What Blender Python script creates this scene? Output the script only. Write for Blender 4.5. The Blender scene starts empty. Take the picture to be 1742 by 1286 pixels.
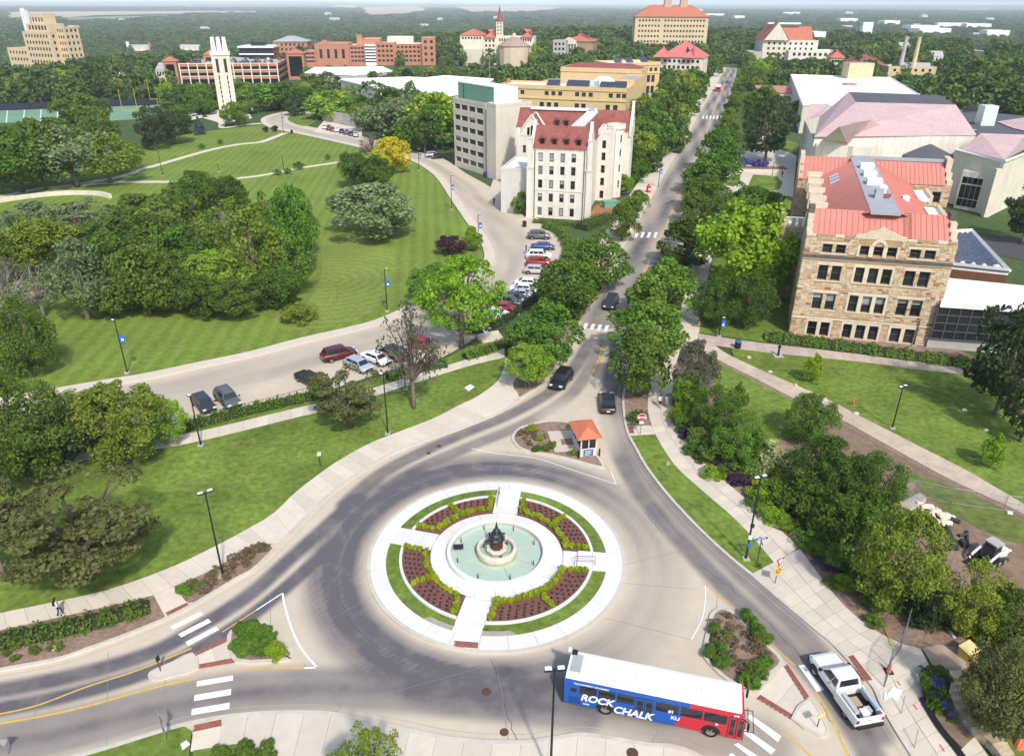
import bpy,bmesh,math,random
import numpy as np
from mathutils import Vector,Matrix,Quaternion
SC=bpy.context.scene
COL=SC.collection
RN=random.Random(11)
PI=math.pi
rad=math.radians
# ------------------------------------------------------------------ camera
FPX,CAMH,ROLL=1280.0,42.5,rad(-0.25)
TILT=math.atan(640/1280)
ST,CT=math.sin(TILT),math.cos(TILT)
cam_d=bpy.data.cameras.new('camera')
cam_d.sensor_width=36
cam_d.lens=36*FPX/1742
cam_d.clip_start,cam_d.clip_end=0.5,90000
cam=bpy.data.objects.new('camera',cam_d)
COL.objects.link(cam)
cam.matrix_world=(Matrix.Translation((0,0,CAMH))@Matrix.Rotation(PI/2-TILT,4,'X')@Matrix.Rotation(-ROLL,4,'Z'))
SC.camera=cam
# ------------------------------------------------------------------ light
SUN_EL=rad(46)
SUN_AZ=math.atan2(0.33,-0.94)
sdir=Vector((math.sin(SUN_AZ)*math.cos(SUN_EL),math.cos(SUN_AZ)*math.cos(SUN_EL),math.sin(SUN_EL)))
sun_d=bpy.data.lights.new('sun','SUN')
sun_d.energy=2.5
sun_d.angle=rad(3.5)
sun_d.color=(1.0,0.955,0.89)
sun=bpy.data.objects.new('sun',sun_d)
COL.objects.link(sun)
sun.rotation_euler=(-sdir).to_track_quat('-Z','Y').to_euler()
W=bpy.data.worlds.new('World')
SC.world=W
W.use_nodes=True
nt=W.node_tree
sky=nt.nodes.new('ShaderNodeTexSky')
sky.sky_type='NISHITA'
sky.sun_disc=False
sky.sun_elevation=SUN_EL
sky.sun_rotation=SUN_AZ
sky.altitude=300
sky.dust_density=2.2
sky.air_density=1.0
nt.links.new(sky.outputs[0],nt.nodes['Background'].inputs[0])
nt.nodes['Background'].inputs[1].default_value=0.15
SC.view_settings.view_transform='Standard'
SC.view_settings.look='None'
SC.view_settings.gamma=1
SC.view_settings.exposure=0.54
SC.view_settings.use_curve_mapping=False
SC.cycles.use_denoising=True
SC.cycles.max_bounces=5
SC.cycles.transparent_max_bounces=12
SC.cycles.volume_bounces=2
SC.cycles.caustics_reflective=False
SC.cycles.caustics_refractive=False
# ------------------------------------------------------------------ geometry of the place
def G(px,py,z=0.0):
 """point at height z under a pixel of the survey photograph"""
 u,v=px-871,py-643
 c,s=math.cos(ROLL),math.sin(ROLL)
 u,v=u*c+v*s,-u*s+v*c
 k=(CAMH-z)/(FPX*ST+v*CT)
 return Vector((u*k,(FPX*CT-v*ST)*k,z))
def PR(p):
 dz=p[2]-CAMH
 d=p[1]*CT-dz*ST
 v=-(p[1]*ST+dz*CT)/d*FPX
 u=p[0]/d*FPX
 c,s=math.cos(ROLL),math.sin(ROLL)
 return(u*c-v*s+871,u*s+v*c+643,d)
def hgt(b,py):
 lo,hi=0.0,90.0
 for i in range(40):
  m=(lo+hi)/2
  if PR((b[0],b[1],b[2]+m))[1]>py:lo=m
  else:hi=m
 return lo
def sstep(a,b,x):
 t=min(1,max(0,(x-a)/(b-a)))
 return t*t*(3-2*t)
RIDGE=[(0,-100),(0,100),(70,340),(150,620),(210,960)]
def terr(x,y):
 best=1e9
 for(a,b),(c,d)in zip(RIDGE[:-1],RIDGE[1:]):
  t=max(0,min(1,((x-a)*(c-a)+(y-b)*(d-b))/((c-a)**2+(d-b)**2)))
  q=math.hypot(x-a-t*(c-a),y-b-t*(d-b))
  rr=270-110*sstep(250,800,b+t*(d-b))
  best=min(best,q-rr)
 z=-36*sstep(0,620,best)
 r=math.hypot(x,y)
 if r>6000:z+=60*sstep(7000,26000,r)*(0.5+0.5*math.sin(x*.00031+1)*math.sin(y*.0002+x*.0001))
 return z
def GT(px,py):
 """point on the terrain under a pixel"""
 z=0.0
 for i in range(12):
  p=G(px,py,z)
  z=0.5*z+0.5*terr(p.x,p.y)
 p=G(px,py,z)
 return Vector((p.x,p.y,terr(p.x,p.y)))
 # ------------------------------------------------------------------ materials
MATS={}
def pm(name,rgb,rough=.85,var=.12,scale=1.0,var2=0.0,scale2=.1,bump=0.0,bscale=None,spec=.3,metal=0.0,obj=0.0,coord='pos',detail=6,streak=0.0):
 if name in MATS:return MATS[name]
 m=bpy.data.materials.new(name)
 m.use_nodes=True
 N,L=m.node_tree.nodes,m.node_tree.links
 p=N['Principled BSDF']
 p.inputs['Roughness'].default_value=rough
 p.inputs['Specular IOR Level'].default_value=spec
 p.inputs['Metallic'].default_value=metal
 if coord=='pos':
  src=N.new('ShaderNodeNewGeometry').outputs['Position']
 else:
  src=N.new('ShaderNodeTexCoord').outputs['Object']
 col=None
 def noise(sc,det):
  n=N.new('ShaderNodeTexNoise')
  n.inputs['Scale'].default_value=sc
  n.inputs['Detail'].default_value=det
  n.inputs['Roughness'].default_value=.62
  L.new(src,n.inputs['Vector'])
  return n.outputs['Fac']
 rgbn=N.new('ShaderNodeRGB');rgbn.outputs[0].default_value=(*rgb,1)
 col=rgbn.outputs[0]
 def vary(col,fac,amt):
  mr=N.new('ShaderNodeMapRange')
  mr.inputs[1].default_value,mr.inputs[2].default_value=.25,.75
  mr.inputs[3].default_value,mr.inputs[4].default_value=1-amt,1+amt
  L.new(fac,mr.inputs[0])
  mx=N.new('ShaderNodeVectorMath');mx.operation='SCALE'
  L.new(col,mx.inputs[0]);L.new(mr.outputs[0],mx.inputs['Scale'])
  return mx.outputs[0]
 if var:col=vary(col,noise(scale,detail),var)
 if var2:col=vary(col,noise(scale2,4),var2)
 if streak:
  mp=N.new('ShaderNodeMapping');mp.inputs['Scale'].default_value=(1,1,.07);L.new(src,mp.inputs['Vector'])
  n=N.new('ShaderNodeTexNoise');n.inputs['Scale'].default_value=1.1;n.inputs['Detail'].default_value=5;n.inputs['Roughness'].default_value=.7;L.new(mp.outputs[0],n.inputs['Vector']);col=vary(col,n.outputs['Fac'],streak)
 if obj:
  oi=N.new('ShaderNodeObjectInfo')
  col=vary(col,oi.outputs['Random'],obj)
 L.new(col,p.inputs['Base Color'])
 if bump:
  b=N.new('ShaderNodeBump');b.inputs['Strength'].default_value=bump
  b.inputs['Distance'].default_value=.05
  L.new(noise(bscale or scale*4,5),b.inputs['Height']);L.new(b.outputs[0],p.inputs['Normal'])
 MATS[name]=m
 return m
def leafmat(name,c1,c2,trans=.36,obj=.22):
 if name in MATS:return MATS[name]
 m=bpy.data.materials.new(name);m.use_nodes=True
 N,L=m.node_tree.nodes,m.node_tree.links
 p=N['Principled BSDF'];out=N['Material Output']
 p.inputs['Roughness'].default_value=.55
 p.inputs['Specular IOR Level'].default_value=.10
 ge=N.new('ShaderNodeNewGeometry');oi=N.new('ShaderNodeObjectInfo');tc=N.new('ShaderNodeTexCoord')
 no=N.new('ShaderNodeTexNoise');no.inputs['Scale'].default_value=4.5;no.inputs['Detail'].default_value=3
 L.new(tc.outputs['Object'],no.inputs['Vector'])
 ad=N.new('ShaderNodeMath');ad.operation='MULTIPLY_ADD';ad.inputs[1].default_value=.55
 L.new(ge.outputs['Random Per Island'],ad.inputs[0]);
 mr0=N.new('ShaderNodeMapRange');mr0.inputs[1].default_value,mr0.inputs[2].default_value=.3,.7
 mr0.inputs[3].default_value,mr0.inputs[4].default_value=0,.45
 L.new(no.outputs['Fac'],mr0.inputs[0]);L.new(mr0.outputs[0],ad.inputs[2])
 mx=N.new('ShaderNodeMix');mx.data_type='RGBA'
 mx.inputs['A'].default_value=(*c1,1);mx.inputs['B'].default_value=(*c2,1)
 L.new(ad.outputs[0],mx.inputs['Factor'])
 hs=N.new('ShaderNodeHueSaturation')
 mr=N.new('ShaderNodeMapRange');mr.inputs[3].default_value,mr.inputs[4].default_value=1-obj,1+obj
 L.new(oi.outputs['Random'],mr.inputs[0]);L.new(mr.outputs[0],hs.inputs['Value'])
 mh=N.new('ShaderNodeMapRange');mh.inputs[3].default_value,mh.inputs[4].default_value=.485,.512
 wn=N.new('ShaderNodeMath');wn.operation='FRACT';ml=N.new('ShaderNodeMath');ml.operation='MULTIPLY';ml.inputs[1].default_value=7.31
 L.new(oi.outputs['Random'],ml.inputs[0]);L.new(ml.outputs[0],wn.inputs[0]);L.new(wn.outputs[0],mh.inputs[0]);L.new(mh.outputs[0],hs.inputs['Hue'])
 L.new(mx.outputs['Result'],hs.inputs['Color']);L.new(hs.outputs[0],p.inputs['Base Color'])
 tr=N.new('ShaderNodeBsdfTranslucent');L.new(hs.outputs[0],tr.inputs['Color'])
 ms=N.new('ShaderNodeMixShader');ms.inputs[0].default_value=trans
 L.new(p.outputs[0],ms.inputs[1]);L.new(tr.outputs[0],ms.inputs[2]);L.new(ms.outputs[0],out.inputs['Surface'])
 MATS[name]=m
 return m
 # ------------------------------------------------------------------ mesh building
class MB:
 def __init__(s):s.v,s.f,s.m=[],[],[]
 def face(s,pts,m=0):
  i=len(s.v);s.v+=[tuple(p)for p in pts];s.f.append(tuple(range(i,i+len(pts))));s.m.append(m);return s
 def hexa(s,b,t,m=0,mt=None,bottom=True):
  """bottom ring b and top ring t (same count, counter-clockwise from above)"""
  n=len(b);i=len(s.v);s.v+=[tuple(p)for p in b]+[tuple(p)for p in t]
  for k in range(n):
   s.f.append((i+k,i+(k+1)%n,i+n+(k+1)%n,i+n+k));s.m.append(m)
  s.f.append(tuple(range(i+n,i+2*n)));s.m.append(m if mt is None else mt)
  if bottom:s.f.append(tuple(range(i+n-1,i-1,-1)));s.m.append(m)
  return s
 def box(s,x0,x1,y0,y1,z0,z1,m=0,mt=None):
  b=[(x0,y0),(x1,y0),(x1,y1),(x0,y1)]
  return s.hexa([(x,y,z0)for x,y in b],[(x,y,z1)for x,y in b],m,mt)
 def rbox(s,c,sz,ang=0,m=0,tilt=None):
  mat=Matrix.Translation(c)@Matrix.Rotation(ang,4,'Z')
  if tilt:mat=mat@tilt
  hx,hy,hz=sz[0]/2,sz[1]/2,sz[2]/2
  q=[(-hx,-hy),(hx,-hy),(hx,hy),(-hx,hy)]
  return s.hexa([mat@Vector((x,y,-hz))for x,y in q],[mat@Vector((x,y,hz))for x,y in q],m)
 def prism(s,poly,z0,z1,m=0,mt=None):
  a=sum(poly[i][0]*poly[(i+1)%len(poly)][1]-poly[(i+1)%len(poly)][0]*poly[i][1]for i in range(len(poly)))
  if a<0:poly=poly[::-1]
  return s.hexa([(p[0],p[1],z0)for p in poly],[(p[0],p[1],z1)for p in poly],m,mt)
 def tube(s,pts,rs,n=8,m=0,cap=True):
  pts=[Vector(p)for p in pts]
  if not isinstance(rs,(list,tuple)):rs=[rs]*len(pts)
  i0=len(s.v)
  for k,p in enumerate(pts):
   d=(pts[min(k+1,len(pts)-1)]-pts[max(k-1,0)])
   d=d.normalized()if d.length>1e-9 else Vector((0,0,1))
   a=d.cross(Vector((0,0,1))if abs(d.z)<.95 else Vector((1,0,0))).normalized();b=d.cross(a)
   for j in range(n):
    t=2*PI*j/n
    s.v.append(tuple(p+(a*math.cos(t)+b*math.sin(t))*rs[k]))
  for k in range(len(pts)-1):
   for j in range(n):
    s.f.append((i0+k*n+j,i0+(k+1)*n+j,i0+(k+1)*n+(j+1)%n,i0+k*n+(j+1)%n));s.m.append(m)
  if cap:
   s.f.append(tuple(i0+j for j in range(n)));s.m.append(m)
   s.f.append(tuple(i0+(len(pts)-1)*n+j for j in range(n-1,-1,-1)));s.m.append(m)
  return s
 def lathe(s,prof,n=24,c=(0,0,0),m=0,ph=0.0,cap=True):
  i0=len(s.v)
  for r,z in prof:
   for j in range(n):
    t=2*PI*(j+ph)/n
    s.v.append((c[0]+r*math.cos(t),c[1]+r*math.sin(t),c[2]+z))
  for k in range(len(prof)-1):
   for j in range(n):
    s.f.append((i0+k*n+j,i0+k*n+(j+1)%n,i0+(k+1)*n+(j+1)%n,i0+(k+1)*n+j));s.m.append(m)
  if cap and prof[-1][0]>1e-4:s.f.append(tuple(i0+(len(prof)-1)*n+j for j in range(n)));s.m.append(m)
  return s
 def loft(s,secs,m=0,caps=True,closed=True):
  n=len(secs[0]);i0=len(s.v)
  for q in secs:s.v+=[tuple(p)for p in q]
  for k in range(len(secs)-1):
   for j in range(n if closed else n-1):
    s.f.append((i0+k*n+j,i0+k*n+(j+1)%n,i0+(k+1)*n+(j+1)%n,i0+(k+1)*n+j));s.m.append(m)
  if caps:
   s.f.append(tuple(i0+j for j in range(n-1,-1,-1)));s.m.append(m)
   s.f.append(tuple(i0+(len(secs)-1)*n+j for j in range(n)));s.m.append(m)
  return s
 def mesh(s,name,mats,smooth=False):
  me=bpy.data.meshes.new(name);me.from_pydata(s.v,[],s.f)
  for m in(mats if isinstance(mats,(list,tuple))else[mats]):me.materials.append(m)
  if me.polygons:
   me.polygons.foreach_set('material_index',s.m)
   if smooth:me.polygons.foreach_set('use_smooth',[True]*len(s.m))
  me.update();return me
 def build(s,name,mats,parent=None,loc=None,rz=0,smooth=False):
  return mk(name,s.mesh(name,mats,smooth),parent,loc,rz)
def mk(name,data,parent=None,loc=None,rz=0):
 o=bpy.data.objects.new(name,data);COL.objects.link(o)
 if parent:o.parent=parent
 if loc is not None:o.location=loc
 if rz:o.rotation_euler=(0,0,rz)
 return o
def tag(o,label=None,cat=None,group=None,kind=None):
 if label:o['label']=label
 if cat:o['category']=cat
 if group:o['group']=group
 if kind:o['kind']=kind
 return o
def empty(name,loc=(0,0,0),rz=0,label=None,cat=None,group=None):
 return tag(mk(name,None,None,loc,rz),label,cat,group)
def copy_tree(o,parent=None):
 c=o.copy();COL.objects.link(c);c.parent=parent
 for ch in o.children:copy_tree(ch,c)
 return c
def setmat(o,m,slot=0):
 o.material_slots[slot].link='OBJECT';o.material_slots[slot].material=m
def recalc(o):
 bm=bmesh.new();bm.from_mesh(o.data);bmesh.ops.recalc_face_normals(bm,faces=bm.faces);bm.to_mesh(o.data);bm.free()
def cr(pts,n=6,closed=False):
 """Catmull-Rom through ground points"""
 P=[Vector(p)for p in pts];out=[];N=len(P)
 for i in range(N if closed else N-1):
  if closed:a,b,c,d=P[i-1],P[i],P[(i+1)%N],P[(i+2)%N]
  else:a,b,c,d=P[max(i-1,0)],P[i],P[i+1],P[min(i+2,N-1)]
  for k in range(n):
   t=k/n
   out.append(.5*((2*b)+(c-a)*t+(2*a-5*b+4*c-d)*t*t+(3*b-a-3*c+d)*t**3))
 if not closed:out.append(P[-1])
 return out
def gl(pts,n=0,closed=False,z=0):
 q=[G(x,y,z)for x,y in pts]
 return cr(q,n,closed)if n else q
def resamp(pts,n):
 P=[Vector(p)for p in pts];L=[0]
 for a,b in zip(P[:-1],P[1:]):L.append(L[-1]+(b-a).length)
 out=[];k=0
 for i in range(n+1):
  s=L[-1]*i/n
  while k<len(P)-2 and L[k+1]<s:k+=1
  t=(s-L[k])/max(1e-9,L[k+1]-L[k]);out.append(P[k].lerp(P[k+1],min(1,t)))
 return out
def inpoly(x,y,poly):
 c=False;j=len(poly)-1
 for i in range(len(poly)):
  xi,yi=poly[i][0],poly[i][1];xj,yj=poly[j][0],poly[j][1]
  if(yi>y)!=(yj>y)and x<(xj-xi)*(y-yi)/(yj-yi)+xi:c=not c
  j=i
 return c
def offs(pts,d,closed=False):
 """polyline shifted sideways (left positive)"""
 out=[];N=len(pts)
 for i in range(N):
  a=pts[i-1]if(i or closed)else pts[i];b=pts[(i+1)%N]if(i<N-1 or closed)else pts[i]
  t=(Vector(b)-Vector(a));t.z=0;t.normalize()
  out.append(Vector((pts[i][0]-t.y*d,pts[i][1]+t.x*d,pts[i][2])))
 return out
 # ================================================================== GROUND, ROADS, PATHS
CX,CY,RI=-1.25,51.0,10.8
def attr_mix_mat(name,rgb,dark,rough=.85):
 """concrete whose rubber-worn wheel lanes come from the 'wear' attribute of the sheet"""
 m=pm(name,rgb,rough,.07,.9,.07,.12,bump=.12,bscale=9)
 N,L=m.node_tree.nodes,m.node_tree.links
 p=N['Principled BSDF']
 old=p.inputs['Base Color'].links[0].from_socket
 at=N.new('ShaderNodeAttribute');at.attribute_name='wear'
 ge=N.new('ShaderNodeNewGeometry')
 no=N.new('ShaderNodeTexNoise');no.inputs['Scale'].default_value=.45;no.inputs['Detail'].default_value=6;no.inputs['Roughness'].default_value=.68
 L.new(ge.outputs['Position'],no.inputs['Vector'])
 mr=N.new('ShaderNodeMapRange');mr.inputs[1].default_value,mr.inputs[2].default_value=.3,.72
 mr.inputs[3].default_value,mr.inputs[4].default_value=.88,1.22
 L.new(no.outputs['Fac'],mr.inputs[0])
 mu=N.new('ShaderNodeMath');mu.operation='MULTIPLY';mu.use_clamp=True
 L.new(at.outputs['Fac'],mu.inputs[0]);L.new(mr.outputs[0],mu.inputs[1])
 mx=N.new('ShaderNodeMix');mx.data_type='RGBA'
 L.new(mu.outputs[0],mx.inputs['Factor']);L.new(old,mx.inputs['A']);mx.inputs['B'].default_value=(*dark,1)
 # oil drips and small dark spots
 vo=N.new('ShaderNodeTexNoise');vo.inputs['Scale'].default_value=2.3;vo.inputs['Detail'].default_value=3
 L.new(ge.outputs['Position'],vo.inputs['Vector'])
 m2=N.new('ShaderNodeMapRange');m2.inputs[1].default_value,m2.inputs[2].default_value=.70,.78
 m2.inputs[3].default_value,m2.inputs[4].default_value=1,.8
 L.new(vo.outputs['Fac'],m2.inputs[0])
 sc=N.new('ShaderNodeVectorMath');sc.operation='SCALE';L.new(mx.outputs['Result'],sc.inputs[0]);L.new(m2.outputs[0],sc.inputs['Scale'])
 L.new(sc.outputs[0],p.inputs['Base Color'])
 return m
M_road=attr_mix_mat('road_concrete',(.56,.478,.365),(.118,.108,.118))
M_walk=pm('walk_concrete',(.62,.545,.44),.85,.07,1.1,.05,.25,bump=.15,bscale=14,obj=.06)
M_walkbase=pm('joint_dark',(.36,.32,.265),.9,.1,2)
M_white_c=pm('new_concrete',(.70,.68,.635),.8,.04,1.3,.03,.3,bump=.08,bscale=14,obj=.03)
M_kerb=pm('kerb_concrete',(.55,.50,.42),.85,.12,1.5,.1,.3,bump=.15)
M_grass=pm('lawn_grass',(.142,.205,.033),.9,.45,1.6,.36,.13,bump=.9,bscale=7,spec=.15,detail=9)
M_rough=pm('rough_grass',(.13,.165,.04),.9,.45,1.1,.30,.07,bump=.9,bscale=5,spec=.1,detail=9)
M_mulch=pm('bark_mulch',(.27,.185,.135),.95,.42,3.5,.22,.5,bump=1.0,bscale=9,detail=9)
M_redmulch=pm('red_mulch',(.175,.080,.062),.95,.4,7,.15,.6,bump=1.0,bscale=14,detail=9)
M_soil=pm('bare_soil',(.22,.155,.105),.95,.3,1.4,.28,.22,bump=.9,bscale=5,detail=9)
M_paintw=pm('white_paint',(.80,.80,.78),.6,.16,3.5,.1,9,detail=8)
M_painty=pm('yellow_paint',(.62,.40,.10),.6,.2,3.5,.1,9,detail=8)
M_redpad=pm('red_pad',(.30,.10,.075),.8,.2,6,.12,1.2,bump=.4,bscale=22,obj=.1)
def drypatch(m):
 N,L=m.node_tree.nodes,m.node_tree.links;p=N['Principled BSDF'];old=p.inputs['Base Color'].links[0].from_socket;ge=N.new('ShaderNodeNewGeometry')
 no=N.new('ShaderNodeTexNoise');no.inputs['Scale'].default_value=.33;no.inputs['Detail'].default_value=8;no.inputs['Roughness'].default_value=.7;L.new(ge.outputs['Position'],no.inputs['Vector'])
 mr=N.new('ShaderNodeMapRange');mr.inputs[1].default_value,mr.inputs[2].default_value=.57,.72;mr.inputs[3].default_value,mr.inputs[4].default_value=0,.55;L.new(no.outputs['Fac'],mr.inputs[0])
 mx=N.new('ShaderNodeMix');mx.data_type='RGBA';L.new(mr.outputs[0],mx.inputs['Factor']);L.new(old,mx.inputs['A']);mx.inputs['B'].default_value=(.24,.235,.075,1);L.new(mx.outputs['Result'],p.inputs['Base Color'])
drypatch(M_grass);drypatch(M_rough)
def striped(name,rgb,angle,wid,ring=None):
 m=pm(name,rgb,.9,.30,1.3,.22,.06,bump=.7,bscale=5,spec=.12,detail=9)
 N,L=m.node_tree.nodes,m.node_tree.links
 p=N['Principled BSDF'];old=p.inputs['Base Color'].links[0].from_socket
 ge=N.new('ShaderNodeNewGeometry');mp=N.new('ShaderNodeMapping')
 L.new(ge.outputs['Position'],mp.inputs['Vector'])
 wv=N.new('ShaderNodeTexWave');wv.inputs['Scale'].default_value=.157/wid*1.0
 wv.inputs['Distortion'].default_value=1.2;wv.inputs['Detail'].default_value=2;wv.inputs['Detail Scale'].default_value=.25
 if ring:wv.wave_type='RINGS';mp.inputs['Location'].default_value=(-ring[0],-ring[1],0);wv.rings_direction='Z'
 else:mp.inputs['Rotation'].default_value=(0,0,angle)
 L.new(mp.outputs[0],wv.inputs['Vector'])
 mr=N.new('ShaderNodeMapRange');mr.inputs[3].default_value,mr.inputs[4].default_value=.91,1.10
 L.new(wv.outputs['Fac'],mr.inputs[0])
 sc=N.new('ShaderNodeVectorMath');sc.operation='SCALE';L.new(old,sc.inputs[0]);L.new(mr.outputs[0],sc.inputs['Scale'])
 L.new(sc.outputs[0],p.inputs['Base Color']);drypatch(m);return m
def sheet(name,poly,z,m,label=None,kind='structure',parent=None):
 o=MB().face([(p[0],p[1],z)for p in poly]).build(name,m,parent)
 if o.data.polygons[0].normal.z<0:o.data.flip_normals()
 return tag(o,label,None,None,kind if not parent else None)
def region(name,poly,z0,z1,m,label=None,parent=None,kind='structure',mside=None):
 b=MB().prism([(p[0],p[1])for p in poly],z0,z1,1,0)
 return tag(b.build(name,[m,mside or m],parent),label,None,None,kind if not parent else None)
def band(name,pts,w,z0,z1,m,label=None,parent=None,side=0.0,kind='structure'):
 """ribbon of width w along pts; side -1..1 pushes it off the line"""
 a=offs(pts,w*(.5+side*.5));b=offs(pts,-w*(.5-side*.5));B=MB();n=len(pts)
 for i in range(n-1):
  q=[a[i],b[i],b[i+1],a[i+1]]
  if z1-z0>.02:B.hexa([(p.x,p.y,z0)for p in q],[(p.x,p.y,z1)for p in q])
  else:B.face([(p.x,p.y,z1)for p in q])
 return tag(B.build(name,m,parent),label,None,None,kind if not parent else None)
def slabs(name,Lp,Rp,n,rows,z,m,label,gap=.022,base=True):
 """pavement of single slabs between two edges, joints recessed"""
 Lq,Rq=resamp(Lp,n),resamp(Rp,n)
 bb=MB()
 for i in range(n):
  bb.face([(p.x,p.y,z-.036)for p in(Lq[i],Rq[i],Rq[i+1],Lq[i+1])])
 root=tag(bb.build(name,M_walkbase),label,None,None,'structure')
 for i in range(n):
  for r in range(rows):
   q=[Lq[i].lerp(Rq[i],r/rows),Lq[i].lerp(Rq[i],(r+1)/rows),Lq[i+1].lerp(Rq[i+1],(r+1)/rows),Lq[i+1].lerp(Rq[i+1],r/rows)]
   c=sum(q,Vector())/4
   q=[p+(c-p).normalized()*gap for p in q]
   dz=RN.uniform(-.006,.006)
   MB().prism([(p.x-c.x,p.y-c.y)for p in q],-.1,0).build('slab',m,root,(c.x,c.y,z+dz))
 return root
 # --- terrain sheet to the horizon
def ground():
 rs=[0,30,60,90,120,160,200,250,300,360,420,500,580,660,760,880,1000,1200,1400,1700,2000,2500,3000,3600,4400,5400,6600,8000,10000,13000,17000,22000,30000,45000,60000]
 n=120;V=[(0,0,terr(0,0)-.06)];F=[]
 for r in rs[1:]:
  for j in range(n):
   a=2*PI*j/n;x,y=r*math.cos(a),r*math.sin(a);V.append((x,y,terr(x,y)-.06))
 for j in range(n):F.append((0,1+j,1+(j+1)%n))
 for k in range(len(rs)-2):
  for j in range(n):
   a=1+k*n;F.append((a+j,a+n+j,a+n+(j+1)%n,a+(j+1)%n))
 b=MB();b.v,b.f,b.m=V,F,[0]*len(F)
 m=pm('country_ground',(.085,.125,.040),.95,.35,.9,.0,.05,bump=.6,bscale=3,spec=.1,detail=9)
 N,L=m.node_tree.nodes,m.node_tree.links
 p=N['Principled BSDF'];old=p.inputs['Base Color'].links[0].from_socket
 ge=N.new('ShaderNodeNewGeometry')
 no=N.new('ShaderNodeTexNoise');no.inputs['Scale'].default_value=.0011;no.inputs['Detail'].default_value=9;no.inputs['Roughness'].default_value=.6
 L.new(ge.outputs['Position'],no.inputs['Vector'])
 cp=N.new('ShaderNodeValToRGB');e=cp.color_ramp.elements
 e[0].position,e[0].color=.40,(.75,.8,.85,1);e[1].position,e[1].color=.72,(2.6,1.9,2.4,1)
 x=e.new(.56);x.color=(1.1,1.1,1.1,1)
 L.new(no.outputs['Fac'],cp.inputs[0])
 mu=N.new('ShaderNodeVectorMath');mu.operation='MULTIPLY';L.new(old,mu.inputs[0]);L.new(cp.outputs[0],mu.inputs[1])
 L.new(mu.outputs[0],p.inputs['Base Color'])
 return tag(b.build('ground',m,smooth=True),'green wooded country running out to the horizon',kind='structure')
ground()
# --- kerb lines of the roundabout (pixels of the photograph -> ground)
K_W=[(-60,1163),(0,1148),(101,1128),(156,1109),(220,1085),(282,1059),(336,1031),(403,990),(434,972),(465,942),(489,917),(525,880),(560,845),(606,811),(663,776),(720,752),(786,730),(853,701),(886,677),(922,653),(938,633),(955,605),(979,562),(1000,518),(1040,449)]
K_E=[(1118,555),(1092,597),(1068,646),(1060,672),(1061,700),(1067,733),(1082,762),(1102,796),(1139,843),(1192,899),(1245,947),(1280,975),(1332,1019),(1389,1066),(1416,1088),(1452,1125),(1488,1163),(1503,1193),(1526,1233),(1556,1280),(1600,1350)]
K_S=[(-80,1350),(60,1312),(162,1286),(260,1255),(320,1237),(379,1225),(438,1218),(498,1215),(560,1216),(612,1225),(685,1240),(757,1255),(829,1262),(902,1262),(960,1253),(1006,1249),(1104,1264),(1148,1267),(1192,1282),(1235,1310),(1260,1350)]
kw,ke,ks=gl(K_W,5),gl(K_E,5),gl(K_S,5)
ROADPOLY=kw+ke+ks[::-1]
C0=Vector((CX,CY,0))
# lanes: ground polylines with half width and darkness
LANES=[(gl([(-40,1190),(120,1158),(260,1116),(350,1066),(430,1013),(500,950),(560,895),(610,850)],6),.38,.75,.86),(gl([(-40,1222),(120,1189),(270,1143),(370,1091),(450,1036),(520,975),(570,930)],6),.36,.65,.92),(gl([(-40,1268),(150,1226),(300,1187),(450,1165),(600,1160),(760,1163),(960,1180),(1130,1205)],6),.55,1.3,.52),(gl([(-40,1302),(120,1264),(280,1222),(450,1192),(600,1187),(800,1200),(1000,1222)],6),.5,1.1,.50),(gl([(1050,575),(1038,640),(1034,700),(1050,760),(1088,830),(1146,900),(1226,985),(1325,1078),(1412,1168),(1470,1250),(1510,1320)],6),.5,.9,.66),(gl([(1076,575),(1062,640),(1054,690),(1068,740),(1108,808),(1172,885),(1260,970),(1358,1062),(1440,1152),(1500,1240)],6),.5,.9,.60),(gl([(1002,580),(980,620),(942,662),(872,703),(780,742),(695,782),(640,815),(590,860)],6),.5,.8,.70),(gl([(1022,580),(1000,630),(965,676),(890,722),(800,760),(720,795),(660,835)],6),.45,.8,.55),(gl([(1300,1260),(1150,1225),(980,1180),(850,1160)],6),1.2,1.6,.4),]
def polydist(x,y,arr):
 a,b=arr[:-1],arr[1:];d=b-a;L2=(d*d).sum(1)+1e-9
 t=np.clip(((x[:,None]-a[None,:,0])*d[None,:,0]+(y[:,None]-a[None,:,1])*d[None,:,1])/L2[None],0,1)
 q=np.hypot(x[:,None]-a[None,:,0]-t*d[None,:,0],y[:,None]-a[None,:,1]-t*d[None,:,1])
 return q.min(1)
def wear_at(x,y):
 w=np.zeros(len(x))
 for pl,hw,dk,soft in LANES:
  q=polydist(x,y,np.array([(p.x,p.y)for p in pl]))
  w=1-(1-w)*(1-soft*(lambda t:1-t*t*(3-2*t))(np.clip((q-hw)/dk,0,1)))
 r=np.hypot(x-CX,y-CY);a=np.degrees(np.arctan2(y-CY,x-CX))%360
 ring=np.interp(a,[0,30,55,80,110,150,190,230,265,290,315,345,360],[.26,.42,.66,.80,.90,.95,.97,.93,.80,.50,.26,.20,.26])
 ri=np.clip((r-11.0)/1.3,0,1)*np.clip((16.9-r)/2.5,0,1)
 tr=1+.10*np.sin(r*4.1+.5*np.sin(a*.04))+.07*np.sin(r*11.3+.8*np.sin(a*.03+1))-.06*np.cos(r*17.7+a*.02)
 w=1-(1-w)*(1-np.clip(ring*ri*tr,0,.95))
 gore=((x-7.5)/4.5)**2+((y-72.5)/6.5)**2
 w*=1-.75*np.clip(1.6-gore,0,1)
 return 1-(1-np.clip(w,0,.97))**1.3
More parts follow.
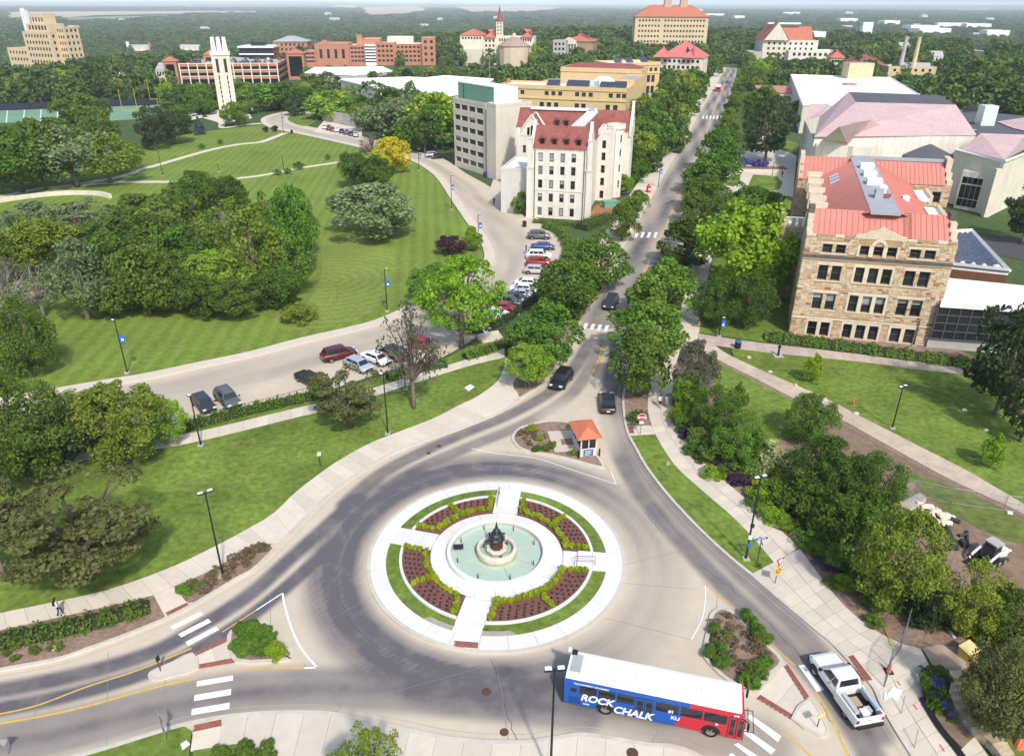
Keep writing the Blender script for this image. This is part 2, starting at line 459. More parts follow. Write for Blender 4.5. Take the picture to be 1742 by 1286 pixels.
def near_road():
 st=.25;x0,x1,y0,y1=-52,44,27.5,104
 xs=np.arange(x0,x1,st);ys=np.arange(y0,y1,st);nx,ny=len(xs),len(ys)
 X,Y=np.meshgrid(xs,ys);X,Y=X.ravel(),Y.ravel()
 P=np.array([(p.x,p.y)for p in ROADPOLY])
 ins=np.zeros(len(X),bool);j=len(P)-1
 for i in range(len(P)):
  c=((P[i,1]>Y)!=(P[j,1]>Y));d=P[j,1]-P[i,1]
  ins^=c&(X<(P[j,0]-P[i,0])*(Y-P[i,1])/(d if abs(d)>1e-9 else 1e-9)+P[i,0]);j=i
 A=ins.reshape(ny,nx);B=A.copy()
 for dy in(-3,-2,-1,0,1,2,3):
  for dx in(-3,-2,-1,0,1,2,3):B|=np.roll(np.roll(A,dy,0),dx,1)
 idx=-np.ones(len(X),int);keep=np.where(B.ravel())[0];idx[keep]=np.arange(len(keep))
 I=idx.reshape(ny,nx);q=np.stack([I[:-1,:-1],I[:-1,1:],I[1:,1:],I[1:,:-1]],-1).reshape(-1,4);q=q[(q>=0).all(1)]
 me=bpy.data.meshes.new('roundabout_road');me.from_pydata(np.c_[X[keep],Y[keep],np.zeros(len(keep))].tolist(),[],q.tolist())
 me.materials.append(M_road)
 at=me.attributes.new('wear','FLOAT','POINT');at.data.foreach_set('value',wear_at(X[keep],Y[keep]).astype('f'))
 return tag(mk('roundabout_road',me),'concrete roundabout carriageway with dark worn wheel lanes',kind='structure')
near_road()
# boulevard beyond, and the curving lower drive
def ribbon_road(name,Lp,Rp,n,label,tracks,z=.004,rows=14):
 Lq,Rq=resamp(Lp,n),resamp(Rp,n);V,Fc,wr=[],[],[]
 for i in range(n+1):
  for r in range(rows+1):
   t=r/rows;p=Lq[i].lerp(Rq[i],t);V.append((p.x,p.y,z))
   w=0
   for c,hw,dk in tracks:w=max(w,dk*max(0,min(1,1.6-abs(t-c)/hw)))
   wr.append(w*(0.8+.35*math.sin(i*.37)*math.sin(i*.11+r)))
 for i in range(n):
  for r in range(rows):a=i*(rows+1)+r;Fc.append((a,a+1,a+rows+2,a+rows+1))
 me=bpy.data.meshes.new(name);me.from_pydata(V,[],Fc);me.materials.append(M_road)
 at=me.attributes.new('wear','FLOAT','POINT');at.data.foreach_set('value',wr)
 return tag(mk(name,me),label,kind='structure')
BL=[(981,558),(1000,518),(1040,449),(1075,393),(1100,345),(1139,275),(1164,234),(1183,196),(1208,151),(1224,123),(1230,112)]
BR=[(1117,558),(1133,518),(1160,449),(1178,393),(1192,345),(1212,275),(1226,234),(1230,196),(1240,151),(1247,126),(1249,113)]
bl,br=gl(BL,6),gl(BR,6)
ribbon_road('boulevard',bl,br,150,'long grey boulevard running from the roundabout to the hilltop',[(.28,.2,.85),(.72,.2,.95),(.5,.5,.5)])
DL=[(-120,722),(20,692),(88,680),(182,663),(251,651),(345,630),(427,612),(517,587),(600,567),(655,551),(720,521),(775,495),(815,470),(836,448),(838,430),(828,408),(806,379),(778,341),(752,305),(728,286),(698,272),(640,258),(582,245),(520,232),(470,222),(450,213),(452,204),(480,196),(523,191)]
DR=[(-120,800),(20,765),(150,742),(230,725),(316,730),(440,698),(560,666),(660,633),(745,612),(830,562),(880,528),(905,500),(945,450),(962,420),(960,395),(925,378),(868,348),(830,318),(790,296),(752,272),(700,258),(640,240),(590,230),(540,222),(500,214),(488,209),(490,205),(505,201),(530,197)]
dl,dr=gl(DL,6),gl(DR,6)
ribbon_road('lower_drive',dl,dr,170,'pale concrete drive curving below the boulevard past parked cars',[(.2,.12,.30),(.42,.12,.34)],z=.006)
# walk on the upper side of the drive
band('drive_walk',offs(dl,.9),1.9,.0,.13,M_walk,'pale walk along the grassy side of the lower drive')
# --- raised land round the roundabout
Z1=.12
walk_w_out=gl([(-60,1068),(0,1053),(156,1019),(220,1000),(300,969),(369,935),(420,907),(465,880),(507,840),(560,799),(588,781),(629,758),(663,744),(706,727),(741,713),(784,690),(806,680),(830,664),(846,650),(858,626),(858,611)],5)
# lawn west of the roundabout
up_lo=[(40,812),(110,800),(173,785),(321,761),(500,716),(588,694),(662,669),(793,626),(858,610)]
up_hi=[(40,798),(110,786),(168,771),(321,744),(500,700),(586,679),(652,658),(776,619),(858,594)]
uplo,uphi=gl(up_lo,5),gl(up_hi,5)
region('west_lawn',walk_w_out+uplo[::-1]+[G(-60,830)],-.1,Z1,M_grass,'green lawn between the curving walk and the straight path')
region('drive_verge',uphi+gl([(868,575),(800,590),(745,618),(660,640),(560,672),(440,705),(316,737),(230,733),(150,750),(20,775)]),-.1,Z1-.01,M_grass,'narrow grass verge with a hedge beside the lower drive')
slabs('straight_path',uphi,uplo,42,1,Z1+.02,M_walk,'straight concrete path crossing the west lawn')
# walk along the west kerb
wk_in=gl([(-60,1097),(0,1082),(151,1047),(265,1019),(300,1003),(352,981),(383,964),(412,945),(434,931),(455,928),(472,934),(491,917),(526,881),(560,846),(606,812),(663,777),(720,753),(786,731),(853,702),(884,678),(872,658),(879,644),(893,620)],5)
slabs('west_walk',walk_w_out,wk_in,48,1,Z1+.02,M_walk,'wide concrete walk curving along the west kerb of the roundabout')
# beds
bed1=gl([(-60,1097),(0,1082),(151,1047),(265,1019),(284,1050),(281,1058),(220,1084),(156,1108),(101,1127),(0,1147),(-60,1162)])
region('hedge_bed',bed1,-.1,Z1-.03,M_mulch,'mulched bed under the long hedge at the kerb')
bed2=gl([(300,1003),(352,981),(383,964),(412,945),(434,931),(450,927),(462,931),(466,938),(455,950),(434,970),(403,988),(370,1009),(336,1029),(320,1029)])
region('grass_bed',bed2,-.1,Z1-.02,M_mulch,'lens-shaped bed of dry grasses beside the walk')
ramp=gl([(265,1019),(299,1004),(327,1035),(286,1057)])
region('kerb_ramp',ramp,-.1,Z1-.02,M_walk,'small concrete ramp from the walk to the crossing')
def bricks(poly,nu,nv,z,name,parent=None,label=None):
 """red paving pad made of single bricks between four corners"""
 q=[G(*p)for p in poly]
 root=tag(MB().face([(p.x,p.y,z-.012)for p in q]).build(name,M_walkbase),label,kind='structure')
 if root.data.polygons[0].normal.z<0:root.data.flip_normals()
 for i in range(nu):
  for j in range(nv):
   o=.5*(j%2)/nu
   a0,a1=min(1,max(0,i/nu+o)),min(1,(i+1)/nu+o)
   if a1-a0<.3/nu:continue
   f=lambda a,b:q[0].lerp(q[1],a).lerp(q[3].lerp(q[2],a),b)
   p=[f(a0,j/nv),f(a1,j/nv),f(a1,(j+1)/nv),f(a0,(j+1)/nv)]
   c=sum(p,Vector())/4
   MB().prism([((s.x-c.x)*.93,(s.y-c.y)*.93)for s in p],-.04,0).build('paver',M_redpad,root,(c.x,c.y,z+RN.uniform(-.004,.004)))
bricks([(285,1049),(322,1031),(326,1037),(289,1056)],10,3,Z1+.005,'tactile_pad',label='red paver pad on the ramp below the west walk')
# kerb line objects
M_kj=pm('kerb_face',(.40,.36,.30),.9,.15,2)
band('west_kerb',kw[:-8],.28,-.05,.15,M_kerb,'pale concrete kerb along the west side',side=-.4)
band('east_kerb',ke,.28,-.05,.15,M_kerb,'pale concrete kerb along the east side',side=.4)
band('south_kerb',ks,.30,-.05,.15,M_kerb,'pale concrete kerb along the south side',side=-.4)
# gutter line along kerbs (formed separately, darker joint)
for nm,kk,sd in(('west',kw[:-8],-1),('east',ke,-1),('south',ks,1)):
 band(nm+'_gutter_joint',offs(kk,sd*.62),.05,0,.005,M_kj,'thin joint between gutter and carriageway on the %s side'%nm)
 # south apron
south=gl([(380,1226),(438,1219),(498,1216),(560,1217),(612,1226),(685,1241),(757,1256),(829,1263),(902,1263),(960,1254),(1006,1250),(1104,1265),(1148,1268),(1192,1283),(1235,1311),(1260,1351)])
slabs('south_apron',south,gl([(372,1276),(438,1290),(560,1310),(700,1360),(902,1380),(1006,1380),(1148,1400),(1235,1400),(1290,1400)]),19,1,Z1+.02,M_walk,'broad concrete apron along the south kerb',gap=.03)
region('south_lawn',gl([(-80,1351),(60,1313),(162,1287),(260,1256),(318,1242),(332,1250),(328,1283),(330,1360),(60,1420)]),-.1,Z1,M_grass,'corner of lawn at the lower left edge')
region('south_planting',gl([(335,1283),(400,1272),(478,1266),(486,1280),(500,1330),(330,1340)]),-.1,Z1+.015,M_grass,'patch of low green planting in the south apron')
slabs('south_ramp',gl([(336,1239),(330,1284)]),gl([(383,1227),(378,1276)]),2,1,Z1+.03,M_walk,'short concrete ramp at the south end of the crossing')
bricks([(336,1240),(382,1230),(383,1241),(334,1252)],11,3,Z1+.04,'tactile_pad',label='red paver pad at the south end of the crossing')
# splitter islands
def island(name,px,label,mat,z=Z1,kerbw=.3,n=4):
 p=gl(px,n,True)
 a=sum(p[i].x*p[(i+1)%len(p)].y-p[(i+1)%len(p)].x*p[i].y for i in range(len(p)))
 if a<0:p=p[::-1]
 inner=offs(p,kerbw,True);B=MB();n_=len(p)
 for i in range(n_):
  q=[p[i],p[(i+1)%n_],inner[(i+1)%n_],inner[i]]
  B.hexa([(s.x,s.y,-.05)for s in q],[(s.x,s.y,z+.03)for s in q])
 tag(B.build(name+'_kerb',M_kerb),'kerb ring of the '+label,kind='structure')
 region(name,inner,-.05,z,mat,label)
 return inner
isl_w=island('west_island',[(391,1087),(412,1070),(441,1063),(462,1064),(482,1088),(505,1113),(501,1124),(488,1129),(404,1131)],'planted splitter island beside the left crossing',M_mulch,n=3)
island('west_nose',[(332,1116),(343,1142),(300,1157),(272,1164),(258,1160),(258,1152),(270,1144),(300,1131)],'bare concrete nose of the left splitter island',M_walk,kerbw=.22,n=2)
isl_n=island('booth_island',[(871,747),(876,736),(890,726),(922,718),(950,716),(978,721),(1000,740),(1017,771),(1030,791),(1025,796),(1009,793),(972,783),(935,775),(897,769),(879,760)],'mulched triangular island around the ticket booth',M_mulch)
isl_e=island('east_island',[(1198,1107),(1207,1063),(1212,1042),(1227,1031),(1245,1035),(1264,1048),(1300,1084),(1337,1122),(1313,1150),(1289,1178),(1241,1156),(1212,1131),(1201,1117)],'planted splitter island between the bus and the truck',M_mulch,n=3)
island('east_nose',[(1381,1184),(1350,1219),(1400,1250),(1414,1247),(1416,1238),(1405,1215)],'bare concrete nose of the right splitter island',M_walk,kerbw=.22,n=2)
slabs('island_crossing',gl([(336,1118),(391,1090)]),gl([(344,1141),(403,1131)]),2,1,.03,M_walk,'flush slabs cutting through the left splitter island')
slabs('island_crossing',gl([(1339,1126),(1380,1183)]),gl([(1291,1180),(1350,1219)]),2,1,.03,M_walk,'flush slabs cutting through the right splitter island')
bricks([(335,1115),(390,1088),(392,1095),(337,1121)],13,3,.05,'tactile_pad',label='upper red paver strip in the left splitter island')
bricks([(342,1135),(403,1123),(404,1131),(343,1142)],13,3,.05,'tactile_pad',label='lower red paver strip in the left splitter island')
bricks([(1337,1130),(1344,1126),(1381,1180),(1373,1186)],3,15,.05,'tactile_pad',label='red paver strip in the right splitter island nearer the truck')
bricks([(1292,1185),(1298,1178),(1354,1212),(1349,1219)],3,15,.05,'tactile_pad',label='red paver strip in the right splitter island nearer the bus')
# east side: strip lawn, sidewalk, planting
e_left=gl([(1107,640),(1104,662),(1102,693),(1106,714),(1115,738),(1147,788),(1192,830),(1245,875),(1285,915),(1320,956)],5)
e_right=gl([(1146,640),(1144,662),(1143,688),(1152,719),(1174,754),(1208,791),(1245,825),(1285,859),(1324,894),(1361,928)],5)
slabs('east_walk',e_left,e_right,34,2,Z1+.02,M_walk,'curving concrete walk with fine joints on the east side')
# lower part widens to the kerb
k_low=[(1282,974),(1332,1018),(1389,1065),(1416,1087),(1452,1124),(1489,1163),(1503,1192),(1526,1232),(1556,1279),(1600,1349)]
r_low=[(1363,930),(1390,967),(1428,1015),(1469,1053),(1500,1073),(1540,1092),(1569,1098),(1600,1160),(1650,1230),(1700,1300)]
slabs('corner_walk',gl(k_low,5),gl(r_low,5),19,3,Z1+.02,M_walk,'wide jointed concrete walk at the lower right corner')
region('strip_lawn',gl([(1074,741),(1114,738)])+gl([(1147,788),(1192,830),(1245,875),(1285,915),(1320,956),(1283,974)],4)+gl([(1245,946),(1192,898),(1139,842),(1102,795),(1082,761)],4),-.1,Z1,M_grass,'narrow strip of grass between kerb and east walk')
region('sign_bed',gl([(1066,722),(1107,722),(1102,693),(1103,662),(1108,640),(1120,600),(1125,560),(1120,556),(1093,597),(1069,646),(1061,672),(1062,700)]),-.1,Z1-.01,M_mulch,'mulched bed with low shrubs behind the stop sign')
region('stop_ramp',gl([(1067,724),(1108,723),(1115,738),(1073,740)]),-.1,Z1+.01,M_walk,'small concrete ramp beside the stop sign')
bricks([(1067,725),(1077,725),(1080,737),(1071,737)],4,6,Z1+.022,'tactile_pad',label='red paver pad beside the stop sign')
bricks([(1446,1114),(1455,1111),(1488,1153),(1474,1156)],4,14,Z1+.045,'tactile_pad',label='red paver strip on the walk beside the white truck')
# land right of the walk
PB_hi=[(1210,580),(1236,600),(1310,634),(1395,670),(1469,707),(1579,762),(1653,799),(1742,851),(1850,910)]
PB_lo=[(1178,585),(1200,600),(1280,640),(1358,679),(1424,707),(1505,751),(1616,810),(1742,868),(1850,930)]
pbh,pbl=gl(PB_hi,5),gl(PB_lo,5)
erq=gl([(1146,620),(1144,662),(1143,688),(1152,719),(1174,754),(1208,791),(1245,825),(1285,859),(1324,894),(1361,928),(1390,967),(1428,1015),(1469,1053),(1500,1073),(1540,1092),(1569,1098),(1600,1120),(1742,1150),(1860,1180)],4)
region('shrub_bank',erq+pbl[::-1],-.1,Z1-.04,M_mulch,'mulched bank of shrubs and saplings right of the walk')
region('bank_grass',gl([(1215,615),(1280,645),(1358,684),(1390,698),(1395,720),(1350,745),(1300,740),(1265,710),(1235,680),(1212,640)],3,True),-.1,Z1,M_grass,'grassy pocket behind the shrubs below the diagonal path')
region('worn_ground',gl([(1400,705),(1424,712),(1505,756),(1616,815),(1742,873),(1790,905),(1740,1010),(1640,930),(1560,860),(1500,815),(1430,760)],3,True),-.1,Z1-.015,M_soil,'bare worn ground at the building site')
region('site_grass',gl([(1545,800),(1620,822),(1742,880),(1742,920),(1650,885),(1580,840)],3,True),-.1,Z1-.003,M_rough,'thin rough grass by the wire fence')
slabs('diagonal_path',pbh,pbl,40,1,Z1+.03,pm('old_walk',(.50,.41,.31),.9,.16,.8,.1,.2,bump=.2,obj=.05),'sandy diagonal path running down to the right')
pah=gl([(1185,566),(1230,573),(1300,582),(1424,595),(1549,610),(1640,621),(1780,640)],4)
pal=gl([(1190,582),(1230,588),(1300,597),(1455,611),(1560,624),(1640,632),(1780,652)],4)
slabs('hall_path',pah,pal,38,1,Z1+.04,pm('pink_walk',(.47,.38,.32),.9,.12,.8,.08,.2,bump=.2,obj=.06),'straight path in front of the sandstone hall')
region('hall_lawn',pal[5:]+pbh[6:][::-1],-.1,Z1+.005,M_grass,'open lawn between the hall path and the diagonal path')
region('hall_bed',gl([(1300,575),(1424,588),(1549,603),(1640,616),(1700,620),(1600,578),(1345,560)]),-.1,Z1+.01,M_mulch,'planting bed at the foot of the sandstone hall')
region('hall_grove',gl([(1180,562),(1300,577),(1345,568),(1350,500),(1345,420),(1340,330),(1260,330),(1200,380),(1170,470),(1165,545)]),-.1,Z1-.02,M_grass,'shaded grass under the trees left of the hall')
band('grove_walk',gl([(1165,585),(1172,545),(1184,480),(1200,420),(1232,360),(1260,310),(1296,235),(1315,200),(1296,150)],5),3.2,-.05,Z1+.03,M_walk,'walk under the boulevard trees')
slabs('plaza_walk',gl([(1140,648),(1155,600),(1165,575),(1185,560)]),gl([(1108,652),(1128,600),(1150,570),(1168,552)]),7,1,Z1+.025,M_walk,'paved junction of walks under the trees')
# boulevard verges
region('blvd_verge',offs(bl,0)[8:]+offs(bl,5.5)[8:][::-1],-.1,.10,M_walk,'pale walk along the left side of the boulevard')
region('tree_verge',gl([(886,676),(872,658),(879,644),(896,620),(920,590),(960,540),(990,490),(1035,430),(1040,449),(1000,517),(978,561),(954,604),(937,632),(921,652)]),-.1,Z1+.01,M_mulch,'mulched verge under the trees left of the boulevard')
# upper lawns
dlp=offs(dl,2.0)
hill=[p for p in dlp]
big=hill[:150]+gl([(430,218),(300,235),(235,262),(-40,330),(-300,400),(-300,700)])
_d=(G(470,255)-G(440,285)).normalized();M_lawnS=striped('mown_lawn',(.160,.225,.037),math.atan2(-_d.x,-_d.y),1.15)
region('great_lawn',big,-.1,.02,M_lawnS,'great sloping lawn with diagonal mowing stripes')
M_lawnR=striped('mown_rings',(.190,.245,.050),0,.9,ring=(G(560,480).x,G(560,480).y))
region('mown_hollow',gl([(470,560),(560,560),(640,525),(668,470),(665,430),(620,405),(550,410),(545,470),(520,520)],5,True),-.05,.035,M_lawnR,'pale hollow of lawn mown in rings')
for nm,pts,w in(('campanile_path',[(120,322),(141,318),(197,308),(232,296),(270,285),(313,272),(359,259),(404,250),(440,246),(462,238),(482,230)],2.2),('hill_path',[(400,308),(440,303),(506,290),(579,278),(620,270)],1.7),('lake_path',[(-60,356),(0,343),(62,329),(138,321),(214,316),(300,315)],2.6),('tower_path',[(345,205),(372,213),(375,222),(410,217),(440,214)],2.2)):
 band(nm,gl(pts,4),w,-.05,.07,M_walk,{'campanile_path':'pale path winding up the lawn towards the bell tower','hill_path':'short straight path across the upper lawn','lake_path':'pale path at the left above the wood','tower_path':'forked path at the foot of the bell tower'}[nm])
region('tower_plaza',gl([(345,200),(372,190),(415,190),(425,205),(390,212),(360,210)]),-.05,.06,M_walk,'pale paved plaza round the bell tower')
region('tower_road_island',gl([(485,205),(500,199),(530,197),(545,200),(520,218),(495,213)],3,True),-.05,.1,M_grass,'grass wedge inside the bend of the drive')
region('drive_yard',gl([(830,325),(836,306),(868,312),(892,340),(890,370),(912,378),(935,388),(962,398),(958,420),(905,372),(868,352)]),-.05,.012,M_walk,'concrete yard between the drive and the white hall')
region('drive_apron',gl([(530,228),(548,208),(612,222),(612,236)]),-.05,.012,M_walk,'parking apron beyond the bend of the drive')
# hall forecourt lawns, right of the boulevard
region('court_paving',gl([(1222,330),(1240,275),(1262,255),(1330,250),(1352,262),(1345,345),(1290,350)]),-.05,.05,M_walk,'paved forecourt beside the sandstone hall')
region('court_lawn',gl([(1232,312),(1240,296),(1318,297),(1324,318),(1290,322)],2,True),-.05,.12,M_grass,'small rectangular lawn in the forecourt')
region('court_lawn',gl([(1318,345),(1330,335),(1345,332),(1343,372),(1320,380)],2,True),-.05,.12,M_grass,'strip of lawn beside the left wall of the sandstone hall')
region('court_lawn',gl([(1322,236),(1352,240),(1352,256),(1326,252)],2,True),-.05,.12,M_grass,'small lawn near the pink-roofed hall')
region('side_street',gl([(1625,395),(1800,400),(1900,420),(1900,470),(1640,415)]),-.05,.03,pm('asphalt',(.075,.072,.078),.9,.2,2,.1,.2),'dark asphalt street beyond the sandstone hall')
# --- paint
def paint(name,polys,m,label,z=.009):
 root=None
 for k,q in enumerate(polys):
  o=sheet(name,gl(q),z,m,label);
def c2(q,ox,oy,s):return[(ox+x/s,oy+y/s)for x,y in q]
A_,B_=(260,980,4.203),(1180,970,4.07)
for k,q in enumerate([[(140,380),(355,272),(375,295),(160,403)],[(195,435),(410,322),(435,345),(220,457)],[(250,490),(470,375),(490,400),(270,517)]]):
 sheet('crosswalk_stripe',gl(c2(q,*A_)),.01,M_paintw,'%s white bar of the upper left crossing'%('far','middle','near')[k])
for k,q in enumerate([[(335,770),(592,725),(592,762),(332,808)],[(318,868),(580,822),(578,865),(313,912)],[(300,968),(570,920),(567,965),(295,1012)]]):
 sheet('crosswalk_stripe',gl(c2(q,*A_)),.01,M_paintw,'%s white bar of the lower left crossing'%('far','middle','near')[k])
for k,q in enumerate([[(385,1000),(410,980),(630,1130),(605,1172)],[(350,1100),(380,1080),(590,1225),(560,1258)],[(300,1190),(330,1180),(510,1296),(450,1300)],[(265,1262),(290,1250),(400,1330),(350,1345)]]):
 sheet('crosswalk_stripe',gl(c2(q,*B_)),.01,M_paintw,'%s white bar of the crossing in front of the bus'%('first','second','third','fourth')[k])
for k,q in enumerate([[(742,640),(785,634),(922,808),(872,822)],[(900,640),(935,610),(1060,790),(1010,810)]]):
 sheet('crosswalk_stripe',gl(c2(q,*B_)),.01,M_paintw,'%s white bar of the crossing beside the truck'%('left','right')[k])
def cwb(pts,hw,hh,lab):
 for k,(x,y)in enumerate(pts):
  sheet('crosswalk_stripe',gl([(x-hw,y+hh),(x+hw*.5,y+hh),(x+hw*1.5,y-hh),(x+hw*.0,y-hh)]),.012,M_paintw,'%s white bar of the %s'%(('first','second','third','fourth','fifth','sixth','seventh')[k],lab))
cwb([(994,554),(1006,555),(1018,556),(1030,557)],4,5,'boulevard crossing nearest the roundabout')
cwb([(1080,398),(1090,398),(1101,398),(1112,398)],3.2,4.5,'second boulevard crossing')
cwb([(1192,197),(1198,197),(1204,197),(1210,197),(1216,197),(1222,197)],1.6,3,'far boulevard crossing')
LN=[('white',[(484,1012),(487,1030),(494,1055),(506,1087),(522,1113),(544,1138)],.16),('white',[(484,1012),(440,1041)],.12),('white',[(544,1138),(522,1139)],.14),('yellow',[(522,1139),(450,1140),(404,1146)],.13),('yellow',[(440,1041),(382,1079)],.12),('yellow',[(330,1107),(245,1143),(150,1175),(60,1209),(-40,1230)],.14),('yellow',[(341,1157),(250,1179),(150,1208),(60,1228),(-40,1245)],.18),('white',[(1203,990),(1203,1020),(1198,1050),(1180,1085)],.08),('yellow',[(1203,990),(1227,1012),(1270,1045),(1318,1093),(1357,1128)],.12),('yellow',[(1392,1172),(1412,1205),(1432,1245),(1450,1285),(1462,1320)],.16),('yellow',[(1338,1243),(1365,1263),(1392,1290)],.15),('yellow',[(1258,1196),(1282,1204)],.12),('white',[(802,763),(850,772),(912,779),(980,800),(1050,822)],.08),('white',[(1050,822),(1040,800)],.08),('yellow',[(1027,578),(1018,610),(1004,640)],.16),('yellow',[(1031,578),(1022,610),(1009,640)],.16),('yellow',[(1018,772),(1032,792),(1044,812)],.12)]
for k,(c,q,w)in enumerate(LN):
 band('%s_road_line'%c,gl(q,5),w,0,.0085,M_paintw if c=='white' else M_painty,'%s painted line %s'%(c,['on the give-way edge of the left splitter','on the upper edge of the left splitter','ending at the tip of the left splitter','below the left planted island','above the left planted island','along the upper left lane','along the lower left lane','on the give-way edge of the right splitter','beside the right planted island','curving past the parked truck','below the right nose','in front of the bus','across the entry beside the booth island','at the tip of the booth island','left of the pair in the boulevard centre','right of the pair in the boulevard centre','beside the booth island'][k]))
cl=resamp([a.lerp(b,.5)for a,b in zip(resamp(bl,80),resamp(br,80))],80)
band('yellow_road_line',cl[2:60],.22,0,.0095,M_painty,'faded yellow centre line of the boulevard')
band('yellow_road_line',cr([a.lerp(b,.40)for a,b in zip(resamp(dl,100),resamp(dr,100))],2)[70:140],.16,0,.0105,M_painty,'yellow centre line in the bend of the lower drive')
# slab joints in the carriageway
M_joint=pm('road_joint',(.24,.21,.18),.9,.1,2)
JN=[[(283,1000+120),(289,1230)],[(188,1115),(187,1275)],[(70,1190),(55,1286)],[(560,1216),(585,1205),(545,1165),(520,1130)],[(462,1011),(465,1075)],[(845,1120),(858,1180),(870,1262)],[(1226,985),(1222,1030)],[(640,1015),(560,1060)],[(1110,1268),(1125,1240)],[(866,765),(855,790),(850,815)],[(660,776),(700,802)],[(606,812),(650,842)],[(720,752),(745,765)],[(825,1135),(650,1185)],[(905,745),(880,790)],[(1040,830),(1095,812)],[(1060,960),(1200,925)],[(1063,990),(1190,1000)],[(1240,1156),(1180,1215)],[(1035,1050),(1180,1085)]]
for k,q in enumerate(JN):
 band('slab_joint',gl(q,3),.035,0,.0075,M_joint,'thin dark joint between carriageway slabs',kind='structure')
r_=random.Random(31)
for k,q in enumerate([[(1112,850),(1135,880),(1165,915)],[(1195,960),(1230,985),(1262,1012)],[(1290,1035),(1330,1075),(1372,1118)],[(842,1120),(852,1160),(868,1210),(884,1262)],[(575,1010),(600,1060),(650,1105)],[(1100,870),(1130,905)],[(1400,1190),(1430,1240),(1450,1280)],[(660,800),(720,780)]]):
 p=[v+Vector((r_.uniform(-.12,.12),r_.uniform(-.12,.12),0))for v in resamp(gl(q,3),14)]
 band('road_crack',p,.05,0,.0068,pm('crack_seal',(.10,.092,.09),.9,.2,4),'thin irregular sealed crack in the carriageway')
 # manholes
for(x,y,r)in((832,1177,.33),(863,1245,.30),(1081,1281,.38),(730,772,.25),(748,760,.25)):
 p=G(x,y);b=MB();b.lathe([(r,0),(r,.012),(r*.9,.02),(r*.2,.02)],20,(0,0,0))
 o=b.build('manhole_cover',pm('rusty_iron',(.10,.05,.035),.8,.3,5),None,(p.x,p.y,.002 if y<1270 else Z1+.02))
 tag(o,{832:'dark manhole cover in the lane south of the fountain',863:'small brown manhole cover near the south kerb',1081:'rust brown manhole cover on the south apron',730:'left drain lid in the lane north-west of the fountain',748:'right drain lid in the lane north-west of the fountain'}[x],'manhole cover')
 # distant fields
M_field=pm('dry_field',(.42,.33,.24),.95,.12,.01,.1,.003)
M_gfield=pm('green_field',(.17,.24,.09),.95,.12,.01)
FD=[([(0,29),(120,27),(330,24),(440,24),(440,28),(300,31),(150,36),(0,42)],M_field,'long tan field below the left skyline'),([(100,38),(160,33),(300,29),(320,33),(140,46),(90,45)],M_gfield,'pale green field below the left skyline'),([(608,16),(700,13),(730,20),(690,28),(612,31)],M_field,'tan field beyond the brick union building'),([(770,13),(900,11),(960,14),(900,22),(790,24)],M_field,'tan field beyond the museum tower'),([(330,48),(420,40),(425,44),(340,52)],M_field,'thin pale field strip in the left woods'),([(1620,9),(1680,8),(1672,13),(1630,14)],M_gfield,'pale green field below the right skyline'),([(560,13),(600,12),(600,16),(565,17)],M_field,'small tan field on the far plain')]
FIELDS=[]
for q,m,lab in FD:
 P=[GT(*p)for p in q];FIELDS.append(P)
 b=MB().face([(p.x,p.y,p.z+1.0)for p in P]);o=b.build('field',m)
 if o.data.polygons[0].normal.z<0:o.data.flip_normals()
 tag(o,lab,kind='structure')
 # ================================================================== BUILDINGS
M_glass=pm('window_glass',(.016,.019,.024),.12,.2,3,spec=.55,obj=.6)
M_frame=pm('window_frame',(.11,.10,.09),.6,.1,3)
M_framew=pm('window_frame_pale',(.62,.60,.55),.6,.1,3)
M_blind=pm('window_blind',(.25,.29,.27),.8,.1,3,obj=.4)
M_lime=pm('limestone',(.66,.60,.48),.85,.12,1.6,.10,.13,bump=.25,bscale=5,streak=.14)
M_lime2=pm('pale_limestone',(.70,.65,.56),.85,.10,1.6,.07,.12,bump=.15,bscale=5,streak=.16)
M_modern=pm('cast_stone_panel',(.60,.54,.45),.8,.07,1.7,.06,.15,bump=.1,streak=.12)
M_tan=pm('tan_limestone',(.62,.49,.30),.85,.09,.5,.10,.1,bump=.15)
M_yellow=pm('buff_brick',(.64,.46,.235),.85,.08,.9,.07,.2,bump=.1)
M_brick=pm('red_brick',(.44,.20,.12),.85,.12,1.0,.08,.2,bump=.1)
M_whiteroof=pm('white_membrane',(.80,.79,.76),.7,.06,.5,.09,.12)
M_greyroof=pm('grey_roof',(.36,.37,.38),.7,.08,.6,.08,.15)
M_darkroof=pm('gravel_roof',(.10,.105,.115),.9,.15,2,.1,.2)
M_redtile=pm('clay_tile',(.26,.085,.068),.8,.25,1.6,.15,.3,bump=.7,bscale=6,streak=.15)
M_redmetal=pm('red_metal_roof',(.56,.215,.165),.5,.05,.6,.06,.2,spec=.35)
M_pink=pm('faded_pink_tile',(.54,.385,.37),.8,.14,1.8,.10,.25,bump=.5,bscale=6,streak=.10)
M_rsfar=pm('far_red_roof',(.46,.15,.095),.8,.1,.4)
M_conc=pm('grey_concrete',(.42,.40,.37),.85,.12,.8,.1,.15)
M_green=pm('green_panel',(.16,.31,.22),.6,.05,.6)
M_metalw=pm('pale_metal_panel',(.62,.70,.69),.5,.05,.6)
M_black=pm('black_metal',(.018,.018,.02),.45,.1,3)
M_wood=pm('brown_cladding',(.16,.07,.035),.7,.25,2)
M_wht=pm('white_stone',(.80,.79,.75),.7,.04,.6)
M_solar=pm('solar_cell',(.055,.065,.10),.2,.1,3,spec=.5,obj=.15)
WMESH={}
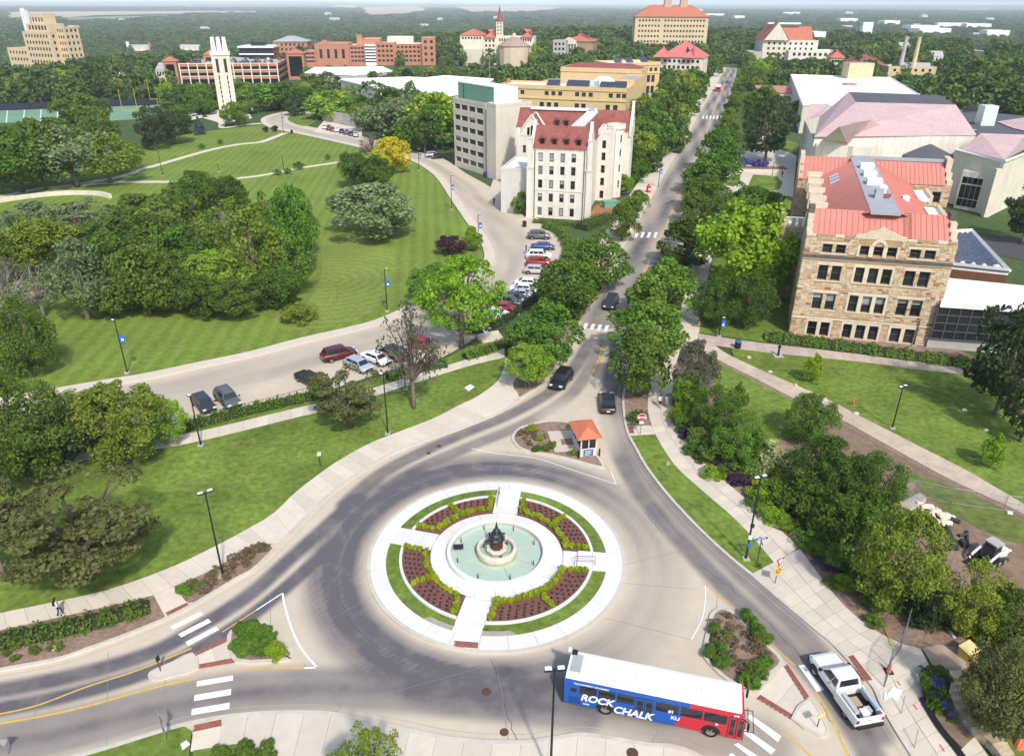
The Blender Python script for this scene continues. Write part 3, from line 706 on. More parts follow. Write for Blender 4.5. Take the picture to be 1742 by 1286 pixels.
def window_mesh(w,h,nx,nz,blind,near,pale):
 k=(round(w,2),round(h,2),nx,nz,blind,near,pale)
 if k in WMESH:return WMESH[k]
 t=min(.07,w*.12)if near else min(.12,w*.12)
 f=MB();p=MB()
 for a in((0,w,0,t),(0,w,h-t,h),(0,t,t,h-t),(w-t,w,t,h-t)):f.box(a[0],a[1],.0,.09,a[2],a[3],0)
 for i in range(1,nx):f.box(w*i/nx-t*.35,w*i/nx+t*.35,.01,.08,t,h-t,0)
 for i in range(1,nz):f.box(t,w-t,.015,.075,h*i/nz-t*.35,h*i/nz+t*.35,0)
 q=p if near else f;gi=0 if near else 1
 q.box(t,w-t,.045,.085,t,h-t,gi)
 if blind:q.box(t+.02,w-t-.02,.038,.044,h*(1-blind),h-t,gi+1)
 fm=M_framew if pale else M_frame
 fr=f.mesh('window',[fm]if near else[fm,M_glass,M_blind]);pn=p.mesh('pane',[M_glass,M_blind])if near else None
 WMESH[k]=(fr,pn);return WMESH[k]
class Bld:
 def __init__(s,name,label,o,ang=0,uy=None,ux=None,cat='building',group=None):
  s.o=Vector(o);s.ux=Vector((math.cos(ang),math.sin(ang),0))if ux is None else Vector(ux).normalized()
  s.uy=Vector((-s.ux.y,s.ux.x,0))if uy is None else Vector(uy).normalized()
  s.root=empty(name,s.o,0,label,cat,group)
 def w(s,x,y,z):return s.ux*x+s.uy*y+Vector((0,0,z))
 def ring(s,poly,z):return[s.w(x,y,z)for x,y in poly]
 def prism(s,name,poly,z0,z1,m,mt=None,parent=None):
  a=sum(poly[i][0]*poly[(i+1)%len(poly)][1]-poly[(i+1)%len(poly)][0]*poly[i][1]for i in range(len(poly)))
  if a<0:poly=poly[::-1]
  b=MB().hexa(s.ring(poly,z0),s.ring(poly,z1),0,1 if mt else 0)
  return b.build(name,[m,mt or m],parent or s.root)
 def bx(s,name,x0,x1,y0,y1,z0,z1,m,mt=None,parent=None):
  return s.prism(name,[(x0,y0),(x1,y0),(x1,y1),(x0,y1)],z0,z1,m,mt,parent)
 def facepoly(s,name,pts,m,parent=None):
  return MB().face([s.w(*p)for p in pts]).build(name,m,parent or s.root)
 def wall(s,p0,p1,z0,z1,ops=(),m=None,depth=.22,near=False,pale=False,name='wall'):
  """wall with real openings; outside lies to the right of p0->p1"""
  a,b=s.w(*p0,0),s.w(*p1,0);L=(b-a).length;d=(b-a)/L;nrm=Vector((d.y,-d.x,0))
  xs=sorted({0,L}|{o[0]for o in ops}|{o[1]for o in ops});zs=sorted({z0,z1}|{o[2]for o in ops}|{o[3]for o in ops})
  B=MB();P=lambda x,z,r=0:a+d*x-nrm*r+Vector((0,0,z))
  for i in range(len(xs)-1):
   run=None
   for j in range(len(zs)-1):
    cx,cz=(xs[i]+xs[i+1])/2,(zs[j]+zs[j+1])/2
    hole=any(o[0]<cx<o[1]and o[2]<cz<o[3]for o in ops)
    if not hole and run is None:run=zs[j]
    if hole and run is not None:B.face([P(xs[i],run),P(xs[i+1],run),P(xs[i+1],zs[j]),P(xs[i],zs[j])]);run=None
   if run is not None:B.face([P(xs[i],run),P(xs[i+1],run),P(xs[i+1],z1),P(xs[i],z1)])
  for o in ops:
   x0,x1,c,e=o[:4]
   for q in((P(x0,c),P(x1,c),P(x1,c,depth+.1),P(x0,c,depth+.1)),(P(x0,e,depth+.1),P(x1,e,depth+.1),P(x1,e),P(x0,e)),(P(x0,c),P(x0,c,depth+.1),P(x0,e,depth+.1),P(x0,e)),(P(x1,c,depth+.1),P(x1,c),P(x1,e),P(x1,e,depth+.1))):B.face(q)
  wo=B.build(name,m,s.root)
  ang=math.atan2(d.y,d.x)
  for o in ops:
   st=o[4]if len(o)>4 else(1,2,0)
   fr,pn=window_mesh(o[1]-o[0],o[3]-o[2],st[0],st[1],st[2],near,pale)
   wi=mk('window',fr,s.root,P(o[0],o[2],depth),ang)
   if pn:mk('pane',pn,wi)
  return wo
 def box4(s,x0,x1,y0,y1,z0,z1,m,front=(),right=(),left=(),back=(),roof=None,par=0,near=False,pale=False,cop=None):
  s.wall((x0,y0),(x1,y0),z0,z1,front,m,near=near,pale=pale);s.wall((x1,y0),(x1,y1),z0,z1,right,m,near=near,pale=pale)
  s.wall((x1,y1),(x0,y1),z0,z1,back,m,near=near,pale=pale);s.wall((x0,y1),(x0,y0),z0,z1,left,m,near=near,pale=pale)
  if roof:
   if par:
    s.facepoly('roof',[(x0+.3,y0+.3,z1-par),(x1-.3,y0+.3,z1-par),(x1-.3,y1-.3,z1-par),(x0+.3,y1-.3,z1-par)],roof)
    c=cop or m
    for q in((x0-.06,x1+.06,y0-.06,y0+.3),(x0-.06,x1+.06,y1-.3,y1+.06),(x0-.06,x0+.3,y0+.3,y1-.3),(x1-.3,x1+.06,y0+.3,y1-.3)):
     s.bx('parapet',*q,z1-par-.1,z1+.12,c)
   else:s.facepoly('roof',[(x0,y0,z1),(x1,y0,z1),(x1,y1,z1),(x0,y1,z1)],roof)
 def gable(s,x0,x1,y0,y1,z,zr,m,mw,axis='x',over=.3,parap=0):
  if axis=='x':
   ym=(y0+y1)/2
   pr=[(x0,y0-over,z-.1),(x1,y0-over,z-.1),(x1,ym,zr),(x0,ym,zr)],[(x1,y1+over,z-.1),(x0,y1+over,z-.1),(x0,ym,zr),(x1,ym,zr)]
   ends=[(x0,y1,z),(x0,y0,z),(x0,ym,zr-.02)],[(x1,y0,z),(x1,y1,z),(x1,ym,zr-.02)]
  else:
   xm=(x0+x1)/2
   pr=[(x1+over,y0,z-.1),(x1+over,y1,z-.1),(xm,y1,zr),(xm,y0,zr)],[(x0-over,y1,z-.1),(x0-over,y0,z-.1),(xm,y0,zr),(xm,y1,zr)]
   ends=[(x0,y0,z),(x1,y0,z),(xm,y0,zr-.02)],[(x1,y1,z),(x0,y1,z),(xm,y1,zr-.02)]
  for q in pr:s.facepoly('roof',q,m)
  for q in ends:s.facepoly('gable_wall',q,mw)
  if parap:
   for q in ends:
    (a,b,c)=q
    for e in(a,b):
     p,t=s.w(*e),s.w(*c);B=MB();B.tube([p+Vector((0,0,.15)),t+Vector((0,0,.25))],parap,4);B.build('gable_coping',mw,s.root)
 def hip(s,x0,x1,y0,y1,z,zr,m,inset=None,over=.4,name='roof'):
  d=inset or(y1-y0)/2;ym0,ym1=(y0+d,y1-d)if(y1-y0)>2*d+.1 else((y0+y1)/2,)*2
  xm0,xm1=x0+d,x1-d
  a=[(x0-over,y0-over,z),(x1+over,y0-over,z),(x1+over,y1+over,z),(x0-over,y1+over,z)];t=[(xm0,ym0,zr),(xm1,ym0,zr),(xm1,ym1,zr),(xm0,ym1,zr)]
  B=MB()
  for i in range(4):B.face([s.w(*a[i]),s.w(*a[(i+1)%4]),s.w(*t[(i+1)%4]),s.w(*t[i])])
  B.face([s.w(*p)for p in t]);B.face([s.w(*p)for p in a[::-1]])
  return B.build(name,m,s.root)
 def seams(s,quad,n,m,name='roof',rib=.07,rh=.07):
  """standing-seam roof: single metal pans between raised ribs; quad = eave left, eave right, ridge right, ridge left"""
  q=[s.w(*p)for p in quad];nr=(q[1]-q[0]).cross(q[3]-q[0]).normalized()
  if nr.z<0:nr=-nr
  root=MB().face([p-nr*.03 for p in q]).build(name,m,s.root)
  for i in range(n):
   f=lambda t:(q[0].lerp(q[1],t),q[3].lerp(q[2],t))
   (a,b),(c,d)=f(i/n),f((i+1)/n);B=MB();B.face([a,c,d,b])
   e=(c-a).normalized()*rib
   if(d-b).length<.05 and(c-a).length<.05:continue
   B.hexa([a,a+e,b+e,b],[p+nr*rh for p in(a,a+e,b+e,b)])
   o=B.build('roof_panel',m,root);recalc(o)
  return root
def cols(xs,w,rows,st=(1,2,0)):
 return[(x,x+w,z0,z1,st)for z0,z1 in rows for x in xs]
def lin(a,b,n):return[a+(b-a)*i/(n-1)for i in range(n)]
def at(px,py,Y):
 p=G(px,py);d=p-Vector((0,0,CAMH));return Vector((0,0,CAMH))+d*(Y/d.y)
 # ------------------------------------------------------------------ sandstone hall (right)
M_sand=pm('sandstone_backing',(.40,.27,.15),.9,.2,1.5,.15,.3,bump=.4)
M_sandtrim=pm('cream_trim',(.64,.55,.41),.85,.12,1.2,.1,.3,bump=.2)
M_stain=pm('weathered_ledge',(.115,.095,.08),.9,.4,1.5,.2,.4)
def stonemat(name,island):
 m=pm(name,(1,1,1),.9,.16,2.5,bump=.5,bscale=5)
 N,L=m.node_tree.nodes,m.node_tree.links;p=N['Principled BSDF'];old=p.inputs['Base Color'].links[0].from_socket
 src=N.new('ShaderNodeNewGeometry').outputs['Random Per Island']if island else N.new('ShaderNodeObjectInfo').outputs['Random']
 cp=N.new('ShaderNodeValToRGB');cp.color_ramp.interpolation='CONSTANT';e=cp.color_ramp.elements
 cs=[(0,(.55,.41,.26)),(.18,(.60,.47,.31)),(.36,(.52,.37,.22)),(.50,(.62,.52,.37)),(.64,(.57,.43,.28)),(.78,(.45,.30,.175)),(.86,(.64,.55,.41)),(.945,(.33,.15,.08)),(.97,(.40,.23,.13))]
 e[0].position,e[0].color=0,(*cs[0][1],1);e[1].position,e[1].color=cs[1][0],(*cs[1][1],1)
 for po,c in cs[2:]:x=e.new(po);x.color=(*c,1)
 L.new(src,cp.inputs[0])
 mu=N.new('ShaderNodeVectorMath');mu.operation='MULTIPLY';L.new(old,mu.inputs[0]);L.new(cp.outputs[0],mu.inputs[1]);L.new(mu.outputs[0],p.inputs['Base Color'])
 return m
M_st1,M_st2=stonemat('sandstone_block',False),stonemat('sandstone_blocks',True)
def stone_face(bld,p0,p1,z0,z1,skip,nsingle,seed,proud=.05):
 """coursed ashlar laid over a wall; the widest blocks are single objects, the rest one mesh"""
 r=random.Random(seed);a,b=bld.w(*p0,0),bld.w(*p1,0);L=(b-a).length;d=(b-a)/L;n=Vector((d.y,-d.x,0));st=[]
 z=z0
 while z<z1-.12:
  h=min(r.choice((.18,.22,.25,.28,.34)),z1-z);x=0
  while x<L-.05:
   w=min(r.uniform(.32,.85),L-x)
   if L-x-w<.35:w=L-x
   segs=[(x,x+w)]
   for o in skip:
    if o[2]<z+h-.03 and o[3]>z+.03:
     new=[]
     for u,v in segs:
      if o[0]>u+.02:new.append((u,min(v,o[0])))
      if o[1]<v-.02:new.append((max(u,o[1]),v))
      if o[0]>=v or o[1]<=u:pass
     segs=[(u,v)for u,v in new if v-u>.08]
   st+=[(u,v,z,z+h)for u,v in segs];x+=w
  z+=h
 st=[(u,min(v,L),c,e)for u,v,c,e in st];st=list({(round(q[0],3),round(q[2],3)):q for q in st}.values())
 st.sort(key=lambda q:-(q[1]-q[0])*(q[3]-q[2]));g=.018;J=MB();cube=None;ang=math.atan2(d.y,d.x)
 for k,(u,v,c,e)in enumerate(st):
  pr=proud+r.uniform(-.02,.03)
  if k<nsingle:
   if cube is None:cube=MB().box(0,1,-1,0,0,1).mesh('stone_block',M_st1)
   o=mk('stone_block',cube,bld.root,a+d*(u+g)+Vector((0,0,c+g)),ang);o.scale=(v-u-2*g,pr,e-c-2*g)
  else:
   q=[a+d*(u+g),a+d*(v-g)];q=[q[0]+n*pr,q[1]+n*pr,q[1],q[0]]
   J.hexa([p+Vector((0,0,c+g))for p in q],[p+Vector((0,0,e-g))for p in q])
 if J.f:tag(J.build('stone_blocks',M_st2,bld.root),kind='stuff')
def sandstone():
 A,Bp=G(1341,565),G(1581,584);ux=(Bp-A).normalized();Lf=(Bp-A).length
 pr=Vector((-ux.y,ux.x,0));uy=Matrix.Rotation(rad(-5.5),3,'Z')@pr
 b=Bld('sandstone_hall','four-storey tan sandstone hall with red standing-seam metal roof',A,ux=ux,uy=uy)
 C=[(2.3,3.5),(4.0,5.2),(7.0,8.15),(8.7,9.9),(10.4,11.6),(13.2,14.5),(15.0,16.3)]
 rows=[(.25,2.35),(4.2,6.6),(8.45,10.6),(12.3,13.55)];ops=[]
 for ri,(z0,z1)in enumerate(rows):
  for ci,(x0,x1)in enumerate(C):
   bl=0 if ri!=1 else(.35,.5,0,.55,.45,.3,.35)[ci]
   ops.append((x0,x1,z0,z1,(1,2,bl)))
 b.wall((0,0),(Lf,0),0,14.5,ops,M_sand,near=True,depth=.3)
 surr=[]
 for ri,(z0,z1)in enumerate(rows):
  for gset in((0,1),(2,3,4),(5,6)):
   x0,x1=C[gset[0]][0]-.3,C[gset[-1]][1]+.3;e=.09
   if ri==3 and len(gset)==3:continue
   def seg(a,c,f,h):MB().hexa([b.w(a,-e,f),b.w(c,-e,f),b.w(c,.02,f),b.w(a,.02,f)],[b.w(a,-e,h),b.w(c,-e,h),b.w(c,.02,h),b.w(a,.02,h)]).build('window_surround',M_sandtrim,b.root)
   top=z1+(.42 if ri<3 else.28);seg(x0,x1,z1+.003,top);surr.append((x0,x1,z1,top))
   seg(x0,x1,z0-.2,z0-.003);surr.append((x0,x1,z0-.2,z0))
   if len(gset)==3 or ri==0:
    for k,ci in enumerate(gset):
     l0=x0 if k==0 else C[gset[k-1]][1]+.003;seg(l0,C[ci][0]-.003,z0,z1);surr.append((l0,C[ci][0],z0,z1))
    seg(C[gset[-1]][1]+.003,x1,z0,z1);surr.append((C[gset[-1]][1],x1,z0,z1))
    # arch over the middle top window
 B=MB();cx=9.3
 for k in range(10):
  t0,t1=PI*k/10,PI*(k+1)/10
  q=[(cx+1.0*math.cos(t0),13.55+1.0*math.sin(t0)),(cx+1.0*math.cos(t1),13.55+1.0*math.sin(t1)),(cx+.62*math.cos(t1),13.55+.62*math.sin(t1)),(cx+.62*math.cos(t0),13.55+.62*math.sin(t0))]
  B.hexa([b.w(x,-.1,z)for x,z in q],[b.w(x,.0,z)for x,z in q])
 surr.append((6.7,11.9,12.05,14.6));o=B.build('window_arch',M_sandtrim,b.root);recalc(o)
 for x0,x1 in((6.7,7.0),(8.15,8.7),(9.9,10.4),(11.6,11.9)):MB().hexa([b.w(x0,-.1,12.1),b.w(x1,-.1,12.1),b.w(x1,0,12.1),b.w(x0,0,12.1)],[b.w(x0,-.1,13.7),b.w(x1,-.1,13.7),b.w(x1,0,13.7),b.w(x0,0,13.7)]).build('window_surround',M_sandtrim,b.root)
 bands=[(2.72,2.98,M_sandtrim,.09),(11.35,11.62,M_sandtrim,.1),(11.625,11.95,M_stain,.28)]
 for z0,z1,m,e in bands:b.bx('string_course',-.05,Lf+.05,-e,.02,z0,z1,m);surr.append((-1,99,z0,z1))
 sk=[o[:4]for o in ops]+surr
 stone_face(b,(0,0),(Lf,0),0,14.5,sk,300,5)
 # curved gable over the centre, parapet coping
 B=MB();pts=[(6.0,14.5),(12.6,14.5),(12.4,15.0),(11.6,15.1),(10.9,15.5),(10.0,15.75),(9.3,16.3),(8.6,15.75),(7.7,15.5),(7.0,15.1),(6.2,15.0)]
 B.loft([[b.w(x,-.06,z)for x,z in pts],[b.w(x,.4,z)for x,z in pts]]);o=B.build('parapet_gable',M_st2,b.root);recalc(o)
 for x0,x1 in((0,6.0),(12.6,Lf)):
  n=int((x1-x0)/1.1)
  for k in range(n):b.bx('coping_stone',x0+(x1-x0)*k/n+.02,x0+(x1-x0)*(k+1)/n-.02,-.12,.42,14.5,14.72+.06*(k%2),M_sand if k%3 else M_sandtrim)
  # remaining walls of the front wing
 lw=[(y,y+1.1,z0,z1,(1,2,0))for z0,z1 in((4.2,6.4),(8.4,10.4),(12.2,13.4))for y in(2.0,6.0)]
 b.wall((0,10.5),(0,0),0,14.5,lw,M_sand);stone_face(b,(0,10.5),(0,0),0,14.5,[o[:4]for o in lw],0,6)
 rw=[(y,y+1.1,z0,z1,(1,2,0))for z0,z1 in((4.2,6.4),(8.4,10.4),(12.2,13.4))for y in(2.5,6.5)]
 b.wall((Lf,0),(Lf,10.5),0,14.5,rw,M_sand);stone_face(b,(Lf,0),(Lf,10.5),0,14.5,[o[:4]for o in rw],0,7)
 b.wall((Lf,10.5),(0,10.5),0,14.5,(),M_sand)
 # gable parapets on the end walls
 for x0,x1 in((-.05,.75),(Lf-.75,Lf+.05)):
  for y0,y1,z in((0.45,1.6,14.9),(1.6,3.0,15.6),(3.0,4.4,16.5),(4.4,6.2,17.4),(6.2,7.6,16.5),(7.6,9.0,15.6),(9.0,10.5,14.9)):
   b.bx('gable_step',x0,x1,y0+.01,y1-.01,14.2,z,M_st2 if y0!=4.4 else M_stain)
 b.seams([(.75,.35,14.35),(Lf-.75,.35,14.35),(Lf-.75,5.3,17.0),(.75,5.3,17.0)],24,M_redmetal)
 b.seams([(Lf-.75,10.4,14.35),(.75,10.4,14.35),(.75,5.3,17.0),(Lf-.75,5.3,17.0)],24,M_redmetal)
 # roof ladder on the front slope
 B=MB()
 for k in range(14):
  t=k/13;p=b.w(12.3,.5+4.6*t,14.55+2.46*t);B.tube([p,p+b.ux*.8],.025,5)
 B.tube([b.w(12.3,.5,14.56),b.w(12.3,5.1,17.02)],.03,5);B.tube([b.w(13.1,.5,14.56),b.w(13.1,5.1,17.02)],.03,5);B.build('roof_ladder',pm('red_ladder',(.33,.08,.06),.6),b.root)
 # middle block with grey deck
 b.wall((2.2,40),(2.2,10.5),0,14.3,[(y,y+1.2,z0,z1,(1,2,0))for z0,z1 in((4.2,6.4),(8.4,10.4))for y in lin(2,26,7)],M_sand)
 stone_face(b,(2.2,40),(2.2,10.5),0,14.3,[(y,y+1.2,z0,z1)for z0,z1 in((4.2,6.4),(8.4,10.4))for y in lin(2,26,7)],0,9)
 b.wall((17.6,10.5),(17.6,40),0,14.3,[(y,y+1.2,z0,z1,(1,2,0))for z0,z1 in((4.2,6.4),(8.4,10.4))for y in lin(2,26,7)],M_sand)
 b.seams([(2.0,40,14.3),(2.0,10.4,14.3),(7.8,3.4,17.25),(7.8,42,17.25)],34,M_redmetal,rib=.05)
 b.seams([(17.8,10.4,14.3),(17.8,40,14.3),(11.6,42,17.25),(11.6,3.4,17.25)],34,M_redmetal,rib=.05)
 b.bx('roof_deck',7.8,11.6,3.4,45.5,17.0,17.32,M_greyroof)
 for k,(y,l,h)in enumerate(((35,2.2,.7),(28,2.0,.7),(21.5,2.2,.8))):
  u=b.bx('roof_vent',8.7,8.7+l,y,y+2.2,17.32,17.32+h,M_whiteroof);
 u=b.bx('air_handler',9.0,10.1,12.0,13.6,17.32,18.5,M_greyroof);b.bx('duct',10.1,11.2,12.4,13.0,17.5,17.9,M_redtile)
 o=MB().lathe([(.5,0),(.5,.6),(.7,.8),(.4,1.1),(.05,1.25)],14).build('roof_cowl',M_whiteroof,b.root,b.w(10.4,16,17.32))
 for k in range(3):
  y=30+k*2.4;b.facepoly('skylight',[(4.0,y,15.42),(4.0,y+1.8,15.42),(5.4,y+1.8,16.15),(5.4,y,16.15)],pm('skylight_glass',(.5,.53,.56),.2,.1,3))
 o=b.bx('roof_hatch',13.6,14.6,17.5,18.8,15.9,16.6,M_whiteroof)
 for y0,y1 in((14,20),(26,32)):
  b.bx('box_gutter',17.2,18.9,y0,y1,14.2,14.75,M_whiteroof)
  for k in range(5):b.bx('merlon',18.9,19.4,y0+k*1.25,y0+k*1.25+.8,13.8,15.2,M_st2)
 for k,y in enumerate((11.5,16,22,29,35)):
  b.bx('wall_dormer',.6,2.6,y,y+2.4,13.0,15.6,M_st2);b.bx('dormer_cap',.4,2.9,y+.4,y+2.0,15.6,16.1,M_sandtrim)
  # back wing
 b.box4(-.8,24.6,40,52,0,14.2,M_sand,front=[(x,x+1.4,z0,z1,(1,2,0))for z0,z1 in((7.4,9.4),(11.2,13.0))for x in(19.6,22.4,25.0-.8)][:4]and[(x,x+1.4,z0,z1,(1,2,0))for z0,z1 in((3.4,5.6),(7.4,9.4),(11.2,13.0))for x in(19.7,22.6)],near=True)
 stone_face(b,(-.8,40),(24.6,40),0,14.2,[(x,x+1.4,z0,z1)for z0,z1 in((3.4,5.6),(7.4,9.4),(11.2,13.0))for x in(19.7,22.6)],0,8)
 b.bx('string_course',18.0,24.65,39.75,40.02,10.2,10.5,M_stain)
 b.seams([(-.5,39.8,14.2),(23.6,39.8,14.2),(23.6,45.9,17.2),(-.5,45.9,17.2)],34,M_redmetal)
 b.seams([(23.6,52,14.2),(-.5,52,14.2),(-.5,46,17.2),(23.6,46,17.2)],34,M_redmetal)
 b.bx('ridge_walk',8,23.6,45.4,46.8,17.1,17.5,M_greyroof)
 for y0,y1,z in((40.2,42,14.9),(42,44,15.9),(44,48,17.9),(48,50,15.9),(50,51.8,14.9)):
  b.bx('gable_step',23.7,24.65,y0+.01,y1-.01,13.8,z,M_st2);b.bx('gable_step',-.85,-.1,y0+.01,y1-.01,13.8,z,M_st2)
  # left entrance tower with white flat roof and battlements
 b.prism('entrance_tower',[(-3.2,16),(2.2,16),(2.2,22),(-3.2,22)],0,11.6,M_st2,M_whiteroof)
 stone_face(b,(-3.2,16),(2.2,16),0,11.4,[(1.6,3.4,5.5,9.4)],0,12);b.bx('tower_window',-1.6,.2,15.9,16.1,5.5,9.4,M_glass)
 for k in range(5):
  b.bx('merlon',-3.2,-2.7,16.05+k*1.25,16.75+k*1.25,11.6,12.9,M_st2);b.bx('merlon',-2.6+k*1.0,-2.0+k*1.0,15.98,16.4,11.6,12.9,M_st2)
 return b
SAND=sandstone()
def px_block(b_name,label,px,z,z0,mw,mr,par=.0,cat='building'):
 P=[G(x,y,z)for x,y in px];o=Vector((P[0].x,P[0].y,0));b=Bld(b_name,label,o);q=[(p.x-o.x,p.y-o.y)for p in P];return b,q
 # glazed link and solar-roofed wing right of the sandstone hall
b,q=px_block('glazed_link','dark glass link block with a white flat roof beside the sandstone hall',[(1600,507),(1760,516),(1760,480),(1607,466)],7.0,0,M_black,M_whiteroof)
b.prism('body',[(x*1,y+.3)for x,y in q],1.6,6.2,M_glass);b.prism('roof',q,6.2,7.0,M_whiteroof);b.prism('plinth',[(x,y+.6)for x,y in q],0,1.6,M_conc)
d_=Vector((q[1][0]-q[0][0],q[1][1]-q[0][1],0));L_=d_.length
for k in range(9):
 p=Vector((q[0][0],q[0][1]+.3,0))+d_*(k/8);MB().box(-.05,.05,-.1,.02,1.6,6.2).build('mullion',M_frame,b.root,p)
for z in(1.6,2.75,3.9,5.05):MB().tube([Vector((q[0][0],q[0][1]+.28,z)),Vector((q[1][0],q[1][1]+.28,z))],.05,4).build('transom',M_frame,b.root)
MB().box(0,1.5,-.04,.02,4.0,5.0).build('blind',M_wht,b.root,Vector((q[0][0]+3.3,q[0][1]+.15,0)))
b,q=px_block('solar_wing','low wing with solar panels on a white roof behind the glass link',[(1616,441),(1716,451),(1652,384),(1612,386)],8.0,0,M_wood,M_whiteroof)
b.prism('body',q,0,7.1,M_wood);b.prism('roof',q,7.1,7.6,M_whiteroof)
for i in range(4):
 a,c=Vector(q[i]),Vector(q[(i+1)%4]);B=MB();B.tube([(a.x,a.y,7.8),(c.x,c.y,7.8)],.35,4);B.build('parapet',M_greyroof if i==0 else M_whiteroof,b.root)
Q=[Vector((x,y,0))for x,y in q]
for i in range(4):
 for j in range(9):
  f=lambda u,v:Q[0].lerp(Q[1],u).lerp(Q[3].lerp(Q[2],u),v)
  u0,v0=.1+i*.2,.08+j*.095
  c=[f(u0,v0),f(u0+.15,v0),f(u0+.15,v0+.085),f(u0,v0+.085)]
  MB().hexa([(p.x,p.y,7.75+(.35 if k in(1,2)else 0))for k,p in enumerate(c)],[(p.x,p.y,7.82+(.35 if k in(1,2)else 0))for k,p in enumerate(c)]).build('solar_panel',M_solar,b.root)
  # ------------------------------------------------------------------ white limestone hall (centre)
def white_hall():
 b=Bld('white_hall','tall white limestone hall with red tiled roof and dormers',(3.7,164.3,0),rad(-13));M=M_lime2;b.ux=b.ux*1.09
 rows=[(.6,2.4),(3.6,5.4),(6.5,8.3),(9.4,11.2),(12.1,13.9)]
 f=[(x,x+.95,z0,z1,(1,2,RN.choice((0,0,.45,.9))))for z0,z1 in rows for x in(1.75,4.15,6.5,8.85)]
 r=[(y,y+.85,z0,z1,(1,2,0))for z0,z1 in rows for y in(1.4,4.9)]
 b.box4(0,11.6,0,7.5,0,14.9,M,front=f,right=r,left=r,near=True)
 b.gable(.5,11.1,0,7.5,14.95,19.0,M_redtile,M,over=.25)
 for x0,x1 in((-.05,.5),(11.1,11.65)):
  pts=[(-.3,13.6),(7.8,13.6),(7.8,15.6),(6.8,15.9),(4.4,19.3),(4.2,20.0),(3.3,20.0),(3.1,19.3),(.7,15.9),(-.3,15.6)]
  B=MB();B.loft([[b.w(x0,y,z)for y,z in pts],[b.w(x1,y,z)for y,z in pts]]);o=B.build('gable_parapet',M,b.root);recalc(o)
 for x,y in((-.6,-.5),(11.2,-.5)):
  b.bx('buttress',x,x+1.2,y,y+.9,0,10.5,M);b.bx('buttress_cap',x-.1,x+1.3,y-.1,y+.6,10.5,10.9,M_lime)
  b.bx('pinnacle',x+.1,x+1.0,y+.05,y+.9,10.9,16.6,M);b.bx('pinnacle_cap',x,x+1.1,y-.05,y+1,16.6,16.9,M_lime)
 for z in(5.95,14.55):b.bx('string_course',.62,11.18,-.09,.0,z,z+.18,M_lime)
 for x in(.85,10.6):b.bx('downpipe',x,x+.14,-.16,-.02,0,14.6,M_frame)
 def dormer(x,y,z,d=1.6):
  b.bx('dormer',x,x+1.15,y,y+d,z,z+1.5,M_redtile);b.bx('dormer_window',x+.14,x+1.0,y-.05,y+.02,z+.1,z+1.35,M_glass)
  q=[(x-.12,y-.15,z+1.5),(x+1.27,y-.15,z+1.5),(x+1.27,y+d+.3,z+1.75),(x-.12,y+d+.3,z+1.75),(x+.57,y-.15,z+1.95),(x+.57,y+d+.3,z+2.05)]
  B=MB();P=[b.w(*p)for p in q];B.face([P[1],P[2],P[5],P[4]]);B.face([P[3],P[0],P[4],P[5]]);B.face([P[0],P[1],P[4]]);B.build('dormer_roof',M_redtile,b.root)
 for x in(1.65,4.05,6.4,8.75):dormer(x,.55,15.3)
 # middle wing
 b.box4(6.0,11.0,7.5,28,0,14.9,M,right=[(y,y+.9,z0,z1,(1,2,0))for z0,z1 in rows for y in lin(2,18,6)])
 B=MB();
 for q in([(11.2,7,14.9),(11.2,28,14.9),(9.0,32,18.4),(9.0,4,18.4)],[(5.8,28,14.9),(5.8,7,14.9),(7.2,4,18.4),(7.2,32,18.4)]):B.face([b.w(*p)for p in q])
 B.build('roof',M_redtile,b.root);b.bx('roof_deck',7.0,9.3,3.8,34,18.3,18.75,M_whiteroof)
 b.bx('roof_vent',5.2,6.4,8.2,9.6,15,17.6,M_greyroof);b.bx('roof_vent',7.6,8.6,30,31,18.75,19.8,M_greyroof)
 # rear wing
 b.box4(-9,17.2,28,36,0,14.9,M,right=r,front=[(x,x+.95,z0,z1,(1,2,0))for z0,z1 in rows for x in(12.2,14.6)])
 b.gable(-8.6,16.8,28,36,14.95,19.0,M_redtile,M);b.bx('ridge_deck',-6,9,31,33,18.7,19.15,M_whiteroof)
 for x in(16.75,):
  pts=[(27.7,13.6),(36.3,13.6),(36.3,15.6),(35.3,15.9),(32.4,19.6),(32.3,21.3),(31.7,21.3),(31.5,19.6),(28.7,15.9),(27.7,15.6)]
  B=MB();B.loft([[b.w(x,y,z)for y,z in pts],[b.w(x+.6,y,z)for y,z in pts]]);o=B.build('gable_parapet',M,b.root);recalc(o)
 for x in(-1.2,.9):dormer(x+1.2,28.4,15.2)
 # left cross gable facing the drive
 b.box4(-7.2,-1.2,23,28,0,13.6,M,front=[(-7.2+7.2+x,x+.75,z0,z1,(1,2,0))for z0,z1 in((3,4.8),(6.4,8.2),(9.6,11.4))for x in(1.2,2.6,4.0)])
 b.gable(-7.2,-1.2,22.9,28,13.6,18.2,M_redtile,M,axis='y',over=.1,parap=.28)
 for k in range(3):b.bx('attic_window',-5.1+k*.8,-4.6+k*.8,22.75,22.95,13.9,15.6+(.4 if k==1 else 0),M_glass)
 for x in(-7.5,-1.7):b.bx('pinnacle',x,x+.8,22.7,23.5,0,15.4,M)
 # octagonal stair tower
 c=b.w(14.2,24.5,0);B=MB();B.lathe([(2.0,0),(2.0,15.6),(2.3,16.0),(2.3,16.9),(1.9,16.9),(1.9,16.2),(.1,16.2)],8,c,ph=.5);B.build('stair_tower',M,b.root)
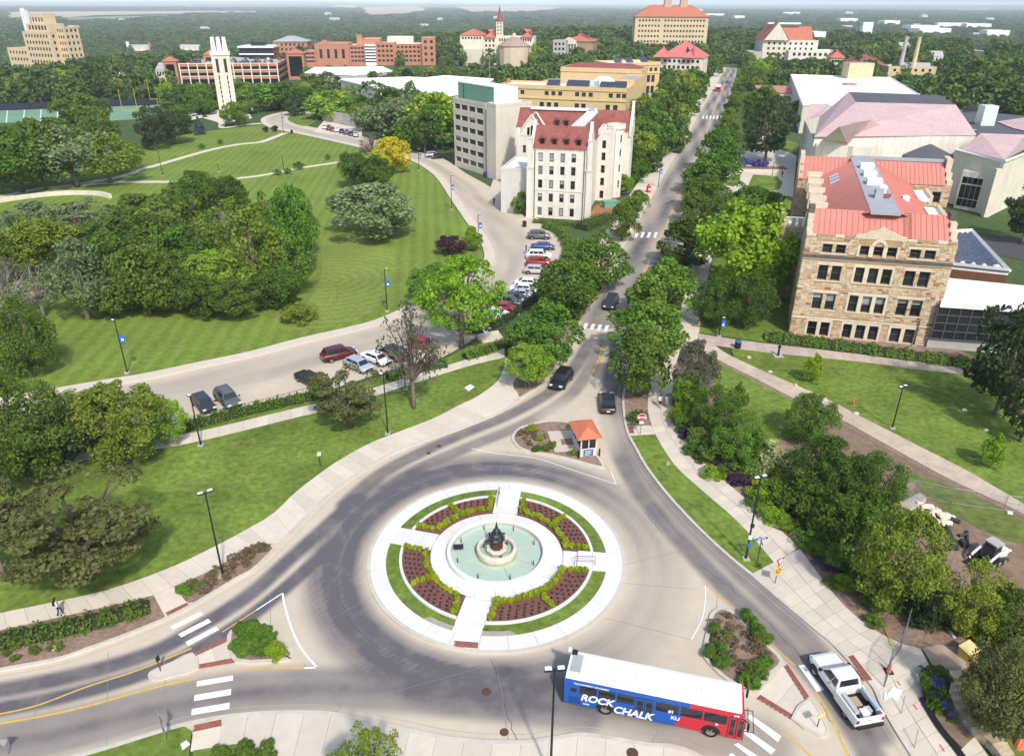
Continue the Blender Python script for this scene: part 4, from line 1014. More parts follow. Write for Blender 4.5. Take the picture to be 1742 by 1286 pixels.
 for k,z in enumerate((2.5,6.2,9.8,13.0)):
  for t in(-100,-55,-10):
   p=c+Vector((1.87*math.cos(rad(t-3)),1.87*math.sin(rad(t-3)),z));B=MB();B.box(-.05,.05,-.28,.28,0,1.6);B.build('tower_window',M_glass,b.root,p,rad(t-3))
 b.box4(11.0,14.5,19,28,0,16.2,M,front=[(1.0,1.9,z0,z1,(1,2,0))for z0,z1 in rows],right=[(1,1.8,z0,z1,(1,2,0))for z0,z1 in rows],roof=M_whiteroof,par=.8)
 # low blank block on the left
 b.box4(-6.6,-.1,3.0,17,0,9.7,pm('pale_block',(.60,.57,.52),.85,.07,.6,.08,.2),roof=M_whiteroof,par=.3)
 return b
WH=white_hall()
# ------------------------------------------------------------------ modern block with green penthouse
def modern():
 o=Vector((-16.7,221.5,0));ux=Vector((-7.1+16.5,207.6-221.1,0)).normalized()
 b=Bld('office_block','six-storey pale panel block with strip windows and green penthouse',o,ux=ux);M=M_modern
 ops=[]
 for k in range(6):
  z=1.6+k*2.85
  for x,n in((.7,3),(4.2,3.6),(8.1,3.6),(12.0,3.6)):ops.append((x,x+(2.9 if x<1 else 3.3),z,z+1.35,(4,2,.5 if(k,int(x))in((2,0),(4,8),(2,4))else 0)))
 b.box4(0,16.4,0,9,0,18.6,M,front=ops,roof=M_whiteroof,par=.5)
 b.bx('slot',16.4,18.2,1.2,8,0,18.4,pm('slot_wall',(.40,.37,.33),.85,.08,.6))
 b.box4(18.2,22.6,-.8,10.5,0,19.0,M,roof=M_whiteroof,par=.4)
 b.bx('door_canopy',22.6,24.0,1.0,4.5,2.9,3.2,M_greyroof);b.bx('door',22.62,22.7,2.0,3.6,0,2.6,M_wood)
 b.box4(14,21.5,10.5,16.5,0,15.5,M,right=[(1,3.4,z,z+1.6,(3,3,0))for z in(4,7.6,11.4)],roof=M_greyroof,par=.4,pale=True)
 b.bx('penthouse',1.2,19.0,1.0,8.4,18.6,22.6,M_green,M_whiteroof);b.bx('penthouse_end',19.0,19.2,.95,8.5,18.6,22.6,M_metalw)
 b.bx('penthouse_groove',3.9,4.3,.9,1.0,18.7,22.4,pm('dark_green',(.05,.11,.08),.6))
 b.bx('roof_rail',1.1,19.3,.9,1.05,22.6,22.85,M_metalw)
 MB().tube([(0,0,0),(0,0,7)],.05,5).build('mast',M_greyroof,b.root,b.w(11,5,22.6))
 b.bx('bin_store',17.2,18.3,-1.4,-.3,0,1.3,pm('blue_bin',(.03,.05,.2),.5))
 return b
MODERN=modern()
# ------------------------------------------------------------------ yellow brick hall
def yellow():
 b=Bld('yellow_hall','long yellow brick hall with several flat-roofed wings',(-5.5,326,0),rad(-18.5));M=M_yellow;zt=12.6
 f=[(x,x+1.7,9.0,10.6,(2,2,0))for x in(3,6.1,8.8,19,21.8,24.6,31.5,34.2,37,45,48,50.8-.6)]+[(x,x+1.8,3.6,6.4,(2,2,0))for x in(3,6.1,17,20,23,31.5,34.2,44,47)]
 b.box4(0,52,0,16,0,zt,M,front=f,right=[(y,y+1.3,z0,z1,(1,2,0))for z0,z1 in((9,10.6),(4,6.4))for y in lin(1.5,12.5,5)],roof=M_whiteroof,par=.7)
 for z in(7.6,11.2):b.bx('cornice',-.25,52.25,-.3,0,z,z+.45,M)
 for k,(x,y,l)in enumerate(((18,5,5),(26,6,9),(40,4,6),(45,7,5))):
  q=[(x,y,zt-.6),(x+l,y,zt-.6),(x+l,y+4,zt+1.6),(x,y+4,zt+1.6)];b.facepoly('solar_array',q,M_solar);b.facepoly('array_back',[q[1],(x+l,y+4,zt-.6),q[2]],M_darkroof)
 b.bx('roof_unit',29,36,11,14,zt-.5,zt+1.3,M_metalw);b.bx('chimney',1.0,2.2,6,7,zt,zt+1.6,M_brick);b.bx('roof_unit',37.5,39.0,7,9,zt-.5,zt+1.6,M_greyroof)
 # court wing
 b.box4(9,44,24,42,0,11.4,M,roof=M_greyroof,par=.6);b.box4(0,9,16,30,0,11.2,M,roof=M_greyroof,par=.5)
 B=MB();q=[(31,26,11),(42,25,11),(41,37,11),(32,38,11)];t=[(34,30,14.2),(39,30,13.6),(38,34,14),(35,34,13.8)]
 B.hexa([b.w(*p)for p in q],[b.w(*p)for p in t]);B.build('white_canopy',M_wht,b.root)
 b.box4(14,50,42,58,0,16.4,M,front=[],right=[(y,y+1.2,12.4,14,(1,2,0))for y in lin(1,13,7)],par=.6,roof=M_redtile);b.hip(14.8,49.2,42.8,57.2,16.2,18.0,M_redtile,inset=5)
 b.box4(44,52,16,42,0,14.4,M,right=[(y,y+1.3,z0,z1,(1,2,0))for z0,z1 in((11,12.6),)for y in lin(2,23,8)],roof=M_greyroof,par=.5)
 for z in(10.4,14.8):b.bx('cornice',13.8,50.3,41.7,42,z,z+.4,M)
 # east wing, built on its own line
 P0,P1=G(1034,107,17),G(1119,104,17);w=Bld.__new__(Bld);w.o=b.o;w.root=b.root;w.ux=(P1-P0).normalized();w.uy=Vector((-w.ux.y,w.ux.x,0));L=(P1-P0).length
 of=Vector((P0.x,P0.y,0))-b.o;x0=of.dot(w.ux);y0=of.dot(w.uy)
 k=L/30.5
 e=[(x*k,x*k+1.6,13.0,14.7,(2,2,0))for x in(2,5,8.6,12.6,16.6,21,24,27)]+[(x*k,x*k+v,8.2,11.4,(2,2,0))for x,v in((2,1.8),(5,1.8),(10,1.8),(14,2.8),(20,1.8),(22.8,1.8),(25.6,1.8))]+[(x*k,x*k+1.8,3.2,6.6,(2,2,0))for x in(20,22.8,25.6)]
 w.box4(x0,x0+L,y0,y0+17,0,17.0,M,front=e,right=[(y,y+1.3,13,14.8,(1,2,0))for y in lin(2,14,5)],roof=M_whiteroof,par=.7)
 for z in(12.1,15.7):w.bx('cornice',x0-.2,x0+L+.2,y0-.3,y0,z,z+.45,M)
 for x in(5,12,21):w.facepoly('solar_array',[(x0+x*k,y0+3,16.5),(x0+x*k+4,y0+3,16.5),(x0+x*k+4,y0+7,18.8),(x0+x*k,y0+7,18.8)],M_solar)
yellow()
# ------------------------------------------------------------------ pink-roofed auditorium
def pink():
 b=Bld('auditorium','large pale stone auditorium with faded pink tiled roofs',(0,0,0));R=lambda*a:tuple(G(*a));B=MB()
 def tile(name,pts,m=M_pink):return b.facepoly(name,[R(*p)for p in pts],m)
 tile('roof',[(1381,229,13),(1659,224,13),(1622,172,18.5),(1452,169,18.5)])
 tile('roof',[(1381,229,13),(1452,169,18.5),(1440,152,18.5),(1391,194,13)])
 tile('roof_deck',[(1452,169,18.5),(1622,172,18.5),(1594,156,18.5),(1440,152,18.5)],M_darkroof)
 tile('roof',[(1659,224,13),(1594,156,18.5),(1622,172,18.5)])
 tile('roof',[(1368,200,12),(1391,194,13),(1408,172,15.5),(1373,173,15.2)])
 # wings towards the sandstone hall
 tile('roof',[(1440,244,10.5),(1512,219,12.7),(1478,199,16.6),(1424,211,17)]);tile('roof',[(1440,244,10.5),(1535,243,10.5),(1512,219,12.7)]);tile('roof',[(1386,241,10.5),(1424,211,17),(1478,199,16.6),(1440,205,15),(1383,232,12)])
 tile('gable_wall',[(1386,241,10.5),(1440,244,10.5),(1424,211,17)],M_lime2)
 def wallpx(pts,z1,m=M_lime2,name='wall'):
  q=[Vector(R(x,y,z1))for x,y in pts]
  for a,c in zip(q[:-1],q[1:]):MB().face([(a.x,a.y,0),(c.x,c.y,0),(c.x,c.y,a.z),(a.x,a.y,a.z)]).build(name,m,b.root)
 wallpx([(1382,229),(1512,227),(1657,225)],12.9);wallpx([(1440,244),(1535,243),(1540,236)],10.4);wallpx([(1381,229),(1386,241)],11.5);wallpx([(1365,200),(1379,230),(1381,258)],11.8);wallpx([(1386,241),(1440,244),(1448,245),(1500,247),(1535,243)],11)
 wallpx([(1512,219),(1568,217),(1596,219),(1657,224)],12.6,M_lime);wallpx([(1657,223),(1622,248)],12,M_lime)
 b.prism('wall',[tuple(R(x,y,12.6))[:2]for x,y in((1512,219),(1657,224),(1640,208),(1500,206))],0,12.55,M_lime,M_whiteroof)
 for x0,x1,z in((1512,1560,13.0),(1560,1592,14.2),(1592,1656,13.1)):
  a,c=Vector(R(x0,218,12.6)),Vector(R(x1,220,12.6));MB().tube([(a.x,a.y,z),(c.x,c.y,z)],.35,4).build('parapet',M_whiteroof,b.root)
  # glass lantern roof and curved link
 c=Vector(R(1575,262,8));MB().lathe([(6.5,0),(6.5,.4),(.2,3.2)],14,c).build('lantern_roof',M_darkroof,b.root);MB().lathe([(6.3,-8),(6.3,0)],14,c).build('lantern_wall',M_lime,b.root)
 # right wing
 w2=Bld('auditorium_wing','angled stone wing with a pink roof right of the auditorium',(0,0,0))
 def t2(name,pts,m=M_pink):return w2.facepoly(name,[R(*p)for p in pts],m)
 t2('roof',[(1630,249,11.5),(1706,265,11.5),(1752,240,14),(1742,222,15),(1665,220,15)])
 def w2px(pts,z1,m):
  q=[Vector(R(x,y,z1))for x,y in pts]
  for a,c in zip(q[:-1],q[1:]):MB().face([(a.x,a.y,0),(c.x,c.y,0),(c.x,c.y,a.z),(a.x,a.y,a.z)]).build('wall',m,w2.root)
 w2px([(1622,248),(1706,268),(1790,235)],12,M_lime);w2px([(1626,274),(1700,290)],8.5,M_modern)
 MB().tube([R(1622,248,12.1),R(1706,268,12.1),R(1790,235,12.1)],.35,4).build('parapet',M_whiteroof,w2.root)
 p=[R(x,y,4.8)for x,y in((1628,312),(1668,318),(1672,300),(1640,296))]
 w2.prism('glazed_bay',[q[:2]for q in p],0,8.5,M_lime)
 a,c=Vector(p[0]),Vector(p[1]);a.z=c.z=0;dd=(c-a).normalized();nn=Vector((dd.y,-dd.x,0))
 for k in range(4):
  for z,h in((.8,1.6),(2.6,3.0),(5.9,1.4)):
   MB().box(0,(c-a).length*.2,-.06,.02,z,z+h).build('window',M_glass,w2.root,a+dd*((c-a).length*(.08+.22*k)),math.atan2(dd.y,dd.x))
 for x,y in((1712,282),(1690,300)):
  q=Vector(R(x,y,8));MB().box(-.6,.6,-.6,.6,-8,2.5).build('buttress',M_lime,w2.root,q)
 t2('roof_deck',[(1624,180,13.4),(1740,190,13.4),(1800,215,13.4),(1742,236,13.4),(1660,222,13.4)],M_darkroof);t2('roof',[(1692,200,13.6),(1742,192,14.5),(1790,205,15),(1742,216,13.6),(1720,211,13.6)])
 MB().box(-1.8,1.8,-1.6,1.6,0,5).build('roof_unit',M_metalw,w2.root,R(1670,206,13.4));t2('roof',[(1634,182,13.5),(1660,182,13.5),(1650,168,16.5)])
pink()
# white flat-roofed hall behind it
def lowhall(name,label,px,z,m,mr,z0=0,par=.5):
 P=[G(x,y,z)for x,y in px];o=Vector((P[0].x,P[0].y,0));b=Bld(name,label,o);q=[(p.x-o.x,p.y-o.y)for p in P]
 a=sum(q[i][0]*q[(i+1)%len(q)][1]-q[(i+1)%len(q)][0]*q[i][1]for i in range(len(q)))
 if a<0:q=q[::-1]
 b.prism('wall',q,z0,z,m,mr)
 for i in range(len(q)):
  a_,c_=q[i],q[(i+1)%len(q)];B=MB();B.tube([(a_[0],a_[1],z+.1),(c_[0],c_[1],z+.1)],.3,4);B.build('parapet',mr,b.root)
 return b,q
b,q=lowhall('library','broad flat white-roofed library right of the boulevard',[(1362,176),(1440,176),(1560,156),(1512,128),(1341,124)],9.5,M_modern,M_whiteroof)
p=G(1452,128,9.5)-b.o;MB().box(-6,6,-4,4,0,7,0,1).build('plant_room',[M_tan,M_greyroof],b.root,p);p=G(1441,140,9.5)-b.o;MB().box(-2.5,2.5,-2,2,0,.6).build('roof_hatch',M_brick,b.root,p)
p=G(1362,178,4)-b.o
for k,(x,y)in enumerate(((1358,186),(1366,190))):MB().box(-.6,.6,-.2,.2,0,5).build('slit_window',M_glass,b.root,G(x,y,3)-b.o)
b=Bld('pavilion','small pavilion with a flat red roof beside the boulevard',G(1286,172),rad(-8),cat='building');b.box4(0,15,0,16,0,4.6,M_lime,roof=M_redmetal);b.seams([(-.4,-.4,4.6),(15.4,-.4,4.6),(15.4,16,6.4),(-.4,16,6.4)],12,M_redmetal)
b,q=lowhall('flat_hall','long low white-roofed hall among trees left of the office block',[(575,139),(640,154),(668,152),(737,170),(800,158),(835,136),(752,131),(720,135),(690,134)],9,M_modern,M_whiteroof)
b,q=lowhall('flat_hall','low white-roofed building in front of the brick union',[(514,128),(530,119),(648,117),(664,124),(600,132)],8,M_modern,M_whiteroof)
# ------------------------------------------------------------------ bell tower
def campanile():
 p=G(386,197);b=Bld('bell_tower','tall pale stone bell tower with white stepped crown',p,rad(18),cat='bell tower');M=M_lime;h=22.6
 for s in(0,1):
  pass
 hw=3.4
 slots=lambda:[(x,x+.5,z0,z1,(1,1,0))for x in(1.55,4.75)for z0,z1 in((2.4,4),(4.3,5.8),(6.1,7.6),(7.9,9.4),(9.7,11.2),(11.5,13),(13.3,15))]+[(x,x+1.1,16.0,21.3,(2,4,0))for x in(1.3,4.4)]
 b.box4(-hw,hw,-hw,hw,0,h,M,front=slots(),left=slots(),right=slots(),back=slots(),roof=M_wht)
 for x in(-hw,hw-.7):
  for y in(-hw,hw-.7):b.bx('pier',x-.12,x+.82,y-.12,y+.82,0,h+.6,M)
 b.bx('base',-hw-1,hw+1,-hw-1,hw+1,0,1.0,M_lime2);b.bx('cornice',-hw-.4,hw+.4,-hw-.4,hw+.4,h,h+1.2,M_wht)
 for k in range(3):
  x=-hw+.35+k*2.2
  B=MB();B.hexa([b.w(x,-hw+.4,h+1.2),b.w(x+1.9,-hw+.4,h+1.2),b.w(x+1.9,hw-.4,h+1.2),b.w(x,hw-.4,h+1.2)],[b.w(x+.25,-hw+1.5,h+6.6),b.w(x+1.5,-hw+1.5,h+6.6),b.w(x+1.5,hw-1.5,h+6.6),b.w(x+.25,hw-1.5,h+6.6)]);B.build('crown_fin',M_wht,b.root)
campanile()
# ------------------------------------------------------------------ far buildings
def far(x0,x1,ytop,Y,ang=0):
 a,c=at(x0,ytop,Y),at(x1,ytop,Y);zb=terr((a.x+c.x)/2,Y);return Vector((a.x,Y,zb)),c.x-a.x,a.z-zb
def W_(L,n,rows,w,st=(1,1,0),m0=.06):return[(L*(m0+(1-2*m0)*(i+.5)/n)-w/2,L*(m0+(1-2*m0)*(i+.5)/n)+w/2,z0,z1,st)for z0,z1 in rows for i in range(n)]
def rws(z0,z1,n,f=.5):s=(z1-z0)/n;return[(z0+s*k+s*(1-f)/2,z0+s*k+s*(1+f)/2)for k in range(n)]
o,L,h=far(1076,1199,27,800)
b=Bld('twin_tower_hall','big tan hall with red hip roof and two square towers on the skyline',o,rad(-4));bw=[q for q in W_(L,21,rws(6,h-1,5,.42),1.7,m0=.04)if not(L*.33<q[0]<L*.36 or L*.62<q[0]<L*.66)]
b.box4(0,L,0,34,0,h,M_tan,front=bw,left=W_(34,6,rws(6,h-1,5,.4),1.6));b.hip(0,L,0,34,h,h+10,M_rsfar,inset=15,over=1.2)
for x in(L*.40,L*.62):
 b.bx('roof_tower',x,x+7,12,20,h+3,h+19,pm('tower_stone',(.52,.38,.27),.85,.1,.3));b.bx('tower_cap',x-.4,x+7.4,11.6,20.4,h+17,h+17.8,M_tan)
o,L,h=far(30,112,54,560)
b=Bld('hotel_tower','stepped tan hotel tower at the upper left edge',o,rad(-20));L*=.74
b.box4(0,L,0,18,-8,h*.92,M_tan,front=W_(L,8,rws(2,h*.9,7,.5),1.5),right=W_(18,4,rws(2,h*.9,7,.5),1.8),roof=M_tan,par=.8)
b.box4(2,L-3,3,16,h*.92,h*1.06,M_tan,front=W_(L-5,6,[(h*.95,h*1.03)],1.8),roof=M_tan,par=.6);b.box4(5,L-7,5,14,h*1.06,h*1.25,M_tan,front=W_(L-12,4,[(h*1.1,h*1.18)],1.4),roof=M_tan,par=.5)
b.box4(L,L+7,6,18,-8,h*1.0,M_tan,front=W_(7,3,rws(2,h,8,.5),1.2),right=W_(12,3,rws(2,h,8,.5),1.6),roof=M_tan,par=.6)
b.box4(-22,0,3,16,-8,h*.6,M_tan,front=W_(22,7,rws(2,h*.58,4,.45),1.5),roof=M_greyroof,par=.6)
o,L,h=far(27,38,22,640)
b=Bld('white_pylons','pair of tall white pylons behind the hotel tower',o+Vector((0,0,0)),rad(-20),cat='tower');b.bx('pylon',0,1.7,0,3,0,h,M_wht);b.bx('pylon',2.8,4.5,0,3,0,h-1.2,M_wht);b.bx('pylon_bridge',1.7,2.8,1,2,h-6,h-4,M_wht)
# museum
o,L,h=far(775,815,62,600)
b=Bld('museum','cream stone museum with red roofs, round apse and slender spired tower',o,rad(-6));M=M_lime
b.box4(0,L,6,28,0,h,M,front=W_(L,7,[(h-2.6,h-1)],1.3),roof=M_rsfar);b.hip(0,L,6,28,h,h+4.5,M_rsfar,inset=9,over=.6);b.bx('block',.5,L,0,6,0,h-9,M_modern)
k=L/40.0
b.box4(40*k,62*k,8,26,0,h-1.5,M,front=W_(22*k,3,rws(2,h-2,5,.5),1.4),roof=M_whiteroof,par=.5);b.hip(42*k,60*k,7,20,h-1.4,h+4,M_rsfar)
b.box4(62*k,127*k,10,30,0,h-1,M,front=W_(65*k,14,[(h-4,h-2)],1.1),roof=M_whiteroof,par=.5);b.hip(104*k,124*k,9,24,h-1,h+4.2,M_rsfar)
c=b.w(93*k,8,0);MB().lathe([(27*k,-1),(27*k,h-7),(28.5*k,h-6.8),(5*k,h-1),(3*k,h+1),(.1,h+2)],14,c).build('apse',[pm('apse_stone',(.58,.47,.34),.85,.1,.4)],b.root)
MB().lathe([(28.6*k,h-6.7),(5.2*k,h-.9),(.1,h-.5)],14,c,).build('apse_roof',pm('apse_roof_tile',(.36,.25,.20),.85,.12,.5),b.root)
tz=at(842,38,606).z-o.z;x=61*k
b.box4(x,x+11*k,12,12+11*k,0,tz,M,front=W_(11*k,2,rws(h,tz,4,.5),.9),roof=M_lime);p=b.w(x+5.5*k,12+5.5*k,tz);MB().lathe([(6.5*k,0),(6.8*k,.6),(3.2*k,4.5),(.1,10.5)],8,p,ph=.5).build('spire',M_redtile,b.root)
# brick union
o,L,h=far(516,735,86,600)
b=Bld('brick_union','long orange brick union building with white bays and mixed roofs',o,rad(4));s=L/219
def ub(x0,x1,y0,ytop,d=20,m=M_brick,n=0,rows=1,w=2,roof=M_whiteroof):
 hh=at(600,ytop,600).z-o.z;X0,X1=(x0-516)*s,(x1-516)*s
 b.box4(X0,X1,y0,y0+d,-6,hh,m,front=W_(X1-X0,n,rws(1.5,hh-.6,rows,.5),w,(2,2,0))if n else(),right=W_(d,4,rws(1.5,hh-.6,rows,.45),2)if n else(),roof=roof,par=.5)
ub(514,531,-4,89,14,n=3,rows=3);ub(531,588,-2,77,26,n=4,rows=1,roof=M_greyroof);ub(588,615,0,80,24,n=4,rows=4);ub(615,633,-1.5,79,24,M_wht,n=3,rows=6,w=3.2);ub(608,640,10,70,20)
ub(633,665,0,76,22,n=4,rows=4,roof=M_greyroof);ub(665,712,1,78,24,n=6,rows=4);ub(650,695,20,68,16,M_lime);ub(712,735,-3,67,18,n=2,rows=4)
for x,yt in((540,72),(600,62)):b.bx('chimney',(x-516)*s,(x-514)*s+3,8,11,10,at(x,yt+6,600).z-o.z+2,M_brick)
# parking garage
o,L,h=far(300,462,116,455)
b=Bld('parking_garage','multi-level parking garage with brick bands and rooftop cars',o,rad(8),cat='garage');B_=M_brick
for k in range(3):
 z=h*(k+1)/3
 b.bx('deck',0,L,0,46,z-.5,z-.1,M_conc);b.bx('brick_band',-.2,L+.2,-.3,0,z-.9,z+.5,B_);b.bx('cap',-.25,L+.25,-.35,.05,z+.5,z+.85,M_lime2);b.bx('brick_band',L,L+.3,0,46,z-.9,z+.5,B_)
for k in range(12):b.bx('column',L*k/11-.3,L*k/11+.3,-.45,-.31,0,h+.9,M_lime2)
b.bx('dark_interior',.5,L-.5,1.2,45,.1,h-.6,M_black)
for x,y,w_,hh in((-8,-2,7,4.5),(7,30,7,6),(L+3,20,10,7)):
 b.bx('stair_tower',x,x+w_,y,y+w_,0,h+hh-2.5,B_);b.bx('tower_glass',x+1.2,x+w_-1.2,y-.1,y,h*.2,h+hh-4,M_glass);b.hip(x,x+w_,y,y+w_,h+hh-2.5,h+hh,M_rsfar,over=.5)
GAR=(b,L,h)
# others at the back
def simple(name,label,x0,x1,yt,Y,d,m,n=0,rows=2,roof=M_whiteroof,ang=0,hipz=0,hm=M_rsfar,w=1.6,zb=-6):
 o,L,h=far(x0,x1,yt,Y);b=Bld(name,label,o,rad(ang))
 b.box4(0,L,0,d,zb,h,m,front=W_(L,n,rws(max(.5,h-3.6*rows),h-.5,rows,.5),w)if n else(),right=W_(d,max(2,n//2),rws(max(.5,h-3.6*rows),h-.5,rows,.5),w)if n else(),roof=roof,par=0 if hipz else.5)
 if hipz:b.hip(0,L,0,d,h,h+hipz,hm,over=.8)
 return b,L,h
simple('brick_block','red brick block with a grey roof behind the parking garage',459,516,75,660,22,M_brick,7,3,M_greyroof,5,4,M_greyroof)
b,L,h=simple('glass_office','low dark-glazed office with white roof slabs behind the garage',402,458,86,640,22,M_glass,0,2,M_whiteroof,3)
b.bx('roof_slab',-1,L+1,-1.5,23,h,h+1.2,M_wht);b.bx('floor_band',-.5,L+.5,-1,0,h-5,h-4,M_wht);b.bx('plant_room',L*.3,L*.7,6,14,h+1.2,h+4,M_black)
b,L,h=simple('portico_hall','brown stone hall with tall columns and red hip roof',950,1004,70,640,30,pm('brown_stone',(.33,.25,.16),.85,.12,.4),0,2,M_rsfar,-12,5)
for k in range(5):MB().lathe([(.7,0),(.6,h-2)],8,(0,0,0)).build('column',M_lime,b.root,b.w(L*.12+k*2.3,-1.5,0))
b.bx('entablature',0,12,-2.4,0,h-2,h,M_lime);B=MB();B.loft([[b.w(0,-2.4,h),b.w(12,-2.4,h),b.w(6,-2.4,h+3)],[b.w(0,1,h),b.w(12,1,h),b.w(6,1,h+3)]]);o_=B.build('pediment',M_lime,b.root);recalc(o_)
simple('grey_annex','grey concrete annex left of the portico hall',936,958,69,610,14,M_conc,3,4,M_greyroof,-10)
b,L,h=simple('red_roof_hall','stone hall with a broad pinkish red hipped roof by the boulevard',1119,1190,95,500,26,M_lime,8,2,M_rsfar,-20,9,pm('rose_roof',(.52,.16,.14),.8,.1,.6));b.hip(-4,6,-3,8,h,h+6,MATS['rose_roof']);b.hip(L*.55,L*.8,-2.5,8,h,h+6,MATS['rose_roof'])
# gothic library on the right
b,L,h=simple('gothic_library','cream gothic library with steep orange-red roofs right of the boulevard',1294,1384,65,620,40,M_lime,9,4,M_rsfar,-8)
b.gable(0,L*.45,-2,40,h,h+12,M_rsfar,M_lime,axis='y',over=.8);b.gable(L*.3,L*.92,4,30,h-1,h+9,M_rsfar,M_lime,axis='x',over=.8);b.bx('flat_ridge',L*.1,L*.7,14,22,h+10.6,h+11.6,M_wht)
b.box4(L*.45,L*1.3,-10,10,-4,h*.62,M_lime2,front=W_(L*.85,8,rws(2,h*.6,2,.5),2,(2,2,0)),roof=M_whiteroof,par=.6);b.box4(-14,0,-4,12,-4,h*.55,M_conc,roof=M_greyroof,par=.5)
b,L,h=simple('tower_house','small square stone tower with pyramid red roof',1409,1431,94,520,10,M_tan,4,1,M_rsfar,-5,4.5)
simple('red_shed','long building with dull red roof in the right trees',1440,1500,104,520,20,M_tan,0,1,M_redtile,-6,5,M_redtile)
b,L,h=simple('power_house','low pale industrial building under two chimneys',1508,1586,108,500,18,M_tan,6,1,M_whiteroof,-6)
for k,(x,yt,m)in enumerate(((1527,59,M_conc),(1549,60,M_tan))):
 p=at(x,108,506);t=at(x+5,yt,506);B=MB();B.lathe([(1.5,-10),(1.05,t.z-p.z),(1.25,t.z-p.z+.2),(1.25,t.z-p.z+.8),(.8,t.z-p.z+.8)],12);tag(B.build('smokestack',m,None,p),('grey metal smokestack, left of the pair' if k==0 else 'tan brick smokestack, right of the pair'),'smokestack')
b,L,h=simple('grain_silos','cluster of tall white grain silos on the far plain',1463,1478,34,1500,10,M_wht,0,1,M_wht,0,zb=-2)
for k in range(5):MB().lathe([(2.6,0),(2.6,h),(.3,h+1.2)],10).build('silo',M_wht,b.root,b.w(1.5+k*3.6,-1.5,0))
WHS=[(1545,1600,38,1700),(1590,1640,33,1900),(1640,1680,34,1950),(1560,1622,43,1450),(1425,1455,27,2100),(1195,1228,21,2300),(1328,1356,17,2600),(1380,1402,50,1300),(1675,1712,45,1500),(1500,1530,30,2000),(1180,1190,14,2800),(1245,1262,24,2300),(1650,1668,80,800)]
for k,(x0,x1,yt,Y)in enumerate(WHS):
 Y=(CAMH+27)*1300/max(8,yt-3+(x0-871)*.0043);simple('warehouse','white warehouse shed far off in the right-hand plain',x0,x1,yt,Y,40,M_wht,0,1,M_whiteroof,RN.uniform(-15,15),zb=-3)[0].root['group']='white sheds on the far plain'
HS=[(186,205,130,470),(258,275,118,520),(300,334,83,760),(210,250,84,700),(40,54,112,520),(205,238,57,1100),(1580,1600,85,900),(1525,1545,70,1100),(540,552,56,1300)]
for k,(x0,x1,yt,Y)in enumerate(HS):
 for Y in range(300,4000,20):
  q_=at((x0+x1)/2,yt,Y)
  if q_.z-terr(q_.x,Y)<9:break
 HS[k]=(x0,x1,yt,Y);o,L,h=far(x0,x1,yt,Y);b=Bld('house',['cream gabled house among the left trees below the hotel','pale small house left of the parking garage','white flat house behind the bell tower trees','white mission-style hall with small tower in the left trees','grey roofed house under the hotel tower','long pale red-roofed house far in the left woods','pale house in the right-hand woods, nearer one','pale house in the right-hand woods, farther one','white speck of a house in the woods beyond the union'][k],o,rad(RN.uniform(-25,25)),cat='house')
 b.box4(0,L,0,10,-6,h-2,M_lime2,front=W_(L,3,[(max(.5,h-5),h-3)],1.2));b.gable(0,L,0,10,h-2,h+1.5,M_greyroof if k%2 else M_conc,M_lime2)
 if k==3:b.bx('bell_turret',0,4,0,4,-6,h+6,M_wht);b.bx('turret',L-4,L,0,4,-6,h+4,M_brick)
 # sports field on the left
pf=[GT(*p)for p in((-60,200),(250,190),(300,180),(260,176),(160,178),(-60,190))]
pf=[G(x,y)for x,y in((-80,218),(150,214),(262,206),(268,184),(150,190),(-80,200))]
region('sports_field',pf,-.1,.06,pm('artificial_turf',(.16,.30,.18),.9,.08,.3,.1,.05),'green artificial turf sports field at the left')
for k in range(9):
 a=pf[1].lerp(pf[0],k/8);c=pf[4].lerp(pf[5],k/8);band('yard_line',[a,c],.35,0,.075,M_paintw,'white yard line across the sports field')
band('field_wall',[G(-80,200),G(90,191),G(165,188),G(268,183)],.3,0,2.6,pm('navy_pad',(.02,.024,.045),.7),None,kind='thing');o=bpy.data.objects['field_wall'];tag(o,'dark padded wall along the far side of the sports field','wall',kind='thing')
for k,(x,y)in enumerate(((220,207),(265,186))):
 p=G(x,y);B=MB();B.tube([(0,0,0),(0,0,3)],.12,6);B.tube([(-2.8,0,3),(2.8,0,3)],.1,6);B.tube([(-2.8,0,3),(-2.8,0,11)],.09,6);B.tube([(2.8,0,3),(2.8,0,11)],.09,6)
 tag(B.build('goalpost',pm('yellow_post',(.62,.45,.05),.5),None,p,.7),['yellow goalpost at the near end of the sports field','yellow goalpost at the far end of the sports field'][k],'goalpost')
 # curved stone wall above the wood and grey wall by the upper parking
band('stone_wall',gl([(-40,362),(0,352),(69,342),(121,338),(165,339),(186,344)],4),.7,0,1.0,M_lime,None,kind='thing');tag(bpy.data.objects['stone_wall'],'low curved stone wall above the wood at the left','wall',kind='thing')
band('retaining_wall',gl([(545,208),(580,214),(615,224)],2),.4,0,4.0,M_conc,None,kind='thing');tag(bpy.data.objects['retaining_wall'],'grey retaining wall behind the upper parked cars','wall',kind='thing')
